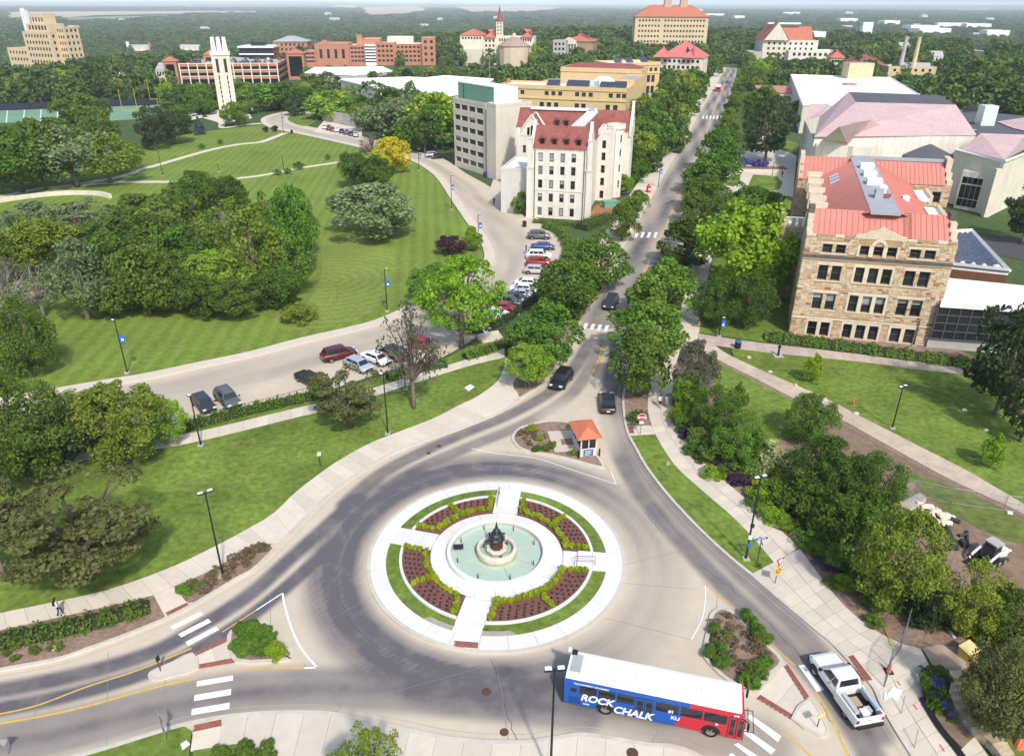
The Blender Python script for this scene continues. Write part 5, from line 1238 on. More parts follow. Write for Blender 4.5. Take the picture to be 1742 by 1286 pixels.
# ================================================================== TREES
LM=dict(street=leafmat('leaf_street',(0.051,0.112,0.016),(0.205,0.360,0.043)),green=leafmat('leaf_green',(0.044,0.092,0.016),(0.165,0.276,0.036)),bright=leafmat('leaf_bright',(0.109,0.224,0.013),(0.343,0.504,0.036)),lime=leafmat('leaf_lime',(0.149,0.263,0.021),(0.403,0.578,0.061)),dark=leafmat('leaf_dark',(0.029,0.059,0.021),(0.095,0.138,0.048)),pale=leafmat('leaf_pale',(0.080,0.130,0.040),(0.330,0.420,0.200)),olive=leafmat('leaf_olive',(.090,.115,.030),(.260,.285,.100)),yellow=leafmat('leaf_yellow',(.40,.35,.015),(.80,.68,.035)),plum=leafmat('leaf_plum',(0.035,0.016,0.021),(0.114,0.049,0.056)),spruce=leafmat('leaf_spruce',(0.044,0.079,0.074),(0.149,0.219,0.206)),mid=leafmat('leaf_mid',(0.065,0.119,0.018),(0.224,0.330,0.050)),yg=leafmat('leaf_yellowgreen',(0.116,0.178,0.018),(0.363,0.432,0.060)),grey=leafmat('leaf_grey',(0.079,0.088,0.052),(0.263,0.263,0.184)),box=leafmat('leaf_box',(0.175,0.256,0.013),(0.596,0.661,0.033)),far=leafmat('leaf_far',(0.052,0.100,0.024),(0.139,0.210,0.050),.2,.4),whitefl=leafmat('leaf_whiteflower',(0.112,0.182,0.033),(0.745,0.726,0.366)),purple=leafmat('leaf_purple',(0.035,0.021,0.042),(0.131,0.079,0.149)),dry=leafmat('leaf_drygrass',(.13,.095,.05),(.34,.27,.16)),iris=leafmat('leaf_iris',(.10,.10,.30),(.26,.24,.60)))
M_bark=pm('tree_bark',(.16,.125,.10),.95,.3,3,bump=.8,bscale=8,obj=.3)
M_barkp=pm('pale_bark',(.34,.30,.26),.95,.25,3,bump=.6,bscale=8)
def prof(shape,t):
 if shape=='round':return max(.05,1-(2*t-.9)**2)**.55 if t<.97 else.25
 if shape=='ovate':return(t/.32)**.5 if t<.32 else max(.05,(1-(t-.32)/.72))**.72
 if shape=='cone':return max(.04,1-t)**.9*(1 if t>.08 else.8)
 if shape=='umbrella':return.45+.55*math.sin(min(1,t*1.15)*PI*.75)if t<.9 else.5
 if shape=='column':return min(1,t/.15)*max(.1,1-t**3)
 return 1
TPL={}
def crown_tpl(name,seed,shape,nc,per,leaf,cb=.2,cr_=.17,flat=1.0,fill=.75,limbs=9,up=.35,droop=0.0,holes=.0,tr=.028):
 """unit tree: height 1, crown width 1; returns (crown mesh, trunk mesh)"""
 r=np.random.RandomState(seed);C=[];R=[]
 nl=max(7,nc//7);LB=[]
 for i in range(nl*6):
  t=r.rand();pr=prof(shape,t)
  if r.rand()>pr+.1:continue
  a=i*2.4+r.uniform(-.5,.5);q=pr*.5*(fill+(1-fill)*r.rand())*(1 if r.rand()<.8 else.45)*r.uniform(.85,1.1)
  LB.append((max(0,q-.05)*math.cos(a),max(0,q-.05)*math.sin(a),cb+(1-cb)*t,.5+.5*pr))
  if len(LB)>=nl:break
 for i in range(nc):
  if i%2 and shape!='cone' or(shape=='cone' and i%4):
   while 1:
    t=r.rand();pr=prof(shape,t)
    if r.rand()<pr+.15:break
   a=r.rand()*6.283;c_r=cr_*r.uniform(.65,1.2)*(.55+.45*pr);q=max(0,pr*.5*(fill+(1-fill)*r.rand()**.5)*(1 if r.rand()<.75 else r.rand())-c_r*.5)
   C.append((q*math.cos(a),q*math.sin(a),min(cb+(1-cb)*t,1-c_r*.5)));R.append(c_r);continue
  b=LB[i%len(LB)];o=r.normal(size=3)*np.array([.062,.062,.055*(.6+.4*flat)])*b[3]
  c_r=cr_*r.uniform(.6,1.1)*(.6+.4*b[3]);C.append((b[0]+o[0],b[1]+o[1],min(max(b[2]+o[2],c_r*.5),1-c_r*.4)));R.append(c_r)
 C,R=np.array(C),np.array(R);n=len(C)
 idx=np.repeat(np.arange(n),per);N=len(idx)
 d=r.normal(size=(N,3));d[:,2]+=up;d/=np.linalg.norm(d,axis=1)[:,None]
 outw=C[idx].copy();outw[:,2]=(outw[:,2]-.55)*.6;outw/=(np.linalg.norm(outw,axis=1)[:,None]+1e-6)
 d=d+outw*.45;d/=np.linalg.norm(d,axis=1)[:,None]
 rad_=R[idx]*(.55+.55*r.rand(N)**.5);P=C[idx]+d*rad_[:,None]*np.array([1,1,flat])
 if droop:P[:,2]-=droop*np.hypot(P[:,0],P[:,1])**2
 if holes:
  keep=r.rand(N)>holes;P,d,idx=P[keep],d[keep],idx[keep];N=len(P)
 nn=d*.7+r.normal(size=(N,3))*.55;nn[:,2]+=.25;nn/=np.linalg.norm(nn,axis=1)[:,None]
 a=np.cross(nn,r.normal(size=(N,3)));a/=np.linalg.norm(a,axis=1)[:,None]+1e-9;b=np.cross(nn,a)
 s=leaf*r.uniform(.6,1.35,N)[:,None];l=s*r.uniform(.9,1.5,N)[:,None]
 V=np.stack([P-a*s*.5,P-b*l*.35+nn*s*.12,P+a*s*.5,P+b*l*.65],1).reshape(-1,3)
 V[:,2]=np.maximum(V[:,2],.003)
 me=bpy.data.meshes.new('crown');me.vertices.add(len(V));me.vertices.foreach_set('co',V.ravel())
 me.loops.add(4*N);me.loops.foreach_set('vertex_index',np.arange(4*N));me.polygons.add(N)
 me.polygons.foreach_set('loop_start',np.arange(0,4*N,4));me.materials.append(LM['green']);me.update(calc_edges=True);me.validate()
 tb=None
 if limbs:
  T=MB();rr=random.Random(seed);top=cb+(1-cb)*.45;lean=rr.uniform(-.03,.03)
  T.tube([(0,0,0),(lean*.3,0,cb*.4),(lean,0,cb+.08),(lean*1.5,.01,top),(lean*1.5,0,min(.92,top+.3))],[tr*1.35,tr,tr*.85,tr*.5,tr*.15],7)
  order=r.permutation(n)[:limbs]
  for k in order:
   c=Vector(C[k]);z0=cb*rr.uniform(.75,1.1)+.12*rr.random();st_=Vector((lean,0,min(z0,c.z*.85)));mid=st_.lerp(c,.55)+Vector((rr.uniform(-.03,.03),rr.uniform(-.03,.03),.03))
   T.tube([st_,mid,c],[tr*.5,tr*.3,tr*.1],5,cap=False)
   if limbs>14:
    for e in range(3):T.tube([mid,c+Vector((rr.uniform(-.12,.12),rr.uniform(-.12,.12),rr.uniform(-.02,.1)))],[tr*.2,tr*.05],4,cap=False)
  tb=T.mesh('trunk',M_bark,True)
 TPL[name]=(me,tb)
for s in range(3):
 crown_tpl('street%d'%s,10+s,'ovate',115,72,.036,.16,.125)
 crown_tpl('round%d'%s,20+s,'round',120,70,.036,.18,.125)
for s in range(2):
 crown_tpl('loose%d'%s,30+s,'round',80,60,.034,.22,.12,holes=.12,limbs=16)
 crown_tpl('mid%d'%s,40+s,'round',60,34,.065,.15,.16)
 crown_tpl('ov%d'%s,42+s,'ovate',60,34,.062,.16,.16)
 crown_tpl('pine%d'%s,50+s,'round',85,120,.024,.24,.115,flat=.45,limbs=18)
 crown_tpl('fine%d'%s,60+s,'round',150,110,.022,.14,.105,holes=.1,limbs=20)
 crown_tpl('dk%d'%s,64+s,'umbrella',80,55,.036,.18,.14,flat=.5,limbs=14)
 crown_tpl('bush%d'%s,70+s,'round',60,70,.045,.0,.16,limbs=0)
 crown_tpl('sparse%d'%s,74+s,'round',75,22,.028,.3,.10,holes=.35,limbs=40)
 crown_tpl('lo%d'%s,80+s,'round',34,17,.12,.05,.2,limbs=0,up=.6)
crown_tpl('cone',90,'cone',120,60,.034,.03,.12,flat=.55,limbs=4)
crown_tpl('locust',91,'round',110,90,.024,.28,.12,flat=.55,limbs=16)
crown_tpl('young',92,'ovate',45,70,.045,.18,.16,limbs=5,tr=.018)
crown_tpl('ball',93,'round',30,42,.085,.0,.22,limbs=0)
crown_tpl('tuft',94,'umbrella',22,26,.09,.0,.2,limbs=0,up=1.2)
TREEN=[0]
def plant(loc,w,h,tpl,mat,name,label,cat='tree',group=None,rz=None,bark=None):
 if tpl+'0' in TPL:tpl=tpl+str(RN.randrange(3 if tpl+'2' in TPL else 2))
 cm,tm=TPL[tpl];TREEN[0]+=1
 rz=RN.uniform(0,6.28)if rz is None else rz
 if tm is None:
  o=mk(name,cm,None,loc,rz);o.scale=(w,w,h);setmat(o,LM[mat]);return tag(o,label,cat,group)
 e=empty(name,loc,rz,label,cat,group);e.scale=(w,w,h)
 c=mk('crown',cm,e);setmat(c,LM[mat]);t=mk('trunk',tm,e)
 if bark:setmat(t,bark)
 return e
def tree(px,by,ty,wpx,tpl,mat,label,name='tree',cat='tree',group=None,bark=None,z=.08):
 b=G(px,by);b.z=z;h=hgt(b,ty+wpx*.10)*1.0;d=PR((b.x,b.y,h*.62))[2];w=wpx*d/FPX*1.08
 return plant(b,w,h,tpl,mat,name,label,cat,group,bark=bark)
OT=('first','second','third','fourth','fifth','sixth','seventh','eighth','ninth','tenth','eleventh','twelfth','thirteenth','fourteenth','fifteenth','sixteenth','seventeenth','eighteenth','nineteenth','twentieth','twenty-first','twenty-second','twenty-third','twenty-fourth')
# lower left
tree(883,364,324,36,'street','street','small round tree against the blank block of the white hall')
tree(158,992,790,255,'pine','olive','broad olive Scots pine spreading over the lower left lawn','pine_tree')
tree(10,985,815,120,'pine','olive','olive pine cut by the left edge beside the broad Scots pine','pine_tree')
tree(222,790,648,150,'fine','yg','loose yellow-green tree over the left end of the straight path')
tree(288,762,680,72,'fine','lime','pale yellow-green small tree beside the two lone parked cars')
tree(55,830,632,165,'fine','mid','tall leafy green tree at the left edge near the lower drive')
tree(112,812,705,115,'dk','dark','small dark pine under the leafy trees at the left','pine_tree')
tree(150,760,665,110,'fine','mid','thin green tree at the left end of the lower drive')
tree(52,648,505,105,'fine','green','dark green tree with a bent trunk left of the street lamp')
tree(597,730,612,118,'pine','olive','flat-topped small brown-green pine beside the straight path','pine_tree')
tree(705,697,515,118,'sparse','grey','tall half-bare pine standing on the west lawn','pine_tree')
tree(785,592,425,138,'locust','bright','bright green layered locust tree by the parked cars')
tree(738,528,442,85,'locust','street','dense green tree left of the bright locust')
tree(766,434,400,46,'round','plum','dark purple-leaved small tree beside the bend of the drive')
tree(802,428,384,34,'street','bright','slim green tree right of the purple-leaved tree')
tree(634,408,306,138,'round','pale','big lone round tree with pale blossom on the great lawn')
tree(512,551,514,60,'bush','yg','round bush alone on the mown lawn','bush','bush')
tree(640,1390,1240,118,'fine','yg','top of a sparse young tree at the bottom edge')
# boulevard, left side
for k,(x,by,ty,w,m)in enumerate([(930,614,505,124,'street'),(955,543,430,108,'street'),(1018,492,388,96,'street'),(1056,408,340,62,'mid'),(1080,362,318,46,'street'),(1055,330,292,38,'bright'),(1082,310,268,40,'street'),(1104,292,250,46,'green'),(1075,290,240,50,'street'),(1108,265,178,78,'street'),(1150,258,195,46,'green')]):
 tree(x,by,ty,w,'street',m,'%s green street tree from the roundabout, left side of the boulevard'%OT[k],'street_tree',group='street trees left of the boulevard')
tree(900,658,578,84,'locust','lime','light green drooping small tree at the roundabout end of the left verge')
for k,(x,by,ty,w,m)in enumerate([(1084,672,548,108,'mid'),(1103,606,500,132,'street'),(1120,548,428,116,'street'),(1166,455,360,112,'green'),(1178,378,318,62,'mid'),(1195,356,288,82,'street'),(1206,328,243,98,'street'),(1214,288,212,76,'street'),(1228,250,190,50,'street'),(1234,214,178,32,'bright'),(1240,194,162,28,'street'),(1246,178,150,26,'bright'),(1250,162,136,24,'street'),(1254,148,124,22,'bright'),(1258,138,115,22,'street')]):
 tree(x,by,ty,w,'street',m,'%s street tree from the roundabout, right side of the boulevard'%OT[k],'street_tree',group='street trees right of the boulevard')
tree(1262,505,336,152,'round','bright','big bright green maple left of the sandstone hall','maple_tree')
tree(1320,470,360,92,'round','street','green maple touching the left wall of the sandstone hall','maple_tree')
tree(1272,395,306,108,'round','green','dark green maple behind the big bright maple','maple_tree')
tree(1214,552,462,80,'fine','green','grey-green tree, left of the pair on the shaded grass')
tree(1268,553,452,78,'fine','green','grey-green tree, right of the pair on the shaded grass')
tree(1298,272,152,84,'dk','dark','large dark pine beside the flower planter','pine_tree')
tree(1285,238,140,60,'round','green','green tree behind the large dark pine')
tree(1345,205,165,34,'street','mid','small tree beside the white library wall')
# right side
tree(1692,700,505,130,'dk','dark','tall dark conifer in front of the glass link','conifer');tree(1742,660,500,90,'dk','dark','dark conifer at the right edge behind the tall conifer','conifer');tree(1735,745,615,85,'dk','dark','low dark conifer at the right edge below the tall one','conifer')
tree(1735,408,300,75,'dk','dark','dark pine beside the pale stone wing at the right edge','pine_tree')
tree(1380,648,595,36,'young','bright','small bright young tree below the sandstone hall','sapling');tree(1683,790,728,42,'young','bright','bright young tree right of the lawn lamp','sapling')
tree(1253,700,645,30,'young','street','thin conical sapling on the grassy pocket','sapling');tree(1375,748,662,84,'fine','mid','green multi-stemmed tree beside the diagonal path')
tree(1178,690,572,74,'fine','grey','grey-green half-bare tree where the walks meet');tree(1172,700,625,60,'fine','bright','light green shrubby tree beside the two walkers')
tree(1215,735,650,74,'fine','street','green tree above the purple shrubs by the walk');tree(1255,785,695,84,'fine','street','rounded green tree in the middle of the shrub bank')
tree(1305,800,740,66,'bush','whitefl','white-flowering shrub in the bank','flowering_shrub','shrub');tree(1345,815,755,60,'bush','whitefl','second white-flowering shrub, right of the first','flowering_shrub','shrub')
tree(1400,850,735,120,'fine','green','dense dark green thicket tree above the walk lamp');tree(1478,865,760,92,'fine','green','dense green thicket tree left of the stone pile');tree(1352,860,790,80,'bush','green','leafy green mound below the thicket trees','shrub','shrub');tree(1420,915,830,90,'bush','green','wide green mound below the dense thicket tree','shrub','shrub');tree(1465,930,845,75,'bush','street','green mound left of the yellow-green tree','shrub','shrub')
tree(1512,1030,856,138,'fine','yg','large yellow-green tree beside the stone pile');tree(1640,1068,945,104,'fine','yg','yellow-green tree below the white loader');tree(1722,1100,980,95,'fine','mid','green tree at the right edge above the planter');tree(1692,1235,1085,132,'fine','olive','olive-leaved tree inside the curved stone wall');tree(1570,1060,990,60,'bush','dark','dark green bush left of the wire fence','bush','bush')
# wood on the left
WOOD=[(22,480,395,110,'round','yg'),(80,470,372,105,'round','yg'),(62,425,345,125,'loose','pale'),(140,415,340,130,'loose','pale'),(150,550,412,112,'loose','pale'),(215,520,400,115,'round','green'),(205,450,362,110,'round','mid'),(262,470,360,120,'round','green'),(255,540,415,105,'round','mid'),(190,545,480,78,'round','mid'),(318,500,385,115,'round','green'),(300,535,440,100,'round','mid'),(292,420,330,100,'loose','mid'),(345,400,288,105,'fine','green'),(395,390,302,65,'round','green'),(405,470,340,105,'loose','mid'),(380,525,420,110,'locust','lime'),(440,510,350,105,'loose','yg'),(455,460,345,90,'round','mid'),(505,475,316,78,'round','street'),(492,505,400,85,'loose','mid'),(405,545,470,95,'locust','mid'),(355,545,465,80,'round','green'),(470,530,455,80,'round','green'),(20,560,440,90,'sparse','grey'),(75,545,445,100,'sparse','grey'),(385,420,350,60,'sparse','grey'),(430,440,360,80,'sparse','grey'),(515,440,350,60,'loose','mid'),(235,400,330,90,'round','mid')]
WL={'pale':'silvery pale-leaved tree in the wood left of the great lawn','yg':'yellowish green tree in the wood left of the great lawn','green':'dark green tree in the wood left of the great lawn','mid':'mid-green tree in the wood left of the great lawn','lime':'light lime green tree at the front of the left wood','street':'tall dark rounded tree at the right end of the wood','grey':'half-bare grey tree in the left wood'}
for x,by,ty,w,t,m in WOOD:tree(x,by,ty,w,t,m,WL[m],'wood_tree',group='trees of the wood left of the lawn',bark=M_barkp if m in('pale','grey')else None)
# upper left trees
UP=[(35,335,215,120,'round','green'),(-10,330,230,90,'round','green'),(75,330,205,90,'round','mid'),(130,325,212,120,'loose','pale'),(185,318,225,110,'loose','yg'),(215,300,240,60,'loose','mid'),(100,290,200,90,'loose','mid'),(140,232,160,85,'round','mid'),(60,300,215,80,'round','green'),(165,270,200,70,'round','mid'),(262,262,178,50,'dk','dark'),(295,250,188,62,'dk','dark'),(280,245,195,40,'dk','dark'),(250,260,235,20,'round','green'),(240,230,205,40,'sparse','grey'),(310,215,180,38,'round','street'),(345,200,155,42,'round','street'),(330,190,150,40,'round','green')]
for k,(x,by,ty,w,t,m)in enumerate(UP):tree(x,by,ty,w,t,m,{'green':'dark round tree in the grove above the left path','mid':'mid-green tree in the grove above the left path','pale':'pale tree at the front of the upper left grove','yg':'yellow-green tree at the front of the upper left grove','dark':'dark pine left of the blue spruce','grey':'bare grey tree above the upper left path','street':'rounded green tree left of the bell tower'}[m],'grove_tree',group='trees of the upper left grove')
tree(337,234,200,23,'cone','spruce','blue spruce left of the bell tower','spruce');tree(398,219,175,44,'round','street','round tree directly in front of the bell tower')
tree(448,229,219,9,'ball','plum','left dark red shrub at the bend of the drive','shrub','shrub');tree(463,228,217,11,'ball','plum','right dark red shrub at the bend of the drive','shrub','shrub')
for x,by,ty,w,m,l in((469,302,290,14,'street','leftmost young tree beside the hill path'),(487,300,288,13,'street','middle young tree beside the hill path'),(505,292,276,19,'green','rightmost young tree beside the hill path'),(555,275,264,10,'green','small shrub above the hill path'),(340,258,248,12,'street','young tree on the slope below the bell tower'),(372,250,240,10,'street','tiny sapling right of the young tree on the slope')):tree(x,by,ty,w,'young',m,l,'sapling')
tree(664,296,232,62,'round','yellow','golden yellow tree beside the drive');tree(608,322,258,62,'round','green','dark green tree left of the golden tree');tree(638,325,262,55,'round','green','dark green tree below the golden tree');tree(632,282,228,50,'sparse','grey','bare grey tree left of the golden tree')
MIDS=[(560,205,150,82,'lime'),(590,190,145,50,'lime'),(545,205,175,34,'street'),(640,205,135,78,'green'),(625,225,180,55,'pale'),(670,240,165,80,'pale'),(700,235,160,70,'pale'),(700,215,138,50,'green'),(735,250,155,85,'bright'),(750,255,175,70,'street'),(720,262,190,60,'green'),(690,262,200,50,'green'),(480,190,140,60,'green'),(445,192,140,70,'street'),(410,185,135,40,'street'),(515,190,148,50,'green'),(500,200,165,36,'dark'),(600,200,160,50,'street')]
for x,by,ty,w,m in MIDS:tree(x,by,ty,w,'mid',m,{'lime':'lime green tree beside the upper bend of the drive','street':'green tree between the bell tower and the office block','green':'dark green tree between the bell tower and the office block','pale':'pale grey-green tree left of the office block','bright':'bright green tree against the office block','dark':'small dark conifer above the drive bend'}[m],'park_tree',group='trees between the bell tower and the office block')
# hedges and shrubs
def hedge(pts,w,h,label,mat='street',seed=1,leaf=.10,dens=60):
 r=np.random.RandomState(seed);L=sum((b-a).length for a,b in zip(pts[:-1],pts[1:]));n=int(L*dens*(w+h));q=resamp(pts,200);V=[]
 k=r.randint(0,200,n);t=r.rand(n);A=np.array([tuple(p)for p in q]);P=A[k]*(1-t)[:,None]+A[k+1]*t[:,None]
 d=A[k+1]-A[k];d/=np.linalg.norm(d,axis=1)[:,None]+1e-9;sd=np.stack([-d[:,1],d[:,0],0*d[:,0]],1)
 bump=1+.28*np.sin(k*.33+seed)*np.sin(k*.091+2)+.12*np.sin(k*1.1)
 th=r.rand(n)*PI;rr=(.75+.3*r.rand(n))*bump
 P=P+sd*(np.cos(th)*w*.5*rr)[:,None];P[:,2]+=np.abs(np.sin(th))**.7*h*rr
 nn=sd*np.cos(th)[:,None]+np.array([0,0,1.])*np.sin(th)[:,None]+r.normal(size=(n,3))*.55;nn/=np.linalg.norm(nn,axis=1)[:,None]
 a=np.cross(nn,r.normal(size=(n,3)));a/=np.linalg.norm(a,axis=1)[:,None];b=np.cross(nn,a);s=leaf*r.uniform(.6,1.4,n)[:,None]
 V=np.stack([P-a*s,P-b*s*.7,P+a*s,P+b*s*1.1],1).reshape(-1,3)
 me=bpy.data.meshes.new('hedge');me.from_pydata(V.tolist(),[],np.arange(4*n).reshape(-1,4).tolist());me.materials.append(LM[mat])
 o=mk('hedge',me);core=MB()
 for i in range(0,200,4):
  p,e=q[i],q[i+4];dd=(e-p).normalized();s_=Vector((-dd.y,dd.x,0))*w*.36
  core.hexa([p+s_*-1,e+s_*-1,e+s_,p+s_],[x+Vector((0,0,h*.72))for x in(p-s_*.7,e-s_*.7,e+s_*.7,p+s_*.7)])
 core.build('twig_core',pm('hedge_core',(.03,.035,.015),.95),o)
 return tag(o,label,'hedge')
hedge(gl([(-50,1118),(20,1101),(100,1084),(180,1064),(258,1041)],4),2.0,.85,'long rough green hedge along the lower left kerb','green',3)
hedge(gl([(318,737),(400,714),(470,697),(560,676)],4),1.5,1.2,'clipped green hedge along the drive fence','street',4)
hedge(gl([(660,650),(720,632),(760,625)],4),1.6,1.2,'green hedge beside the straight path below the locust','street',5)
hedge(gl([(835,560),(870,540),(905,512),(930,490)],4),1.2,1.1,'dark hedge behind the angled parked cars','dark',6)
hedge(gl([(790,612),(830,600),(862,585)],4),2.0,.9,'low green planting above the straight path','street',7)
hedge(gl([(1072,708),(1085,712),(1098,715)],3),2.6,.7,'low green shrubs behind the stop sign','green',8)
hedge(gl([(890,640),(905,622),(925,598)],3),2.2,.8,'low shrubs under the light green tree by the kerb','green',9)
hedge(gl([(1300,571),(1400,583),(1500,596),(1600,610),(1690,622)],4),3.2,.9,'mixed green planting at the foot of the sandstone hall','mid',10)
for k,(x,y,w,h)in enumerate([(1160,672,1.6,1.2),(1172,735,1.8,1.3),(1232,788,2.0,.9),(1258,812,2.2,.9),(1345,858,2.4,1.0),(1410,950,2.0,1.0)]):
 tree(x,y+6,y-12,36+3*k,'bush','purple','dark purple-leaved shrub, %s from the top along the east walk'%OT[k],'purple_shrub','shrub')
for k,(x,y,w)in enumerate([(1150,700,34),(1180,760,36),(1195,775,30),(1212,800,40),(1228,800,30),(1290,850,46),(1315,870,48),(1375,910,50),(1395,930,40),(1440,985,40),(1490,1050,34),(1415,985,28),(1330,880,40),(1270,790,60),(1240,765,55),(1300,830,60)]):
 tree(x,y+w*.25,y-w*.3,w,'bush',('bright','street','green')[k%3],'low leafy green shrub, %s from the top beside the east walk'%OT[min(k,14)]if k<15 else 'low leafy green shrub beside the walk lamp','shrub','shrub')
for k,(x,y,w,m)in enumerate([(1165,715,44,'street'),(1190,745,46,'mid'),(1225,765,60,'mid'),(1280,765,64,'street'),(1330,790,60,'mid'),(1370,800,70,'mid'),(1440,800,74,'mid'),(1385,870,70,'mid'),(1330,835,60,'street'),(1455,880,70,'mid'),(1490,905,60,'mid'),(1440,945,60,'street'),(1475,985,60,'green'),(1500,1010,60,'mid'),(1545,1010,60,'green'),(1600,1030,60,'mid'),(1680,1060,60,'mid'),(1405,790,70,'street'),(1740,1120,70,'mid'),(1240,735,60,'mid'),(1515,870,60,'mid')]):
 tree(x,y+w*.3,y-w*.42,w*1.1,'bush',m,'leafy shrub filling the middle of the bank between walk and site','shrub','shrub','shrubs in the middle of the bank')
hedge(gl([(925,386),(950,398),(966,425),(960,445)],4),2.5,1.3,'shrubs along the retaining fence above the angled cars','street',11)
hedge(gl([(985,390),(1015,378),(1040,372)],4),4,1.5,'shrubs below the right corner of the white hall','green',12)
hedge(gl([(905,378),(940,380),(975,382)],4),2,.7,'low planting along the foot of the white hall','mid',13)
# island planting: leaf mounds and dry tufts
def tufts(poly,items,label,nm,cat,grp,seed,mat,tpl,sz):
 r=random.Random(seed);xs=[p.x for p in poly];ys=[p.y for p in poly];n=0;g=0
 P=[(p.x,p.y)for p in poly]
 while n<items and g<4000:
  g+=1;x,y=r.uniform(min(xs),max(xs)),r.uniform(min(ys),max(ys))
  if not inpoly(x,y,P):continue
  s=sz*r.uniform(.7,1.3);plant((x,y,Z1-.02),s,s*r.uniform(.6,.9),tpl,mat,nm,label,cat,grp);n+=1
ins_e=gl([(1218,1060),(1230,1045),(1250,1050),(1320,1122),(1290,1160),(1245,1145),(1210,1110)])
tufts(ins_e,34,'small dry brown grass tuft on the right splitter island','grass_tuft','grass','dry tufts on the right splitter island',1,'dry','tuft',.7)
tufts(gl([(1205,1110),(1216,1070),(1240,1075),(1245,1150),(1215,1125)]),26,'green leafy perennial on the left of the right splitter island','perennial','plant','perennials on the right splitter island',2,'street','ball',.75)
tufts(gl([(1262,1160),(1275,1130),(1315,1128),(1300,1155),(1285,1170)]),22,'green leafy perennial in the lower corner of the right splitter island','perennial','plant','perennials on the right splitter island',3,'street','ball',.75)
tufts(gl([(1268,1050),(1280,1055),(1312,1090),(1300,1100)]),10,'dark green low shrub on the truck side of the right splitter island','low_shrub','shrub','low shrubs on the right splitter island',4,'street','ball',1.0)
tufts(gl([(402,1090),(420,1076),(455,1070),(475,1092),(480,1105),(465,1122),(408,1124)]),46,'green leafy perennial filling the left splitter island','perennial','plant','perennials on the left splitter island',5,'street','ball',.85)
tree(477,1124,1094,34,'bush','bright','bright round shrub at the tip of the left splitter island','shrub','shrub')
tufts(gl([(310,1008),(383,968),(445,932),(458,940),(420,972),(345,1020)]),40,'dry straw-coloured grass tuft in the lens-shaped bed','grass_tuft','grass','dry grass tufts in the lens-shaped bed',6,'dry','tuft',.7)
tufts(gl([(310,1015),(350,990),(370,995),(340,1020)]),7,'green weed clump in the lens-shaped bed','perennial','plant','green clumps in the lens-shaped bed',7,'street','ball',.8)
tufts(gl([(882,740),(910,730),(930,745),(920,765),(890,760)]),16,'dry grass tuft on the booth island','grass_tuft','grass','dry tufts on the booth island',8,'dry','tuft',.7)
for x,y,w,m,l in((903,735,20,'bright','left bright green ball shrub on the booth island'),(919,749,14,'bright','right bright green ball shrub on the booth island'),(912,768,16,'green','dark shrub at the lower left of the booth island'),(927,768,15,'green','dark shrub in the middle of the booth island'),(938,762,18,'green','dark shrub left of the booth slab'),(968,727,11,'street','small green shrub behind the booth'),(975,775,14,'yg','pale shrub below the booth slab')):tree(x,y,y-w*.75,w,'ball',m,l,'shrub','shrub')
tufts(gl([(0,1140),(100,1118),(160,1095),(150,1085),(60,1110),(0,1128)]),12,'green weed on the mulch in front of the long hedge','perennial','plant','weeds in front of the long hedge',9,'mid','ball',.5)
tufts(gl([(345,1290),(400,1276),(470,1270),(480,1300),(350,1320)]),16,'leafy plant in the south planting patch','perennial','plant','plants of the south planting patch',10,'mid','ball',.8)
# flower planter by the forecourt, iris planter bottom right
tufts(gl([(1255,283),(1258,275),(1305,276),(1308,285)]),16,'purple flowering clump in the forecourt planter','flower_clump','flowers','flowers of the forecourt planter',12,'iris','ball',2.2)
tufts(gl([(1575,1145),(1600,1135),(1607,1150),(1605,1190),(1630,1232),(1610,1235),(1585,1195)]),30,'green iris leaf clump in the planter at the lower right','iris_plant','plant','iris plants in the lower right planter',13,'street','tuft',.95)
tufts(gl([(1578,1150),(1600,1140),(1605,1160),(1604,1190),(1625,1225),(1612,1225),(1588,1190)]),40,'blue iris flower head in the planter at the lower right','iris_flower','flower','iris flowers in the lower right planter',14,'iris','tuft',.26)
for o in[o for o in bpy.data.objects if o.name.startswith('iris_flower')]:o.location.z+=.62
# ---- campus trees between the far buildings (single things), then the far woods as one mass
VISB=[(0,112,112,548),(275,500,146,500),(355,412,192,330),(400,520,100,640),(515,738,114,598),(514,664,138,395),(575,838,160,300),(770,905,108,597),(850,1060,190,300),(905,1120,150,370),(936,1010,90,612),(1070,1200,70,795),(1115,1200,112,497),(1280,1410,94,606),(1340,1560,200,240),(1282,1345,172,325),(1405,1435,104,500),(1440,1505,106,500),(1505,1590,118,480),(1360,1760,250,170),(1460,1482,50,1400)]+[(x0-2,x1+2,yt+9,1500)for x0,x1,yt,Y in WHS]+[(x0-2,x1+2,yt+7,Y-5)for x0,x1,yt,Y in HS]
BLP=[(a.lerp(b,.5))for a,b in zip(resamp(bl,60),resamp(br,60))];DRP=[(a.lerp(b,.5))for a,b in zip(resamp(dl,60),resamp(dr,60))]
FOOT=[]
for o in bpy.data.objects:
 if o.parent and o.type=='MESH' and o.name.split('.')[0]in('wall','body','deck'):
  ma=o.parent.matrix_basis.translation
  c=[Vector(v)+ma+o.location for v in o.bound_box];FOOT.append((min(v.x for v in c)-4,max(v.x for v in c)+4,min(v.y for v in c)-4,max(v.y for v in c)+4))
PFB=[(p.x,p.y)for p in offs(pf,0)];PFX=[(p.x,p.y)for p in gl([(-80,235),(150,228),(275,214),(285,176),(150,182),(-80,194)])]
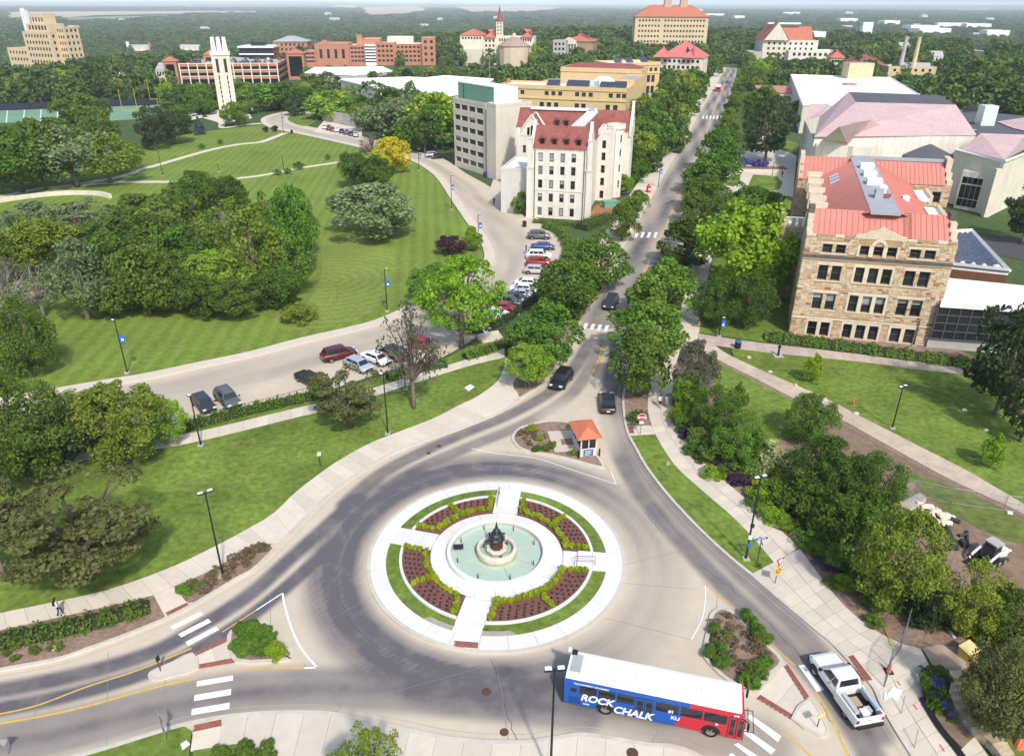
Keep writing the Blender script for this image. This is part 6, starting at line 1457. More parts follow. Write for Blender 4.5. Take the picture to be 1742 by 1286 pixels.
def clear(x,y,h,w):
 for p in BLP:
  if abs(p.x-x)<9.5 and abs(p.y-y)<9.5:return False
 for p in DRP:
  if abs(p.x-x)<14 and abs(p.y-y)<14:return False
 for a,b,c,d in FOOT:
  if a<x<b and c<y<d:return False
 if inpoly(x,y,PFX):return False
 q=PR((x,y,terr(x,y)));t=PR((x,y,terr(x,y)+h));hw=w*.5/q[2]*FPX
 for x0,x1,yb,D in VISB:
  if x0-hw<q[0]<x1+hw and y<D and t[1]<yb:return False
 return True
LAWN=[(p.x,p.y)for p in big]
r=random.Random(77);ZONES=[([(0,180),(270,168),(300,150),(300,120),(0,120)],55),([(260,205),(520,195),(560,150),(640,140),(500,130),(280,155)],38),([(600,250),(770,250),(770,160),(620,150)],20),([(640,135),(780,128),(860,110),(930,108),(905,125),(840,132),(720,130)],26),([(1060,300),(1130,290),(1180,200),(1215,140),(1200,115),(1140,120),(1070,200)],46),([(1200,110),(1290,110),(1350,120),(1340,150),(1270,170),(1262,130)],24),([(1400,120),(1742,190),(1742,105),(1500,95)],52),([(1040,100),(1120,118),(1200,108),(1270,95),(1060,78)],26)]
CAMPUS=0
for zp,n in ZONES:
 P=[(p.x,p.y)for p in gl(zp)];k=g=0;xs,ys=[p[0]for p in P],[p[1]for p in P];put=[]
 while k<n and g<n*60:
  g+=1;x,y=r.uniform(min(xs),max(xs)),r.uniform(min(ys),max(ys))
  if not inpoly(x,y,P):continue
  w=r.uniform(8,13);h=w*r.uniform(.85,1.2)
  if any(math.hypot(x-a,y-b)<(w+c)*.36 for a,b,c in put)or not clear(x,y,h,w)or inpoly(x,y,LAWN):continue
  put.append((x,y,w));m=r.choice(('street','green','green','mid','mid','bright','yg','green','dark' if r.random()<.4 else 'street'))
  plant((x,y,terr(x,y)),w,h,'mid' if m!='dark' else 'ov',m,'campus_tree',{'street':'fresh green tree among the far campus buildings','green':'dark green tree among the far campus buildings','mid':'mid-green tree among the far campus buildings','bright':'bright green tree among the far campus buildings','yg':'yellowish tree among the far campus buildings','dark':'blackish conifer among the far campus buildings'}[m],'tree','trees among the far campus buildings');k+=1;CAMPUS+=1
  # roofs of the town among the far woods
hw_=Bld('house','small pale house roof showing in the far woods',(0,0,0),cat='house',group='houses in the far woods');hw_.bx('wall',-6,6,-4,4,0,4,M_lime2);hw_.gable(-6,6,-4,4,4,7,M_greyroof,M_lime2)
HP=[]
for k in range(30):
 px,py=r.uniform(20,1720),r.uniform(20,95)if k%3 else r.uniform(45,140)
 p=GT(px,py)
 if py>70 and 540<px<1480:continue
 if not clear(p.x,p.y,9,14)or any(inpoly(p.x,p.y,[(q.x,q.y)for q in f])for f in FIELDS):continue
 o=hw_.root if not HP else copy_tree(hw_.root);sc_=1+p.y/2600;o.location=(p.x,p.y,p.z+.8*sc_);o.scale=(sc_*r.uniform(.8,1.6),sc_,sc_);o.rotation_euler=(0,0,r.uniform(-.6,.6));HP.append((p.x,p.y,sc_))
 FOOT.append((p.x-9*sc_,p.x+9*sc_,p.y-26*sc_,p.y+8*sc_))
 # far woods: one mass, placed as instances of leaf crowns on a point sheet
pts,idx,scl,rot=[],[],[],[]
def wood(y0,y1,sp,w0,w1,hr,jit=.45):
 y=y0
 while y<y1:
  xm=y*.74+60;x=-xm
  while x<xm:
   X,Y=x+r.uniform(-jit,jit)*sp,y+r.uniform(-jit,jit)*sp;w=r.uniform(w0,w1);h=w*r.uniform(*hr);x+=sp
   q=PR((X,Y,terr(X,Y)))
   if Y<330 and not(q[0]<250 and q[1]<172):
    if not(1420<q[0]and q[1]<180):continue
   if q[1]>205:continue
   if Y<620 and(RIDGE_D(X,Y)<30)and q[1]>92:continue
   dens=math.sin(X*.0043+Y*.0027)*math.sin(Y*.0051-X*.0019+1.3)
   if Y>1200 and dens<-.62 and r.random()<.75:continue
   if any(inpoly(X,Y,f)for f in FLD):continue
   if(Y<1700 and not clear(X,Y,h,w))or any(abs(X-a)<10*c and-30*c<Y-b<8*c for a,b,c in HP):continue
   pts.append((X,Y,terr(X,Y)-.5));idx.append(r.randrange(2));scl.append((w,w*r.uniform(.8,1.2),h));rot.append(r.uniform(0,6.28))
  y+=sp*.86
def RIDGE_D(x,y):return min(math.hypot(p.x-x,p.y-y)for p in BLP)
FLD=[[(p.x,p.y)for p in f]for f in FIELDS]
wood(250,760,9.0,8,13,(.85,1.15));wood(760,1500,11.5,10,15,(.7,1.0));wood(1500,3000,19,17,26,(.42,.62));wood(3000,9000,60,50,85,(.14,.2))
me=bpy.data.meshes.new('far_woods');me.from_pydata(pts,[],[])
for nm,ty,dat in(('idx','INT',idx),('rot','FLOAT',rot)):me.attributes.new(nm,ty,'POINT').data.foreach_set('value',dat)
me.attributes.new('scl','FLOAT_VECTOR','POINT').data.foreach_set('vector',np.array(scl,'f').ravel())
fw=mk('far_woods',me);tag(fw,'continuous far woods filling the land out to the skyline',kind='stuff')
srcc=bpy.data.collections.new('leaf_crowns');
for k in range(2):
 p=G((285,1600)[k],(158,150)[k]);o=mk('grove_tree',TPL['lo%d'%k][0],None,(p.x,p.y,terr(p.x,p.y)));o.scale=(9,9,9);setmat(o,LM['far']);o.data.materials[0]=LM['far'];srcc.objects.link(o);tag(o,['dense tree at the left end of the parking garage','dense tree in the woods right of the smokestacks'][k],'tree')
ng=bpy.data.node_groups.new('woods','GeometryNodeTree');ng.interface.new_socket('Geometry',in_out='INPUT',socket_type='NodeSocketGeometry');ng.interface.new_socket('Geometry',in_out='OUTPUT',socket_type='NodeSocketGeometry')
N,Lk=ng.nodes,ng.links;gi,go=N.new('NodeGroupInput'),N.new('NodeGroupOutput');iop=N.new('GeometryNodeInstanceOnPoints');ci=N.new('GeometryNodeCollectionInfo');ci.inputs['Collection'].default_value=srcc;ci.inputs['Separate Children'].default_value=True;ci.inputs['Reset Children'].default_value=True
def na(n,t):x=N.new('GeometryNodeInputNamedAttribute');x.data_type=t;x.inputs[0].default_value=n;return x.outputs[0]
cx_=N.new('ShaderNodeCombineXYZ');Lk.new(na('rot','FLOAT'),cx_.inputs[2]);iop.inputs['Pick Instance'].default_value=True
Lk.new(gi.outputs[0],iop.inputs['Points']);Lk.new(ci.outputs[0],iop.inputs['Instance']);Lk.new(na('idx','INT'),iop.inputs['Instance Index']);Lk.new(cx_.outputs[0],iop.inputs['Rotation']);Lk.new(na('scl','FLOAT_VECTOR'),iop.inputs['Scale']);Lk.new(iop.outputs[0],go.inputs[0])
md=fw.modifiers.new('woods','NODES');md.node_group=ng
print('TREES',TREEN[0],'campus',CAMPUS,'far',len(pts))
# ================================================================== FOUNTAIN ISLAND
def arcp(r,a0,a1,n=18):return[(CX+r*math.cos(rad(a0+(a1-a0)*i/n)),CY+r*math.sin(rad(a0+(a1-a0)*i/n)))for i in range(n+1)]
def sector(r0,r1,a,b,hw=1.15,n=18):
 d0,d1=math.degrees(math.asin(hw/r0)),math.degrees(math.asin(hw/r1))
 return arcp(r1,a+d1,b-d1,n)+arcp(r0,b-d0,a+d0,n)
SP=[-7.0,83.5,165.0,257.0,353.0]
def ringmesh(name,r0,r1,z0,z1,m,label=None,parent=None,n=96,c=None,kind=None):
 c=c or(CX,CY);B=MB()
 B.lathe([(r0,z0),(r1,z0),(r1,z1),(r0,z1),(r0,z0)],n,(c[0],c[1],0),cap=False)
 o=B.build(name,m,parent);recalc(o);return tag(o,label,None,None,kind)
ringmesh('island_kerb',10.72,11.0,-.05,.15,M_kerb,'kerb ring round the fountain island',kind='structure')
disk=MB();disk.lathe([(10.75,0),(10.75,.13),(.1,.13)],96,(CX,CY,0));tag(disk.build('fountain_island',M_walkbase),'round white-paved island carrying the fountain',kind='structure')
ISL=bpy.data.objects['fountain_island']
def wedge_slabs(r0,r1,n,z,gap=.03,rows=1):
 for i in range(n):
  for k in range(rows):
   a0,a1=360*i/n,360*(i+1)/n;s0=r0+(r1-r0)*k/rows;s1=r0+(r1-r0)*(k+1)/rows
   g0,g1=math.degrees(gap/s0)/2,math.degrees(gap/s1)/2
   P=arcp(s1-gap/2,a0+g1,a1-g1,4)+arcp(s0+gap/2,a1-g0,a0+g0,4)
   MB().prism(P,0,z+RN.uniform(-.003,.003)).build('slab',M_white_c,ISL)
wedge_slabs(9.38,10.72,30,.17);wedge_slabs(4.2,5.66,20,.17)
for k,a in enumerate(SP[:4]):
 u=Vector((math.cos(rad(a)),math.sin(rad(a)),0));v=Vector((-u.y,u.x,0));c=Vector((CX,CY,0))
 for r0,r1 in((5.68,6.9),(6.92,8.15),(8.17,9.37)):
  q=[c+u*r0-v*1.13,c+u*r1-v*1.13,c+u*r1+v*1.13,c+u*r0+v*1.13]
  MB().prism([(p.x,p.y)for p in q],0,.172+(.14*(r0>6)+.0 if k in(0,1)and r0>6 else 0)).build('slab',M_white_c,ISL)
 if k in(0,1):
  for s in((-.55,)if k==0 else(.85,)):
   B=MB();p0,p1=c+u*6.7+v*s,c+u*8.4+v*s
   B.tube([p0+Vector((0,0,.15)),p0+Vector((0,0,1.05)),p1+Vector((0,0,1.2)),p1+Vector((0,0,.25))],.03,6);B.tube([p0+Vector((0,0,.6)),p1+Vector((0,0,.75))],.02,5)
   o=B.build('handrail',M_frame);tag(o,['metal handrail on the right spoke of the fountain island','metal handrail on the far spoke of the fountain island'][k],'handrail')
bricks([(777,1093),(818,1096),(817,1106),(776,1103)],8,4,.185,'tactile_pad',label='red paver pad on the near rim of the fountain island')
BN=['far right','far left','near left','near right']
for k in range(4):
 a,b=SP[k],SP[k+1]
 P=sector(8.3,9.38,a,b,1.16,24)
 if k in(2,3):
  P=[(CX+(x-CX)*f,CY+(y-CY)*f)for(x,y)in P for f in[1-.055*(1 if(math.hypot(x-CX,y-CY)>9 and abs(((math.degrees(math.atan2(y-CY,x-CX))-257+180)%360)-180)<21)else 0)]]
 region('ring_lawn',P,.0,.20,M_grass,'%s arc of turf on the fountain island'%BN[k])
 region('ring_curb',sector(8.05,8.29,a,b,1.16,24),0,.34,M_white_c,'%s white curb arc between turf and flower bed'%BN[k])
 region('flower_bed',sector(5.68,8.04,a,b,1.16,24),0,.23,M_redmulch,'%s reddish mulched flower bed round the fountain'%BN[k])
 def shrub(r,t,s):
  plant((CX+r*math.cos(rad(t)),CY+r*math.sin(rad(t)),.22),s,s*1.0,'ball','box','boxwood','small clipped boxwood ball edging the %s flower bed'%BN[k],'shrub','boxwood balls round the fountain')
 d=lambda r:math.degrees(math.asin(1.5/r))
 t=a+d(6.05)
 while t<b-d(6.05)+1:shrub(6.05,t,.58*RN.uniform(.85,1.15));t+=5.0
 for r in(6.55,7.0,7.45,7.8):
  shrub(r,a+d(r),.52);shrub(r,b-d(r),.52);shrub(r,(a+b)/2,.54)
 for r,st in((6.65,5.4),(7.02,5.0),(7.4,4.8),(7.76,4.6)):
  t=a+d(r)+5
  while t<b-d(r)-4:
   if abs(t-(a+b)/2)>4.2:plant((CX+r*math.cos(rad(t)),CY+r*math.sin(rad(t)),.22),.21,.16,'tuft','plum','bedding_plant','tiny dark red bedding plant in the %s flower bed'%BN[k],'plant','red bedding plants round the fountain')
   t+=st
   # the fountain itself
F=empty('fountain',(CX,CY,0),0,'round stone fountain with pale green pool and dark bronze centrepiece','fountain')
def fr(name,prof,m,n=64,ph=0,smooth=False):o=MB().lathe(prof,n,(0,0,0),ph=ph).build(name,m,F,smooth=smooth);return o
M_pool=pm('pool_paint',(.66,.76,.66),.6,.02,.8,.03,.5)
M_cream=pm('cream_stone',(.66,.58,.46),.8,.1,2,.08,1)
fr('pool_floor',[(4.0,.14),(.2,.14)],M_pool);fr('pool_wall',[(4.28,.1),(4.28,.58),(4.22,.64),(3.98,.64),(3.92,.58),(3.92,.12)],M_white_c)
m=bpy.data.materials.new('pool_water');m.use_nodes=True;Nn,Ll=m.node_tree.nodes,m.node_tree.links
tr,gl_,fz,ms=Nn.new('ShaderNodeBsdfTransparent'),Nn.new('ShaderNodeBsdfGlossy'),Nn.new('ShaderNodeFresnel'),Nn.new('ShaderNodeMixShader');tr.inputs[0].default_value=(.93,.98,.955,1);gl_.inputs['Roughness'].default_value=.08;fz.inputs[0].default_value=1.33
no=Nn.new('ShaderNodeTexNoise');no.inputs['Scale'].default_value=5;bp=Nn.new('ShaderNodeBump');bp.inputs['Strength'].default_value=.15;Ll.new(no.outputs[0],bp.inputs['Height']);Ll.new(bp.outputs[0],gl_.inputs['Normal']);Ll.new(fz.outputs[0],ms.inputs[0]);Ll.new(tr.outputs[0],ms.inputs[1]);Ll.new(gl_.outputs[0],ms.inputs[2]);Ll.new(ms.outputs[0],Nn['Material Output'].inputs[0])
fr('water',[(3.93,.46),(.3,.46)],m);fr('inner_basin',[(1.72,.1),(1.72,.86),(1.66,.93),(1.46,.93),(1.40,.86),(1.40,.2)],M_cream);fr('inner_floor',[(1.42,.42),(.2,.42)],M_pool);fr('inner_water',[(1.41,.74),(.3,.74)],m)
fr('plinth',[(.92,.4),(.92,.82),(.84,.88),(.3,.88)],M_cream,8,.5)
M_bron=pm('brown_bronze',(.085,.035,.02),.5,.4,6,spec=.5);M_iron=pm('dark_bronze',(.022,.023,.032),.35,.3,8,spec=.6)
fr('relief_drum',[(r*.8,z)for r,z in[(.70,.86),(.68,.95),(.68,1.62),(.74,1.68)]],M_bron,8,.5)
for i in range(8):MB().box(-.02,.03,-.16,.16,1.0,1.55).build('relief_panel',M_bron,F,(.51*math.cos(i*PI/4+.0),.51*math.sin(i*PI/4),0),i*PI/4)
o=fr('canopy',[(r*.76,z)for r,z in[(.74,1.66),(.92,1.74),(.95,1.85),(.80,2.0),(.70,2.25),(.55,2.4),(.3,2.45)]],M_iron,8,.5)
for i in range(8):
 B=MB();B.tube([(0,0,0),(.1,0,.12),(.16,0,.3),(.05,0,.45)],[.1,.13,.1,.04],6);B.build('leaf_bracket',M_iron,F,(.54*math.cos(i*PI/4+.39),.54*math.sin(i*PI/4+.39),1.8),i*PI/4+.39)
fr('finial',[(r*.8,z)for r,z in[(.3,2.44),(.2,2.5),(.36,2.62),(.36,2.7),(.15,2.78),(.12,2.95),(.18,3.05),(.09,3.15),(.05,3.5),(.015,3.6)]],M_iron,14,smooth=True)
for i in range(8):
 t=rad(20+45*i);B=MB();B.tube([(0,0,.1),(0,0,.62)],[.05,.035],6);B.build('nozzle',M_iron,F,(3.45*math.cos(t),3.45*math.sin(t),.1))
 MB().tube([(1.75*math.cos(t),1.75*math.sin(t),.17),(3.4*math.cos(t),3.4*math.sin(t),.17)],.035,5).build('pool_pipe',M_cream,F)
for i,t in enumerate((40,160,290)):MB().box(-.06,.06,-.06,.06,.5,.85).build('spot_lamp',M_iron,F,(1.15*math.cos(rad(t)),1.15*math.sin(rad(t)),0))
MB().box(-.42,.42,-.3,.3,0,.05).build('grate',M_iron,F,(-3.3,.55,.44),.1)
# ------------------------------------------------------------------ ticket booth
def booth():
 p=G(988,778);q=G(1016,775);u=(q-p).normalized();b=Bld('ticket_booth','small stone ticket booth with an orange tiled hip roof',p,ux=u,cat='booth');L=1.75;D=3.2;M=M_lime
 b.bx('base_wall',0,L,0,D,0,1.05,M);b.bx('glazing',.08,L-.08,.08,D-.08,1.05,2.15,M_glass)
 for x in(0,L-.14):
  for y in(0,D/2-.07,D-.14):b.bx('post',x,x+.14,y,y+.14,1.05,2.15,M)
 b.bx('mullion',L/2-.05,L/2+.05,-.0,.09,1.05,2.15,M);b.bx('header',-.04,L+.04,-.04,D+.04,2.15,2.4,M)
 b.hip(0,L,0,D,2.4,3.15,pm('orange_tile',(.56,.17,.09),.8,.15,3,bump=.4),inset=L/2,over=.45)
 b.bx('sign_panel',.35,1.35,-.1,-.03,.25,.95,pm('blue_sign',(.02,.10,.38),.5,.1,3))
 for k in range(4):b.bx('sign_line',.45,1.25-.2*(k%2),-.112,-.1,.8-.15*k,.85-.15*k,M_wht)
 for x in(-.3,L+.18):b.bx('bollard',x,x+.15,-.25,-.1,0,1.0,M_black)
 s=gl([(932,735),(974,733),(976,746),(954,748),(957,758),(980,757),(985,768),(945,770)]);region('booth_slab',s,0,Z1+.03,M_walk,'concrete apron left of the ticket booth')
booth()
# ================================================================== VEHICLES
def paintm(n,c,r=.28):return pm('paint_'+n,c,r,.03,2,spec=.6,coord='obj')
CP=dict(black=paintm('black',(.012,.013,.018)),dark=paintm('dark',(.035,.04,.05)),grey=paintm('grey',(.10,.11,.12)),white=paintm('white',(.78,.78,.77)),silver=paintm('silver',(.45,.47,.49)),red=paintm('red',(.38,.02,.018)),maroon=paintm('maroon',(.11,.012,.02)),blue=paintm('blue',(.015,.05,.22)),pale=paintm('pale_blue',(.36,.44,.50)))
M_tyre=pm('tyre_rubber',(.016,.016,.016),.9,.2,6);M_rim=pm('alloy_rim',(.42,.42,.42),.35,.1,5,metal=.6);M_cglass=pm('car_glass',(.02,.026,.032),.06,.1,2,spec=.6);M_tail=pm('tail_lamp',(.45,.015,.01),.3,.1,3);M_head=pm('head_lamp',(.7,.72,.72),.15,.05,3);M_plastic=pm('black_plastic',(.02,.02,.021),.6,.1,5)
def wheel(par,x,y,r=.33,w=.22,side=1):
 B=MB();n=18;pr=[(r*.62,-w/2),(r*.93,-w/2),(r,-w*.35),(r,w*.35),(r*.93,w/2),(r*.62,w/2)]
 sec=[[(a*math.cos(2*PI*j/n),b,a*math.sin(2*PI*j/n))for j in range(n)]for a,b in pr]
 B.loft(sec,caps=False);t=B.build('wheel',M_tyre,par,(x,y,r),smooth=False);recalc(t)
 B=MB();B.loft([[(.63*r*math.cos(2*PI*j/n),s,.63*r*math.sin(2*PI*j/n))for j in range(n)]for s in(-w*.42,w*.42)])
 for k in range(5):
  t_=2*PI*k/5;B.rbox((.33*r*math.cos(t_),side*w*.44,.33*r*math.sin(t_)),(.5*r,.03,.12*r),0,0,Matrix.Rotation(-t_,4,'Y'))
 o=B.build('rim',M_rim,t);recalc(o);return t
def qpanel(name,par,q,m,e=.012,sh=.0):
 """thin panel sitting just proud of a body face (q counter-clockwise from outside)"""
 q=[Vector(p)for p in q];n=(q[1]-q[0]).cross(q[3]-q[0]).normalized();c=sum(q,Vector())/4;q=[p+(c-p)*sh for p in q]
 B=MB();B.hexa([p-n*.01 for p in q],[p+n*e for p in q]);o=B.build(name,m,par);recalc(o);return o
def bevel(o,w):
 bm=bmesh.new();bm.from_mesh(o.data);bmesh.ops.remove_doubles(bm,verts=bm.verts,dist=.001)
 bmesh.ops.bevel(bm,geom=[e for e in bm.edges if e.calc_face_angle(0)>.35],offset=w,segments=2,affect='EDGES',profile=.5,clamp_overlap=True);bm.to_mesh(o.data);bm.free()
 for p in o.data.polygons:p.use_smooth=True
def make_car(kind):
 e=empty(kind+'_car')
 S=dict(sedan=(4.7,1.82,1.42,.30,.74,.96,-.95,.85,-1.65,1.35),suv=(4.75,1.9,1.72,.34,.92,1.10,-1.75,.75,-2.15,1.25),hatch=(4.3,1.78,1.52,.32,.84,1.0,-1.45,.8,-1.95,1.3))[kind]
 L,Wd,Ht,zb,zh,zt,c0,c1,b0,b1=S;hL,hw=L/2,Wd/2
 def sec(x,zl,zu,w):return[(x,-w*.92,zl),(x,-w,zl+.12),(x,-w,zl+(zu-zl)*.62),(x,-w*.88,zu),(x,w*.88,zu),(x,w,zl+(zu-zl)*.62),(x,w,zl+.12),(x,w*.92,zl)]
 st=[(-hL,zb+.14,zt-.16,hw*.82),(-hL+.12,zb+.04,zt-.03,hw*.93),(-hL+.6,zb,zt,hw),(b0,zb,zt+.01,hw),(0,zb,zt,hw),(b1,zb,zt-.02,hw),(b1+.35,zb,zh+.08,hw),(hL-.5,zb,zh,hw*.98),(hL-.12,zb+.04,zh-.12,hw*.9),(hL,zb+.14,zh-.26,hw*.76)]
 B=MB();B.loft([sec(*s)for s in st]);body=B.build('body',CP['grey'],e,smooth=False);recalc(body);bevel(body,.05)
 # cabin
 iw=hw*.74;low=[(b0,-hw*.87,zt-.03),(b1,-hw*.87,zt-.03),(b1,hw*.87,zt-.03),(b0,hw*.87,zt-.03)];up=[(c0,-iw,Ht-.05),(c1,-iw,Ht-.05),(c1,iw,Ht-.05),(c0,iw,Ht-.05)];rf=[(c0+.18,-iw*.8,Ht),(c1-.2,-iw*.8,Ht),(c1-.2,iw*.8,Ht),(c0+.18,iw*.8,Ht)]
 B=MB();B.hexa(low,up,0);B.hexa(up,rf,0);o=B.build('cabin',CP['grey'],e);recalc(o)
 f=lambda a,b,t:Vector(a).lerp(Vector(b),t)
 def face(i,j,t0,t1,z0,z1):return[f(f(low[i],low[j],t0),f(up[i],up[j],t0),z0),f(f(low[i],low[j],t1),f(up[i],up[j],t1),z0),f(f(low[i],low[j],t1),f(up[i],up[j],t1),z1),f(f(low[i],low[j],t0),f(up[i],up[j],t0),z1)]
 qpanel('windscreen',e,face(1,2,.04,.96,.06,.96),M_cglass);qpanel('rear_window',e,face(3,0,.06,.94,.15 if kind=='sedan' else.3,.94),M_cglass)
 for i,j in((0,1),(2,3)):
  r=((.08,.3),(.33,.60),(.63,.93))if kind=='suv' else((.12,.50),(.53,.92))
  for t0,t1 in r:qpanel('side_window',e,face(i,j,*((t0,t1)if i==0 else(1-t1,1-t0)),.14,.90),M_cglass)
 wb=L*.29;wr=.34 if kind!='suv' else.38
 for sx in(-1,1):
  for sy in(-1,1):
   wheel(e,sx*wb-.03,sy*(hw-.1),wr,.22,sy)
   B=MB();B.loft([[(sx*wb-.03+(wr+.07)*math.cos(PI*j/10),sy*(hw-.13+d),wr+(wr+.07)*math.sin(PI*j/10))for j in range(11)]for d in(0,.135)]);o=B.build('wheel_arch',M_plastic,e);recalc(o)
 for sy in(-1,1):
  MB().rbox((hL-.12,sy*hw*.66,zh-.14),(.2,hw*.42,.14)).build('headlight',M_head,e);MB().rbox((-hL+.07,sy*hw*.68,zt-.2),(.16,hw*.4,.16)).build('taillight',M_tail,e)
  MB().rbox((b1-.12,sy*(hw+.07),zt+.04),(.16,.2,.13)).build('mirror',M_plastic,e)
 MB().rbox((hL-.04,0,zb+.22),(.12,hw*1.3,.2)).build('grille',M_plastic,e);MB().rbox((-hL+.02,0,zb+.3),(.06,.4,.13)).build('number_plate',M_wht,e);MB().rbox((0,0,zb),(L*.8,Wd*.86,.16)).build('underbody',M_plastic,e)
 if kind=='suv':
  for sy in(-1,1):B=MB();B.tube([(c0+.3,sy*iw*.85,Ht+.04),(c1-.3,sy*iw*.85,Ht+.04)],.025,5);B.build('roof_rail',M_plastic,e)
 return e
PROTO={k:make_car(k)for k in('sedan','suv','hatch')};USED=set()
def car(kind,col,loc,rz,label,group=None,name=None):
 if kind not in USED:USED.add(kind);c=PROTO[kind]
 else:c=copy_tree(PROTO[kind])
 c.name=name or('parked_car' if group else 'car');c.location=loc;c.rotation_euler=(0,0,rz);tag(c,label,'car')
 if group:c['group']=group
 elif 'group' in c:del c['group']
 for ch in c.children:
  if ch.name.split('.')[0]in('body','cabin'):setmat(ch,CP[col])
 return c
def cpx(kind,col,px,py,deg,label,group=None,z=.01):
 p=G(px,py);p.z=z;return car(kind,col,p,rad(deg),label,group)
rd=lambda a,b:math.degrees(math.atan2(*(G(*b)-G(*a)).yx))
cpx('suv','black',955,652,rd((979,600),(925,672)),'black SUV driving down the boulevard into the roundabout')
cpx('sedan','black',1033,690,rd((1040,720),(1030,640)),'black sedan leaving the roundabout up the boulevard')
cpx('suv','dark',1038,520,rd((1060,470),(1015,560)),'dark car coming down the boulevard beside the first crossing')
cpx('suv','maroon',577,612,rd((560,616),(600,606)),'dark red SUV driving along the lower drive')
G1='cars parked along the lower drive'
for kind,col,x,y,dg,lab in[('hatch','dark',348,698,-50,'dark hatchback parked alone by the hedge, nearest the left'),('suv','grey',389,690,-50,'dark grey car parked just right of the lone hatchback'),('sedan','black',528,655,-42,'black sedan parked left of the flat-topped pine'),('hatch','pale',610,630,-40,'pale blue hatchback half hidden behind the flat-topped pine'),('sedan','white',640,618,-38,'white sedan parked left of the half-bare pine'),('suv','black',668,610,142,'black off-roader parked behind the half-bare pine'),('hatch','red',718,594,-35,'red hatchback glimpsed behind the half-bare pine branches'),('suv','grey',915,406,-2,'dark grey SUV, topmost of the angled row'),('sedan','blue',922,424,-2,'blue car, second from the top of the angled row'),('suv','white',915,440,-3,'white SUV between the blue car and the red off-roader'),('suv','red',915,452,-4,'red off-roader in the angled row'),('hatch','silver',910,465,-5,'silver car just below the red off-roader'),('sedan','white',897,487,-8,'upper white sedan of the angled row'),('sedan','white',890,497,-9,'second white sedan from the top of the angled row'),('sedan','silver',884,506,-10,'silver sedan in the middle of the angled row'),('sedan','dark',872,512,-12,'dark sedan above the grey estate in the angled row'),('suv','grey',862,520,-12,'grey car above the red one in the angled row'),('sedan','red',854,529,-13,'red sedan in the angled row'),('sedan','white',841,539,-13,'lower white car just below the red sedan'),('hatch','pale',828,547,-14,'pale silver-blue car at the lower end of the angled row'),('sedan','dark',805,566,-14,'dark car beside the trunk of the bright locust')]:
 cpx(kind,col,x,y,dg,lab,G1)
G2='cars parked on the upper apron'
for k,(x,y,c,n_)in enumerate([(549,222,'white','white'),(556,224,'dark','dark'),(563,226,'red','red'),(570,227,'white','white'),(578,229,'black','black'),(586,231,'blue','blue'),(594,233,'dark','dark'),(602,235,'silver','silver')]):cpx(('sedan','suv')[k%2],c,x,y,100,'%s car, %s from the left in the upper row'%(n_,OT[k]),G2,.02)
cpx('suv','silver',733,269,20,'silver car parked left of the office block');cpx('sedan','black',743,271,25,'black sedan parked left of the office block')
for k in range(12):cpx(('sedan','suv','hatch')[k%3],('white','silver','grey','pale','dark')[k%5],308+k*2.2,196-k*1.7,40,'small car parked in the row left of the bell tower','cars parked left of the bell tower',.02)
for k in range(4):cpx('sedan',('silver','white','blue','grey')[k],318+k*5,203-k*1.2,-30,'car parked in the short row below the bell tower lot','cars parked below the bell tower lot',.02)
region('tower_lot',gl([(300,200),(330,172),(345,178),(340,205),(320,210)]),-.05,.012,M_walk,'car park left of the bell tower')
gb,gL,gh=GAR
for i in range(22):
 for j in range(2):
  if RN.random()<.12:continue
  p=gb.o+gb.w(3+i*(gL-6)/21,6+9*j+(20 if i%3==0 else 0),gh-.1);car(RN.choice(('sedan','suv','hatch')),RN.choice(('white','silver','grey','dark','red','blue','black')),p,rad(98),'car parked on the roof deck of the garage','cars on the garage roof')
cpx('sedan','blue',1232,139,75,'small blue car far up the boulevard')
# ------------------------------------------------------------------ text helper
def text(par,s,size,m,loc,ax,up,name='lettering',shear=0,off=0.0,ext=.004,align='LEFT',sx=1.0):
 cu=bpy.data.curves.new('t','FONT');cu.body=s;cu.size=size;cu.extrude=ext;cu.shear=shear;cu.offset=off;cu.align_x=align
 t=bpy.data.objects.new('t',cu);COL.objects.link(t);bpy.context.view_layer.update()
 me=bpy.data.meshes.new_from_object(t.evaluated_get(bpy.context.evaluated_depsgraph_get()));bpy.data.objects.remove(t);me.materials.clear();me.materials.append(m)
 o=mk(name,me,par);ax,up=Vector(ax).normalized(),Vector(up).normalized();n=ax.cross(up)
 o.matrix_local=Matrix.Translation(loc)@Matrix(((ax.x*sx,up.x,n.x,0),(ax.y*sx,up.y,n.y,0),(ax.z*sx,up.z,n.z,0),(0,0,0,1)));return o
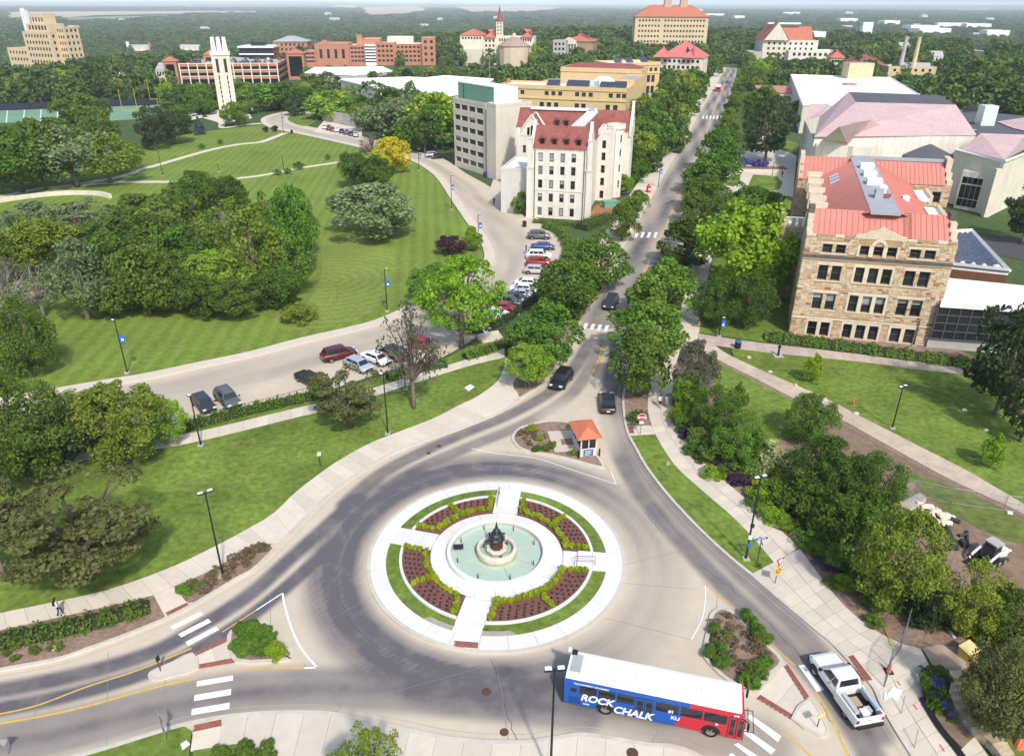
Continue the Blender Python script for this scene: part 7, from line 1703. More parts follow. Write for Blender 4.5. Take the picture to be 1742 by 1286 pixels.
 # ------------------------------------------------------------------ city bus
def bus():
 A,Bq=G(963,1199),G(1264,1261);u=(Bq-A).normalized();L=(Bq-A).length;D=2.5;Hb=2.78
 e=empty('bus',A,math.atan2(u.y,u.x),'blue and red city bus with a white roof and large white lettering','bus')
 Mb,Mr,Mw=pm('bus_blue',(.012,.085,.36),.35,.05,1,coord='obj',spec=.5),pm('bus_red',(.52,.022,.04),.35,.05,1,coord='obj',spec=.5),pm('bus_white',(.82,.82,.81),.45,.03,1,coord='obj')
 def sec(x,t=0):return[(x,0,.34),(x,0,2.28),(x,.07,2.6),(x,D-.07,2.6),(x,D,2.28),(x,D,.34)]
 B=MB();B.loft([sec(0.0),sec(.08),sec(8.15)],0,caps=False);B.face(sec(0)[::-1],0);B.loft([sec(8.15),sec(L-.12),[(L,.12,.34),(L,.1,2.0),(L-.1,.15,2.55),(L-.1,D-.15,2.55),(L,D-.1,2.0),(L,D-.12,.34)]],1);B.face([(8.15,-.002,.36),(8.15,-.002,2.26),(7.3,-.002,.36)],1)
 o=B.build('body',[Mb,Mr],e);recalc(o)
 B=MB();B.loft([[(x,y,z)for y,z in((.06,2.58),(.13,2.70),(.4,Hb),(D-.4,Hb),(D-.13,2.70),(D-.06,2.58))]for x in(.06,L-.22)]);o=B.build('roof',Mw,e);recalc(o)
 MB().box(.25,.95,.5,2.0,Hb-.01,Hb+.06).build('roof_vent',M_greyroof,e);MB().box(.15,.5,1.9,2.3,Hb,Hb+.14).build('exhaust',M_plastic,e);MB().box(4.6,5.4,.9,1.6,Hb,Hb+.05).build('roof_hatch',Mw,e);MB().box(8.8,9.6,.9,1.6,Hb,Hb+.05).build('roof_hatch',Mw,e)
 B=MB();B.hexa([(-.1,2.1,Hb),(.1,2.1,Hb),(.1,2.3,Hb),(-.1,2.3,Hb)],[(-.16,2.05,Hb+.25),(.02,2.08,Hb+.3),(.02,2.3,Hb+.28),(-.16,2.35,Hb+.22)]);B.build('roof_fin',Mw,e)
 for x0,x1 in((1.06,2.17),(2.3,3.4),(3.53,4.63),(6.04,7.48),(7.62,8.98),(9.08,10.5)):
  w=MB().box(x0,x1,-.012,.02,1.42,2.2).build('side_window',M_cglass,e);MB().box((x0+x1)/2-.015,(x0+x1)/2+.015,-.018,0,1.42,2.2).build('mullion',M_plastic,w);MB().box(x0,x1,-.018,0,1.93,1.95).build('transom',M_plastic,w)
  MB().box(x0,x1,D-.02,D+.012,1.42,2.2).build('side_window',M_cglass,e)
 for x0,x1,m in((4.72,5.92,Mb),(10.62,11.62,Mr)):
  d=MB().box(x0,x1,-.02,.02,.42,2.22).build('door',M_plastic,e);h=(x1-x0)/2
  for k in range(2):
   a=x0+h*k
   for q in((a+.03,a+.1,.46,2.18),(a+h-.1,a+h-.03,.46,2.18),(a+.1,a+h-.1,2.08,2.18),(a+.1,a+h-.1,.46,.62 if m==Mr else.95)):MB().box(q[0],q[1],-.04,-.018,q[2],q[3]).build('door_frame',m,d)
   MB().box(a+.1,a+h-.1,-.03,-.018,.62,2.08).build('door_glass',M_cglass,d)
 qpanel('windscreen',e,[(L+.005,.3,1.0),(L+.005,D-.3,1.0),(L-.03,D-.3,2.2),(L-.03,.3,2.2)],M_cglass);qpanel('destination_sign',e,[(L-.03,.5,2.22),(L-.03,D-.5,2.22),(L-.07,D-.5,2.48),(L-.07,.5,2.48)],M_plastic)
 for y in(.05,D-.3):MB().box(L-.1,L+.03,y,y+.28,.7,.9).build('headlight',pm('amber_lamp',(.75,.22,.03),.3),e)
 MB().box(-.06,.06,.1,D-.1,.3,.55).build('bumper',M_plastic,e);MB().box(L-.05,L+.12,.05,D-.05,.3,.6).build('bumper',M_plastic,e);MB().box(0.35,1.15,-.015,.01,.5,1.05).build('engine_grille',pm('bus_grille',(.012,.06,.22),.6,.4,12),e);MB().box(.45,.85,-.015,.01,1.55,1.85).build('vent_grille',M_plastic,e)
 for x in(2.8,9.62):
  for y,s in((.12,-1),(D-.12,1)):wheel(e,x,y,.48,.3,s)
  B=MB();B.loft([[(x+.62*math.cos(PI*j/12),d,.48+.62*math.sin(PI*j/12))for j in range(13)]for d in(-.014,.05)]);o=B.build('wheel_arch',M_plastic,e);recalc(o)
 for y in(-.18,D+.02):
  B=MB();B.tube([(L-.05,max(0,y),2.2),(L+.28,y,2.15),(L+.3,y,1.9)],.03,6);B.build('mirror_arm',M_plastic,e);MB().box(L+.22,L+.34,y-.02,y+.2,1.4,1.95).build('mirror',M_plastic,e)
 B=MB();B.tube([(L+.1,.4,.7),(L+.75,.4,.75),(L+.75,2.1,.75),(L+.1,2.1,.7)],.03,5);B.tube([(L+.4,.4,.95),(L+.4,2.1,.95)],.025,5);B.build('bike_rack',M_plastic,e)
 MB().box(.3,L-.3,.2,D-.2,.22,.36).build('chassis',M_plastic,e)
 X,Z=(1,0,0),(0,0,1)
 text(e,'ROCK',.82,M_wht,(1.12,-.022,.92),X,Z,shear=.25,off=.028,sx=.95);text(e,'CHALK',.86,M_wht,(3.32,-.046,.46),X,Z,shear=.25,off=.028,sx=.92)
 text(e,'THE UNIVERSITY OF KANSAS',.17,M_wht,(.62,-.016,2.27),X,Z,off=.006,sx=1.05);text(e,'KU',.42,M_wht,(7.05,-.012,.92),X,Z,off=.012);text(e,'#1',.36,M_wht,(6.85,-.024,1.47),X,Z,off=.012,sx=.9);text(e,'280',.22,M_wht,(10.85,-.012,2.3),X,Z,off=.01)
 MB().box(9.85,10.0,-.014,0,1.22,1.36).build('decal',M_wht,e);MB().box(1.3,1.75,-.014,0,.55,.68).build('decal',pm('pale_decal',(.5,.55,.65),.5),e)
 return e
BUS=bus()
# small far bus
def farbus():
 p=G(1217,152);e=empty('bus',p,rad(75),'small red and white bus far up the boulevard','bus');Mr,Mw=MATS['bus_red'],MATS['bus_white']
 MB().box(-5,5,-1.25,1.25,.35,2.4).build('body',Mr,e);MB().box(-4.9,4.9,-1.2,1.2,2.4,2.9).build('roof',Mw,e);MB().box(-5.03,-4.98,-1.0,1.0,1.2,2.2).build('windscreen',M_cglass,e)
 for x in(-3.6,-1.8,0,1.8,3.6):
  for y in(-1.27,1.24):MB().box(x-.7,x+.7,y,y+.03,1.3,2.1).build('side_window',M_cglass,e)
 for x in(-3,3):
  for y in(-1.15,1.15):wheel(e,x,y,.45,.28)
farbus()
# ------------------------------------------------------------------ white pickup
def pickup():
 A,Bq=G(1389,1143),G(1441,1215);u=(A-Bq).normalized();wbs=(A-Bq).length;v=Vector((u.y,-u.x,0));mid=(A+Bq)/2+v*.92
 e=empty('pickup_truck',(mid.x,mid.y,.0),math.atan2(u.y,u.x),'white pickup truck with loaded bed beside the right splitter island','pickup truck');P=CP['white'];k=wbs/2;Wd=1.0
 def sec(x,zl,zu,w):return[(x,-w*.93,zl),(x,-w,zl+.15),(x,-w,zl+(zu-zl)*.7),(x,-w*.9,zu),(x,w*.9,zu),(x,w,zl+(zu-zl)*.7),(x,w,zl+.15),(x,w*.93,zl)]
 f,r=k+.92,-k-1.15;cb=-.55
 B=MB();B.loft([sec(cb,.5,1.2,Wd),sec(k-.7,.5,1.2,Wd),sec(k-.3,.5,1.17,Wd),sec(f-.35,.5,1.12,Wd*.98),sec(f-.08,.55,1.02,Wd*.92),sec(f,.6,.9,Wd*.8)]);o=B.build('body',P,e);recalc(o)
 low=[(cb,-.93,1.18),(k-.35,-.93,1.18),(k-.35,.93,1.18),(cb,.93,1.18)];up=[(cb+.15,-.76,1.84),(k-1.15,-.76,1.84),(k-1.15,.76,1.84),(cb+.15,.76,1.84)];rf=[(cb+.3,-.6,1.9),(k-1.35,-.6,1.9),(k-1.35,.6,1.9),(cb+.3,.6,1.9)]
 B=MB();B.hexa(low,up);B.hexa(up,rf);o=B.build('cab',P,e);recalc(o);F_=lambda a,b,t:Vector(a).lerp(Vector(b),t)
 def face(i,j,t0,t1,z0,z1):return[F_(F_(low[i],low[j],a),F_(up[i],up[j],a),b)for a,b in((t0,z0),(t1,z0),(t1,z1),(t0,z1))]
 qpanel('windscreen',e,face(1,2,.05,.95,.08,.95),M_cglass);qpanel('rear_window',e,face(3,0,.08,.92,.2,.9),M_cglass)
 for i,j in((0,1),(2,3)):
  for t0,t1 in((.08,.34),(.38,.86)):qpanel('side_window',e,face(i,j,*((t0,t1)if i==0 else(1-t1,1-t0)),.12,.88),M_cglass)
 for s in(-1,1):B=MB();B.box(r,cb-.04,s*.98-.06,s*.98+.06,.52,1.22);B.build('bed_side',P,e);MB().box(r+.35,cb-.5,s*.78-.14,s*.78+.14,1.2,1.42).build('tool_chest',CP['silver'],e)
 MB().box(r-.05,r+.06,-.98,.98,.55,1.2).build('tailgate',P,e);MB().box(r,cb,-.92,.92,.5,.62).build('bed_floor',M_plastic,e);MB().box(cb-.1,cb-.03,-.95,.95,.5,1.24).build('bed_front',P,e);MB().box(r-.22,r-.05,-.95,.95,.42,.62).build('bumper',M_plastic,e);MB().box(f-.03,f+.1,-.9,.9,.45,.7).build('bumper',M_plastic,e);MB().box(f-.06,f+.02,-.55,.55,.68,.95).build('grille',M_plastic,e)
 for s in(-1,1):
  MB().box(r-.07,r+.1,s*.9-.08,s*.9+.1,.82,1.1).build('taillight',M_tail,e);MB().box(f-.2,f-.02,s*.78-.12,s*.78+.12,.78,.98).build('headlight',M_head,e);MB().box(k-.75,k-.58,s*1.1-.1,s*1.1+.1,1.2,1.38).build('mirror',M_plastic,e);MB().box(.1,.25,s*1.0-.02,s*1.0+.02,1.0,1.05).build('door_handle',M_plastic,e)
  for x in(-k,k):
   wheel(e,x,s*.88,.40,.26,s);B=MB();B.loft([[(x+.5*math.cos(PI*j/10),s*(.87+d),.42+.5*math.sin(PI*j/10))for j in range(11)]for d in(0,.155)]);o=B.build('wheel_arch',M_plastic,e);recalc(o)
 MB().box(r+.1,f-.1,-.8,.8,.35,.52).build('chassis',M_plastic,e)
 text(e,'150',.12,M_plastic,(r-.06,.2,.92),(0,-1,0),(0,0,1))
 cargo=[((r+.5,.1,.62),(.5,.5,.5),M_wht,'white bucket-sized box in the truck bed'),((r+.75,-.35,.62),(.4,.4,.35),CP['silver'],'grey box in the truck bed'),((cb-.9,.0,.62),(.7,.5,.25),pm('tan_sack',(.42,.33,.2),.9),'tan sack in the truck bed')]
 mw=e.matrix_basis
 for(c,s,m,l)in cargo:
  B=MB();B.box(-s[0]/2,s[0]/2,-s[1]/2,s[1]/2,0,s[2]);B.box(-s[0]/2-.02,s[0]/2+.02,-s[1]/2-.02,s[1]/2+.02,s[2],s[2]+.04);w=Matrix.Translation(e.location)@Matrix.Rotation(e.rotation_euler.z,4,'Z')@Vector(c);tag(B.build('load_box',m,None,w,e.rotation_euler.z),l,'box')
pickup()
# ================================================================== STREET FURNITURE, SIGNS, PEOPLE, SITE
M_pole=pm('lamp_black',(.022,.022,.024),.5,.15,4);M_lampw=pm('lamp_lens',(.82,.84,.86),.3,.05,4);M_banner=pm('banner_blue',(.02,.14,.50),.7,.1,3);M_signblue=MATS['blue_sign'];M_post=pm('galvanised_post',(.30,.30,.30),.5,.1,5,metal=.4);M_signback=pm('sign_back',(.33,.33,.33),.5,.08,4)
def lamp(px,by,ty,label,heads=1,banner=0,head_ang=0.0,z=Z1,r=.085):
 b=G(px,by);b.z=z;h=hgt(b,ty);e=empty('street_lamp',b,0,label,'street lamp')
 MB().box(-.28,.28,-.28,.28,-.1,.12).build('footing',M_conc,e);B=MB();B.tube([(0,0,.1),(0,0,.5),(0,0,h*.5),(0,0,h)],[r*1.5,r,r*.85,r*.7],10);B.build('pole',M_pole,e)
 for k in range(heads):
  a=head_ang+k*PI*(2/3 if heads==3 else 1);d=Vector((math.cos(a),math.sin(a),0));B=MB();B.tube([(0,0,h-.1),d*.3+Vector((0,0,h))],.035,5);B.build('arm',M_pole,e)
  hd=MB().rbox((0,0,0),(.46,.32,.12)).build('lamp_head',M_pole,e,d*.36+Vector((0,0,h+.02)),a);MB().rbox((0,0,.07),(.40,.26,.03)).build('head_cover',M_lampw,hd)
 if banner:
  q=MB().rbox((0,0,0),(.55,.03,1.1)).build('banner',M_banner,e,(.42,0,h*.66),.2);MB().rbox((0,-.02,-.1),(.3,.02,.3)).build('banner_print',M_wht,q)
  for zz in(.56,-.56):B=MB();B.tube([(-.42,0,zz),(.28,0,zz)],.02,5);B.build('bracket',M_pole,q)
 return e
lamp(383,986,842,'tall black twin-head street lamp in the lens-shaped bed',2,0,.6);lamp(942,1322,1137,'black twin-head street lamp at the bottom edge beside the bus',2,0,.1);L3=lamp(1271,949,808,'black street lamp on the strip of grass beside the east walk',2,0,.4);lamp(1518,724,652,'black street lamp on the open lawn at the right',2,0,.5)
lamp(217,641,552,'black lamp with blue banner left on the great lawn edge',1,1,2.6);lamp(343,764,680,'black lamp beside the two lone parked cars',1,0,2.4);lamp(661,741,640,'thin black lamp between the two lawn pines',1,0,2.5);lamp(690,665,600,'thin black post beside the half-bare pine',1,0,2.5);lamp(658,532,460,'black lamp with blue banner beside the mown hollow',1,1,.2);lamp(766,358,300,'black lamp with blue banner at the middle of the drive bend',1,1,.2);lamp(812,420,366,'black lamp with blue banner beside the purple-leaved tree',1,1,.2);lamp(710,292,256,'black lamp with banner beside the upper drive',1,1,.2);lamp(479,231,194,'lamp with banner at the upper bend of the drive',1,1,.2);lamp(880,536,488,'black lamp in the angled car row',1,0,2.8);lamp(1117,318,275,'lamp with bright blue banner left of the boulevard',1,1,.3);lamp(1553,583,537,'dark lamp in front of the sandstone hall',1,0,2.0);lamp(274,305,262,'thin lamp on the upper lawn, leftmost',1,0,0);lamp(369,297,283,'thin lamp on the upper lawn, middle',1,0,0);lamp(480,295,267,'thin lamp on the upper lawn, rightmost',1,0,0);lamp(425,205,182,'lamp with blue banner right of the bell tower',1,1,0)
lamp(1222,570,538,'short blue-topped emergency pole on the shaded grass',1,1,0);lamp(1310,298,272,'slim lamp beside the forecourt planter',1,0,0);lamp(1322,352,335,'slim lamp beside the left wall of the sandstone hall',1,0,0)
for nm,z,c in(('camera_box',2.4,M_lampw),('control_box',3.6,M_pole),('blue_plate',1.6,M_banner)):MB().rbox((.0,-.14,z),(.3,.14,.34)).build(nm,c,L3)
def post(name,label,px,by,h,z=Z1,r=.035,m=None,cat='sign',rz=0):
 b=G(px,by);b.z=z;e=empty(name,b,rz,label,cat);B=MB();B.tube([(0,0,-.1),(0,0,h)],r,6);B.build('post',m or M_post,e);return e
def ngon(n,r,ph=0.0):return[(r*math.cos(2*PI*(i+ph)/n),r*math.sin(2*PI*(i+ph)/n))for i in range(n)]
def plate(par,name,poly,z,m,y=-.05,t=.02):
 B=MB();B.loft([[(x,y,z+w)for x,w in poly],[(x,y-t,z+w)for x,w in poly]]);o=B.build(name,m,par);recalc(o);return o
M_sred,M_syel=pm('sign_red',(.50,.02,.03),.5,.05,3),pm('sign_yellow',(.75,.42,.02),.5,.05,3)
e=post('stop_sign','round red no-entry style stop sign with white plate at the start of the boulevard',1090,738,2.3,cat='road sign');e.scale=(1.25,1.25,1.1)
plate(e,'border',ngon(20,.42),1.95,M_wht);plate(e,'face',ngon(20,.38),1.95,M_sred,-.072);plate(e,'bar',[(-.32,-.1),(.32,-.1),(.32,.1),(-.32,.1)],1.95,M_wht,-.094);text(e,'STOP',.16,M_sred,(0,-.118,1.89),(1,0,0),(0,0,1),align='CENTER',off=.006);plate(e,'sub_plate',[(-.18,-.15),(.18,-.15),(.18,.15),(-.18,.15)],1.36,M_wht)
e=post('yield_sign','red and white yield sign above a yellow roundabout diamond',1321,990,2.55,m=M_pole,cat='road sign',rz=.5)
T3=lambda r:[(-r,r*.58),(0,-r*1.15),(r,r*.58)]
plate(e,'yield_plate',T3(.46),2.35,M_sred);plate(e,'yield_centre',T3(.26),2.37,M_wht,-.072);plate(e,'diamond',ngon(4,.5),1.35,M_syel)
for k in range(3):
 a0=2*PI*k/3;B=MB();B.tube([(.2*math.cos(a0+t*1.5),-.085,1.35+.2*math.sin(a0+t*1.5))for t in(0,.25,.5,.75,1)],[.035,.035,.035,.05,.01],5);B.build('arrow',M_black,e)
e=post('street_name_sign','blue crossed street-name blades on a dark pole near the yield sign',1290,957,2.7,m=M_pole,cat='road sign');MB().rbox((0,0,2.65),(1.1,.03,.2),.2).build('blade',M_signblue,e);MB().rbox((0,0,2.42),(1.1,.03,.2),1.5).build('blade',M_signblue,e)
for k,(zz,a)in enumerate(((2.65,.2),(2.42,1.5))):MB().rbox((0,0,zz),(.7,.04,.06),a).build('lettering',M_wht,e)
e=post('object_marker','yellow chevron marker on the right bare nose',1395,1233,1.1,m=pm('brown_post',(.10,.045,.02),.7),cat='road sign',rz=.4);plate(e,'panel',[(-.3,-.22),(.3,-.22),(.3,.22),(-.3,.22)],1.1,M_syel)
for k in range(3):B=MB();B.rbox((-.2+.2*k,-.076,1.1),(.05,.012,.4),0,0,Matrix.Rotation(.6,4,'Y'));B.build('stripe',M_wht,e)
e=post('keep_right_marker','dark narrow sign seen edge-on on the left bare nose',278,1148,1.3,m=MATS['brown_post'],cat='road sign',rz=1.2);plate(e,'panel',[(-.16,-.25),(.16,-.25),(.16,.25),(-.16,.25)],1.2,M_black)
e=post('yield_sign','grey back of a triangular sign on the lower left lawn',289,1268,2.3,cat='road sign',rz=2.4);plate(e,'plate',T3(.5),2.1,M_signback);plate(e,'lower_plate',ngon(4,.42),1.2,M_signback)
e=post('small_sign','small white sign on a black post on the west lawn',547,799,1.5,m=M_pole,rz=.4);plate(e,'panel',[(-.16,-.2),(.16,-.2),(.16,.2),(-.16,.2)],1.6,M_wht)
e=post('small_sign','small pale sign on the strip of grass beside the east walk',1135,810,1.7);plate(e,'panel',[(-.15,-.24),(.15,-.24),(.15,.24),(-.15,.24)],1.6,M_signback)
e=post('diamond_sign','pale back of a diamond sign under the light green tree',894,663,2.0,cat='road sign');plate(e,'plate',ngon(4,.5),1.9,M_signback)
e=post('warning_sign','grey sign tip at the very lower left edge',20,1290,1.2,cat='road sign');plate(e,'plate',T3(.4),1.1,M_signback)
# hydrant, bins, boxes
b=G(945,607);e=empty('fire_hydrant',(b.x,b.y,Z1),0,'yellow fire hydrant at the left kerb of the boulevard','hydrant');MB().lathe([(.2,0),(.2,.08),(.13,.1),(.13,.6),(.17,.62),(.15,.74),(.05,.86)],12).build('barrel',M_syel,e);B=MB();B.tube([(-.24,0,.45),(.24,0,.45)],.06,8);B.build('outlet',M_syel,e)
for px,py,l,top in((1254,590,'black litter bin with blue lid beside the hall path',M_banner),(890,386,'dark litter bin beside the lower drive',M_pole),(493,231,'dark litter bin on the upper bend of the drive',M_pole)):
 b=G(px,py);e=empty('litter_bin',(b.x,b.y,Z1),0,l,'litter bin');MB().lathe([(.42,0),(.45,.9),(.4,.95)],14).build('drum',M_pole,e);MB().lathe([(.46,.95),(.42,1.1),(.2,1.2)],14).build('lid',top,e);MB().lathe([(.18,1.19),(.16,1.23),(.02,1.24)],10).build('opening',M_black,e)
b=G(1323,603);e=empty('bollard_lamp',(b.x,b.y,Z1),0,'short dark pedestal on a concrete pad by the hall path','bollard');MB().box(-.6,.6,-.6,.6,-.05,.08).build('pad',M_conc,e);MB().lathe([(.16,0),(.13,1.2),(.22,1.25),(.2,1.5),(.03,1.6)],10).build('pedestal',M_pole,e)
sheet('utility_cover',gl([(790,662),(800,656),(808,660),(798,668)]),Z1+.02,M_wht,None,kind='thing');tag(bpy.data.objects['utility_cover'],'pale square utility cover set in the west lawn','cover',kind='thing')
b=G(1034,352);e=empty('transformer',(b.x,b.y,.1),.3,'green transformer cabinet right of the white hall','cabinet');MB().box(-1.6,1.6,-1,1,0,1.4).build('cabinet',pm('cabinet_green',(.14,.34,.25),.6),e);MB().box(-1.65,1.65,-1.05,1.05,1.4,1.5).build('lid',MATS['cabinet_green'],e)
region('hall_mulch',gl([(995,372),(1010,350),(1040,335),(1058,345),(1040,372)]),-.05,.08,pm('orange_mulch',(.34,.15,.07),.95,.3,2),'orange mulch right of the white hall')
b=G(1100,326);e=empty('red_kiosk',(b.x,b.y,.1),.2,'small red kiosk on the left walk of the boulevard','kiosk');MB().lathe([(.6,0),(.55,1.5),(.1,2.0)],8).build('shell',M_sred,e);MB().box(-.25,.25,-.62,-.55,.6,1.1).build('screen',M_wht,e)
# boulders on the lawn edge
M_rock=pm('pale_boulder',(.55,.46,.34),.9,.2,3,bump=.5)
def rock(name,loc,s,label,cat='boulder',group=None,m=None,seed=0,parent=None):
 r=random.Random(seed);bm=bmesh.new();bmesh.ops.create_icosphere(bm,subdivisions=2,radius=.5)
 off=[Vector((r.uniform(-1,1),r.uniform(-1,1),r.uniform(-1,1))).normalized()for i in range(7)];cut=[r.uniform(.28,.46)for i in range(7)]
 for v in bm.verts:
  for o,c in zip(off,cut):
   d=v.co.dot(o)
   if d>c:v.co-=o*(d-c)
 me=bpy.data.meshes.new(name);bm.to_mesh(me);bm.free();me.materials.append(m or M_rock);o=mk(name,me,parent,loc,r.uniform(0,6));o.scale=s;return tag(o,label,cat,group)if not parent else o
for k,(x,y)in enumerate(((1273,607),(1309,631),(1353,654),(1404,678),(1456,701))):b=G(x,y);rock('boulder',(b.x,b.y,.2),(.75,.55,.5),'pale boulder, %s from the top along the diagonal path'%OT[k],seed=k)
b=G(1677,727);rock('boulder',(b.x,b.y,.2),(.6,.5,.4),'pale boulder above the bright young tree',seed=9);b=G(186,207+1000-100);b=G(92,1110);rock('boulder',(b.x,b.y,.12),(.9,.6,.25),'flat pale stone in front of the long hedge',seed=12);b=G(1277,1129);rock('boulder',(b.x,b.y,.25),(.7,.5,.35),'pale stone among the perennials of the right splitter island',seed=13)
# litter scraps on lawns
for k,(x,y,l)in enumerate(((1640,692,'white scrap of litter on the open lawn'),(320,1274,'white paper scrap on the lower left lawn'),(1548,845,'white plastic scrap behind the stone pile'),(1720,867,'white sheet beside the wire fence'))):
 b=G(x,y);B=MB();q=[(-.3,-.2),(.25,-.25),(.32,.15),(-.1,.28)];B.hexa([(a,c,0)for a,c in q],[(a*.8,c*.8,.08+.05*a)for a,c in q]);tag(B.build('litter',M_wht,None,(b.x,b.y,Z1+.01),k),l,'litter')
 # cone
b=G(1515,1139);e=empty('traffic_cone',(b.x,b.y,Z1+.02),0,'orange traffic cone on the walk right of the white truck','traffic cone');M_or=pm('cone_orange',(.80,.12,.02),.6,.05,3);MB().lathe([(.19,.05),(.045,.9),(.02,.91)],16).build('cone',M_or,e);MB().box(-.28,.28,-.28,.28,0,.06).build('base',M_black,e);MB().lathe([(.146,.33),(.105,.56)],16).build('band',M_or,e)
b=G(1452,686);e=empty('site_marker',(b.x,b.y,Z1),0,'orange marker post on the open lawn','marker');B=MB();B.tube([(0,0,0),(-.18,0,.95)],.1,8);B.build('tube',M_or,e);MB().lathe([(.4,0),(.3,.05),(.05,.08)],10).build('base',M_soil,e)
# yellow bin, silt sock, planter walls, papers, orange net
b=G(1648,1112);e=empty('grit_bin',(b.x,b.y,Z1),.5,'yellow grit bin beside the olive tree','bin');M_ybox=pm('bin_yellow',(.62,.44,.10),.6,.1,3);B=MB();B.hexa([(-.5,-.4,0),(.5,-.4,0),(.5,.4,0),(-.5,.4,0)],[(-.58,-.48,.75),(.58,-.48,.75),(.58,.48,.95),(-.58,.48,.95)]);B.build('tub',M_ybox,e);B=MB();B.hexa([(-.62,-.52,.76),(.62,-.52,.76),(.62,.52,.97),(-.62,.52,.97)],[(-.5,-.42,.9),(.5,-.42,.9),(.5,.42,1.1),(-.5,.42,1.1)]);B.build('lid',pm('bin_lid',(.75,.62,.30),.6),e)
B=MB();q=gl([(1572,1186),(1600,1232),(1632,1272),(1660,1310),(1690,1350)],5);B.tube([(p.x,p.y,.25)for p in q],.2,8);tag(B.build('silt_sock',M_black),'long black silt sock along the edge of the iris planter','barrier')
M_wallst=pm('planter_stone',(.46,.37,.25),.9,.2,1.2,.1,.4,bump=.5,obj=.25)
wl=gl([(1612,1140),(1618,1165),(1615,1185),(1630,1215),(1655,1245),(1680,1262),(1700,1285),(1730,1330)],4);wr=gl([(1634,1138),(1638,1160),(1634,1178),(1650,1205),(1678,1235),(1704,1252),(1722,1280),(1750,1320)],4)
e=empty('planter_wall',wl[0],0,'curved low stone planter wall at the lower right','wall');a_,c_=resamp(wl,26),resamp(wr,26)
for i in range(26):
 for lv in range(2):
  q=[a_[i],c_[i],c_[i+1],a_[i+1]];c=sum(q,Vector())/4;B=MB();B.prism([((p.x-c.x)*.97,(p.y-c.y)*.97)for p in q],.34*lv,.34*lv+.33);B.build('wall_stone',M_wallst,e,c-wl[0])
region('planter_soil',gl([(1568,1150),(1590,1128),(1612,1138),(1616,1185),(1632,1218),(1660,1250),(1640,1270),(1600,1230),(1575,1190)]),-.05,.3,M_soil,'soil of the iris planter')
region('planter_lawn',gl([(1638,1150),(1680,1140),(1860,1170),(1860,1350),(1750,1340),(1722,1282),(1704,1253),(1678,1236),(1650,1206),(1636,1180)]),-.05,.28,M_grass,'grass inside the curved planter wall')
region('site_slab',gl([(1572,1098),(1600,1092),(1650,1098),(1648,1130),(1612,1136),(1590,1126)]),-.05,Z1+.015,pm('muddy_slab',(.40,.32,.23),.9,.2,.9,.1,.3),'muddy concrete slab beside the iris planter')
for k,(q,l)in enumerate((([(1512,1180),(1522,1165),(1539,1172),(1531,1189)],'large white paper sheet on the walk by the truck'),([(1507,1176),(1512,1172),(1514,1186),(1508,1188)],'narrow white paper strip on the walk by the truck'),([(1563,1143),(1571,1141),(1570,1155),(1564,1156)],'white board lying left of the iris planter'),([(1614,1067),(1618,1065),(1630,1080),(1626,1082)],'white plank lying on the mulch'),([(1702,1080),(1706,1078),(1720,1092),(1716,1095)],'second white plank near the right edge'),([(1553,1018),(1562,1014),(1562,1024),(1555,1027)],'small pale board on the mulch by the wire fence'))):
 P=gl(q);c=sum(P,Vector())/len(P);B=MB();B.prism([(p.x-c.x,p.y-c.y)for p in P],0,.03);tag(B.build('board',M_wht if k<5 else M_rock,None,(c.x,c.y,Z1+.035),0),l,'board')
B=MB();q=gl([(1742,1215),(1730,1235),(1725,1258),(1738,1275),(1760,1262),(1762,1230)],3,True);r_=random.Random(4)
c=sum(q,Vector())/len(q);top=[p.lerp(c,.35)for p in q];B.hexa([(p.x,p.y,.3)for p in q],[(p.x,p.y,.55+r_.uniform(0,.35))for p in top]);o=B.build('safety_net',pm('net_orange',(.62,.17,.08),.8,.35,6,bump=.6));recalc(o);tag(o,'crumpled heap of orange safety net at the right edge','net')
p0,p1=G(1688,1262),G(1690,1265);B=MB();B.tube([(p0.x,p0.y,.3),(p0.x+2.3,p0.y+.6,4.2),(p0.x+4.5,p0.y+1.2,8.2)],[.09,.085,.07],8);tag(B.build('guy_pole',pm('weathered_wood',(.30,.26,.20),.9,.2,3)),'leaning weathered wooden pole at the lower right','pole')
B=MB();q=gl([(1500,1020),(1497,1040),(1503,1058),(1512,1075),(1518,1092),(1530,1098)],5);B.tube([(p.x,p.y,Z1+.05)for p in q],.045,6);tag(B.build('hose',M_syel),'yellow hose lying across the mulch onto the walk','hose')
for k,(x0,y0,x1,y1)in enumerate(((1530,1155,1535,1162),(1558,1195,1564,1203),(1603,1262,1611,1274))):band('spray_mark',gl([(x0,y0),(x1,y1)]),.1,0,Z1+.042,pm('spray_red',(.62,.10,.09),.8),'red sprayed mark on the corner walk, %s from the top'%OT[k])
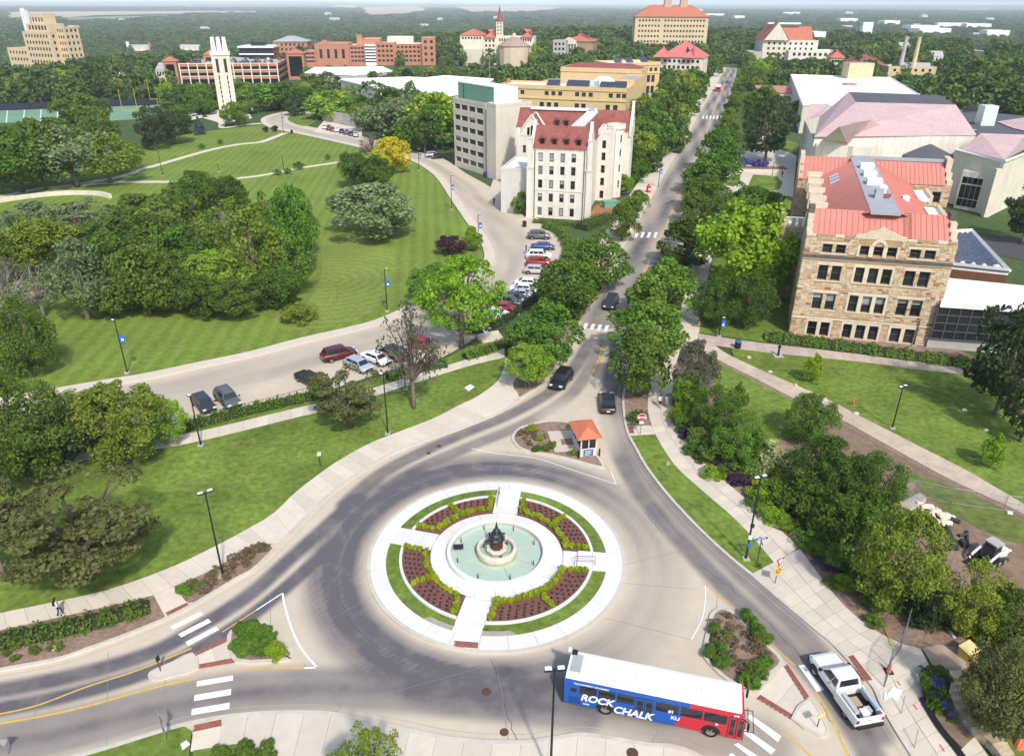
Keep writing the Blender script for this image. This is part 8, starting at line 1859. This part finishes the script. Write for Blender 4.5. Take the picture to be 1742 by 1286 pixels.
# wire fence around the site: single panels of real wire
M_wire=pm('wire',(.26,.27,.28),.5,.1,3,metal=.3)
def fence(pts,h,label,post_r=.035,mesh=.26,wire=.0055,gp=None,rails=True):
 P=[Vector((p.x,p.y,Z1))for p in pts];e=empty('wire_fence',P[0],0,label,'fence')
 for k,p in enumerate(P):B=MB();B.tube([(0,0,-.1),(0,0,h)],post_r,6);B.build('fence_post',M_post,e,p-P[0])
 for a,b in zip(P[:-1],P[1:]):
  B=MB();d=b-a;L=d.length;n=int(L/mesh);up=Vector((0,0,1))
  for i in range(-int(h/mesh),n+1):
   for s in(1,-1):
    x0,x1=i*mesh,i*mesh+h
    t0,t1=max(0,-x0/h if x0<0 else 0),min(1,(L-x0)/h)
    if t1<=t0:continue
    z0,z1=(t0*h,t1*h)if s>0 else(h-t0*h,h-t1*h)
    B.tube([a-P[0]+d.normalized()*(x0+t0*h)+up*z0,a-P[0]+d.normalized()*(x0+t1*h)+up*z1],wire,3,cap=False)
  o=B.build('wire_mesh',M_wire,e);tag(o,kind='stuff')
  if rails:
   B=MB();B.tube([a-P[0]+up*h,b-P[0]+up*h],.025,5);B.build('top_rail',M_wire,e);B=MB();B.tube([a-P[0]+up*.08,b-P[0]+up*.08],.02,5);B.build('bottom_rail',M_wire,e)
 return e
fence(gl([(1522,855),(1554,838),(1620,852),(1708,863),(1790,872)]),1.7,'wire site fence running right behind the stone pile');fence(gl([(1545,1060),(1535,1100),(1515,1130),(1508,1165)]),1.8,'wire fence leading from the mulch to the truck')
for k,(x,y,a)in enumerate(((1537,1210,1.0),(1560,1268,.9))):b=G(x,y);B=MB();B.tube([(0,0,0),(.25,.5,.9),(.3,.6,1.0)],.03,6);tag(B.build('stake',M_post,None,(b.x,b.y,Z1)),['thin leaning stake on the corner walk, upper one','thin leaning stake on the corner walk, lower one'][k],'stake')
# railing along the lower drive
def railing(pts,h,n,label):
 q=[Vector((p.x,p.y,.1))for p in resamp(pts,n)];e=empty('railing',q[0],0,label,'railing')
 for p in q:B=MB();B.tube([(0,0,0),(0,0,h)],.03,5);B.build('rail_post',M_pole,e,p-q[0])
 for z in(h,h*.5):B=MB();B.tube([p-q[0]+Vector((0,0,z))for p in q],.025,5);B.build('rail',M_pole,e)
railing(gl([(250,745),(316,731),(440,700),(560,668)],4),1.05,26,'dark railing between the hedge and the lower drive');railing(gl([(832,572),(850,568),(862,560),(868,572)],3),1.0,8,'dark stair railing above the straight path')
e=empty('concrete_steps',G(840,582),.5,'concrete steps between the drive and the straight path','steps')
for k in range(5):MB().box(-1.6,1.6,k*.4,k*.4+.4,-.2,.15+.14*k).build('step',M_walk,e)
# stone pile
b0=G(1572,872);r_=random.Random(8);n_=0
for k in range(46):
 a,q=r_.uniform(0,6.28),r_.random()**.6;x,y=2.6*q*math.cos(a),1.5*q*math.sin(a);z=max(.25,1.1*(1-q)+r_.uniform(-.1,.15));s=r_.uniform(.5,.95);rot=rad(-35)
 rock('salvaged_stone',(b0.x+x*math.cos(rot)-y*math.sin(rot),b0.y+x*math.sin(rot)+y*math.cos(rot),z+Z1),(s*1.2,s*.8,s*.7),'pale salvaged stone block in the heap on the site','stone','stones of the site heap',pm('cut_stone',(.66,.58,.45),.85,.12,3,bump=.3),50+k)
B=MB();q=[G(*p)for p in((1522,862),(1560,848),(1572,862),(1545,875))];B.hexa([(p.x,p.y,.3)for p in q],[(p.x,p.y,z)for p,z in zip([p.lerp(q[2],.1)for p in q],(.7,1.2,1.4,.9))]);tag(B.build('tarpaulin',pm('tan_tarp',(.48,.44,.36),.7,.2,2)),'tan tarpaulin draped over the upper end of the stone heap','tarpaulin')
for k,(x0,y0,x1,y1,rr)in enumerate(((1604,880,1628,932,.22),(1590,900,1600,918,.2),(1578,905,1592,918,.25),(1632,908,1645,906,.14),(1646,900,1648,925,.12),(1618,880,1634,886,.2),(1608,928,1622,932,.14),(1636,918,1644,928,.24))):
 a,c=G(x0,y0),G(x1,y1);B=MB();B.tube([(a.x,a.y,Z1+rr),(c.x,c.y,Z1+rr)],rr,10);B.tube([(a.x+(c.x-a.x)*.02,a.y+(c.y-a.y)*.02,Z1+rr),(a.x+(c.x-a.x)*.06,a.y+(c.y-a.y)*.06,Z1+rr)],rr*1.12,10);tag(B.build('drain_pipe',pm('pipe_black',(.05,.05,.058),.6,.1,3)),['longest black drain pipe on the site','short black pipe beside the stone heap','stubby black pipe under the yellow-green tree','thin black pipe lying across the site','thin black pipe left of the loader','short black pipe above the long one','thin black pipe at the foot of the long one','thick black pipe stub beside the loader'][k],'pipe')
 # track loader
b=G(1684,948);e=empty('track_loader',(b.x,b.y,Z1-.02),rad(205),'small white compact track loader on the building site','loader');Mw=CP['white']
for s in(-1,1):
 B=MB();pts=[(1.2*math.cos(t)*(1)+.0,.33+.31*math.sin(t))for t in[i*PI/8 for i in range(16)]];B.loft([[(x,s*.72-.18,z)for x,z in pts],[(x,s*.72+.18,z)for x,z in pts]]);o=B.build('track',M_black,e);recalc(o)
 B=MB();B.tube([(-1.2,s*.72,1.25),(.2,s*.72,1.35),(1.35,s*.72,.75),(1.6,s*.72,.35)],.11,6);B.build('lift_arm',Mw,e)
 for x in(-.7,0,.7):B=MB();B.tube([(x,s*.55,.33),(x,s*.93,.33)],.2,10);B.build('track_roller',M_rim,e)
B=MB();B.loft([[(x,y,z)for y,z in((-.55,.45),(-.6,1.2),(.6,1.2),(.55,.45))]for x in(-1.35,-.3)]);o=B.build('engine_cover',Mw,e);recalc(o);B=MB();B.hexa([(-.4,-.5,.5),(.75,-.5,.5),(.75,.5,.5),(-.4,.5,.5)],[(-.35,-.48,1.95),(.45,-.48,1.95),(.45,.48,1.95),(-.35,.48,1.95)]);B.build('cab',M_cglass,e)
MB().box(-.45,.6,-.55,.55,1.95,2.08).build('cab_roof',M_conc,e);B=MB();B.loft([[(1.55,-.85,.7),(1.6,-.85,.1),(2.2,-.85,.08)],[(1.55,.85,.7),(1.6,.85,.1),(2.2,.85,.08)]],caps=False,closed=False);o=B.build('bucket',M_pole,e)
for s in(-1,1):MB().box(-1.4,-1.3,s*.4-.1,s*.4+.1,.9,1.05).build('taillight',M_tail,e)
# forecourt planter box
e=empty('flower_planter',G(1282,286),rad(-4),'long low concrete planter of purple flowers in the forecourt','planter')
for q in((-9,9,-3.2,-2.7),(-9,9,2.7,3.2),(-9,-8.5,-2.7,2.7),(8.5,9,-2.7,2.7)):MB().box(*q,0,.8).build('planter_side',M_walk,e)
MB().box(-8.5,8.5,-2.7,2.7,0,.6).build('planter_soil',M_soil,e)
# ------------------------------------------------------------------ people
def person(px,py,face,shirt,legs,hair,label,h=1.7,stride=.16,long_hair=False,pack=None,skirt=False,z=Z1+.02,bag=None):
 b=G(px,py);b.z=z;J={}
 s=h/1.7
 V=[(0,0,.92),(0,0,1.12),(0,0,1.36),(0,0,1.48),(.01,0,1.58),(.0,0,1.66),(0,.17,1.40),(-.04-stride*.4,.22,1.14),(.02-stride*.3,.22,.90),(0,-.17,1.40),(.02+stride*.5,-.22,1.15),(.16+stride*.5,-.18,.96),(0,.09,.90),(.04+stride*.5,.1,.49),(stride*1.1,.1,.08),(stride*1.1+.15,.1,.04),(0,-.09,.90),(.04-stride*.2,-.1,.49),(-stride*1.2,-.1,.1),(-stride*1.2+.14,-.1,.05)]
 E=[(0,1),(1,2),(2,3),(3,4),(4,5),(2,6),(6,7),(7,8),(2,9),(9,10),(10,11),(0,12),(12,13),(13,14),(14,15),(0,16),(16,17),(17,18),(18,19)]
 R=[(.15,.11),(.14,.1),(.165,.105),(.055,.055),(.085,.075),(.075,.07),(.06,.06),(.045,.045),(.032,.035),(.06,.06),(.045,.045),(.032,.035),(.095,.095),(.062,.062),(.045,.045),(.035,.03),(.095,.095),(.062,.062),(.045,.045),(.035,.03)]
 me=bpy.data.meshes.new('person');me.from_pydata([tuple(c*s for c in v)for v in V],E,[]);o=mk('person',me,None,b,face)
 md=o.modifiers.new('skin','SKIN');sk=me.skin_vertices[0].data
 for i,r in enumerate(R):sk[i].radius=(r[1]*s,r[0]*s)if i<3 else(r[0]*s,r[1]*s)
 sk[0].use_root=True;o.modifiers.new('sub','SUBSURF').levels=1;o.modifiers['sub'].render_levels=1
 bpy.context.view_layer.update();m2=bpy.data.meshes.new_from_object(o.evaluated_get(bpy.context.evaluated_depsgraph_get()));o.modifiers.clear();o.data=m2;m2.materials.clear()
 M_skin=pm('skin',(.50,.30,.21),.6,.05,4)
 for m in(shirt,legs,M_skin,M_plastic):m2.materials.append(m)
 for p in m2.polygons:
  c=p.center/s;arm=abs(c.y)>.185 and c.z<1.34
  p.material_index=3 if c.z<.09 else(2 if c.z>1.46 or(arm and c.z<1.16)else(1 if c.z<.95 and not arm else 0));p.use_smooth=True
  if skirt and c.z<.55 and not arm and c.z>.09:p.material_index=2
 tag(o,label,'person')
 bm=bmesh.new();bmesh.ops.create_uvsphere(bm,u_segments=12,v_segments=8,radius=.115*s)
 for v in bm.verts:v.co.x=v.co.x*1.05-.02;v.co.z=v.co.z*1.05-(.22*s if long_hair and v.co.z<-.02 and v.co.x<0 else 0)
 bmesh.ops.delete(bm,geom=[v for v in bm.verts if v.co.x>.06*s and v.co.z<.03*s],context='VERTS');hm=bpy.data.meshes.new('hair');bm.to_mesh(hm);bm.free();hm.materials.append(hair);mk('hair',hm,o,(0,0,1.655*s))
 if pack:B=MB();B.loft([[(-.1,-.15,1.05),(-.1,.15,1.05),(-.1,.14,1.42),(-.1,-.14,1.42)],[(-.27,-.12,1.08),(-.27,.12,1.08),(-.24,.11,1.38),(-.24,-.11,1.38)]]);q=B.build('backpack',pack,o);recalc(q)
 return o
cl=lambda n,c:pm('cloth_'+n,c,.9,.1,6,coord='obj');H_b,H_br=pm('hair_black',(.012,.01,.01),.6),pm('hair_brown',(.12,.06,.03),.6)
person(107,1055,.25,cl('white',(.66,.65,.66)),cl('navy',(.03,.04,.09)),H_b,'walker in white top and navy trousers with a dark backpack on the lower left walk',1.65,.16,True,M_plastic)
person(1122,693,-1.6,cl('white',(.66,.65,.66)),cl('black',(.015,.015,.018)),H_br,'left of two walkers on the east walk, dark skirt and white top',1.68,.14,True,None,True);person(1134,693,-1.6,cl('pale',(.62,.64,.70)),cl('pale',(.62,.64,.70)),H_b,'right of two walkers on the east walk, all in white with long dark hair',1.66,.14,True,None,True)
person(741,516,.3,cl('grey',(.28,.28,.29)),cl('denim',(.08,.10,.16)),H_br,'walker in grey on the grassy side of the lower drive',1.75,.14);person(893,433,2.6,cl('black',(.015,.015,.018)),cl('denim',(.08,.10,.16)),H_b,'person in black crossing towards the angled cars',1.68,.14,True);person(838,351,1.9,cl('black',(.015,.015,.018)),cl('black',(.015,.015,.018)),H_b,'person in black on the drive below the office block',1.75,.16);person(1327,299,1.5,cl('navy',(.03,.04,.09)),cl('black',(.015,.015,.018)),H_b,'person in navy on the forecourt beside the hall',1.75,.1)
# ================================================================== AIR
hz=MB().box(-66000,66000,-66000,66000,-140,130).build('haze',None)
hz.data.materials.clear()
mh=bpy.data.materials.new('haze_air');mh.use_nodes=True;N,L=mh.node_tree.nodes,mh.node_tree.links;N.remove(N['Principled BSDF'])
pv=N.new('ShaderNodeVolumePrincipled');pv.inputs['Color'].default_value=(.80,.89,1.0,1);pv.inputs['Density'].default_value=8e-5;pv.inputs['Anisotropy'].default_value=-.3;L.new(pv.outputs[0],N['Material Output'].inputs['Volume'])
hz.data.materials.append(mh);tag(hz,'thin pale blue haze over the whole place',kind='stuff')
# ================================================================== LABELS: tell look-alikes apart by their place in the row
by={}
for o in bpy.data.objects:
 if not o.parent and o.get('group')and o.get('label'):by.setdefault(o['label'],[]).append(o)
for lab,os_ in by.items():
 if 2<=len(os_)<=24 and len(lab.split())<=12:
  os_.sort(key=lambda o:PR(o.location)[0])
  for k,o in enumerate(os_):o['label']=lab+', %s from the left'%OT[k]
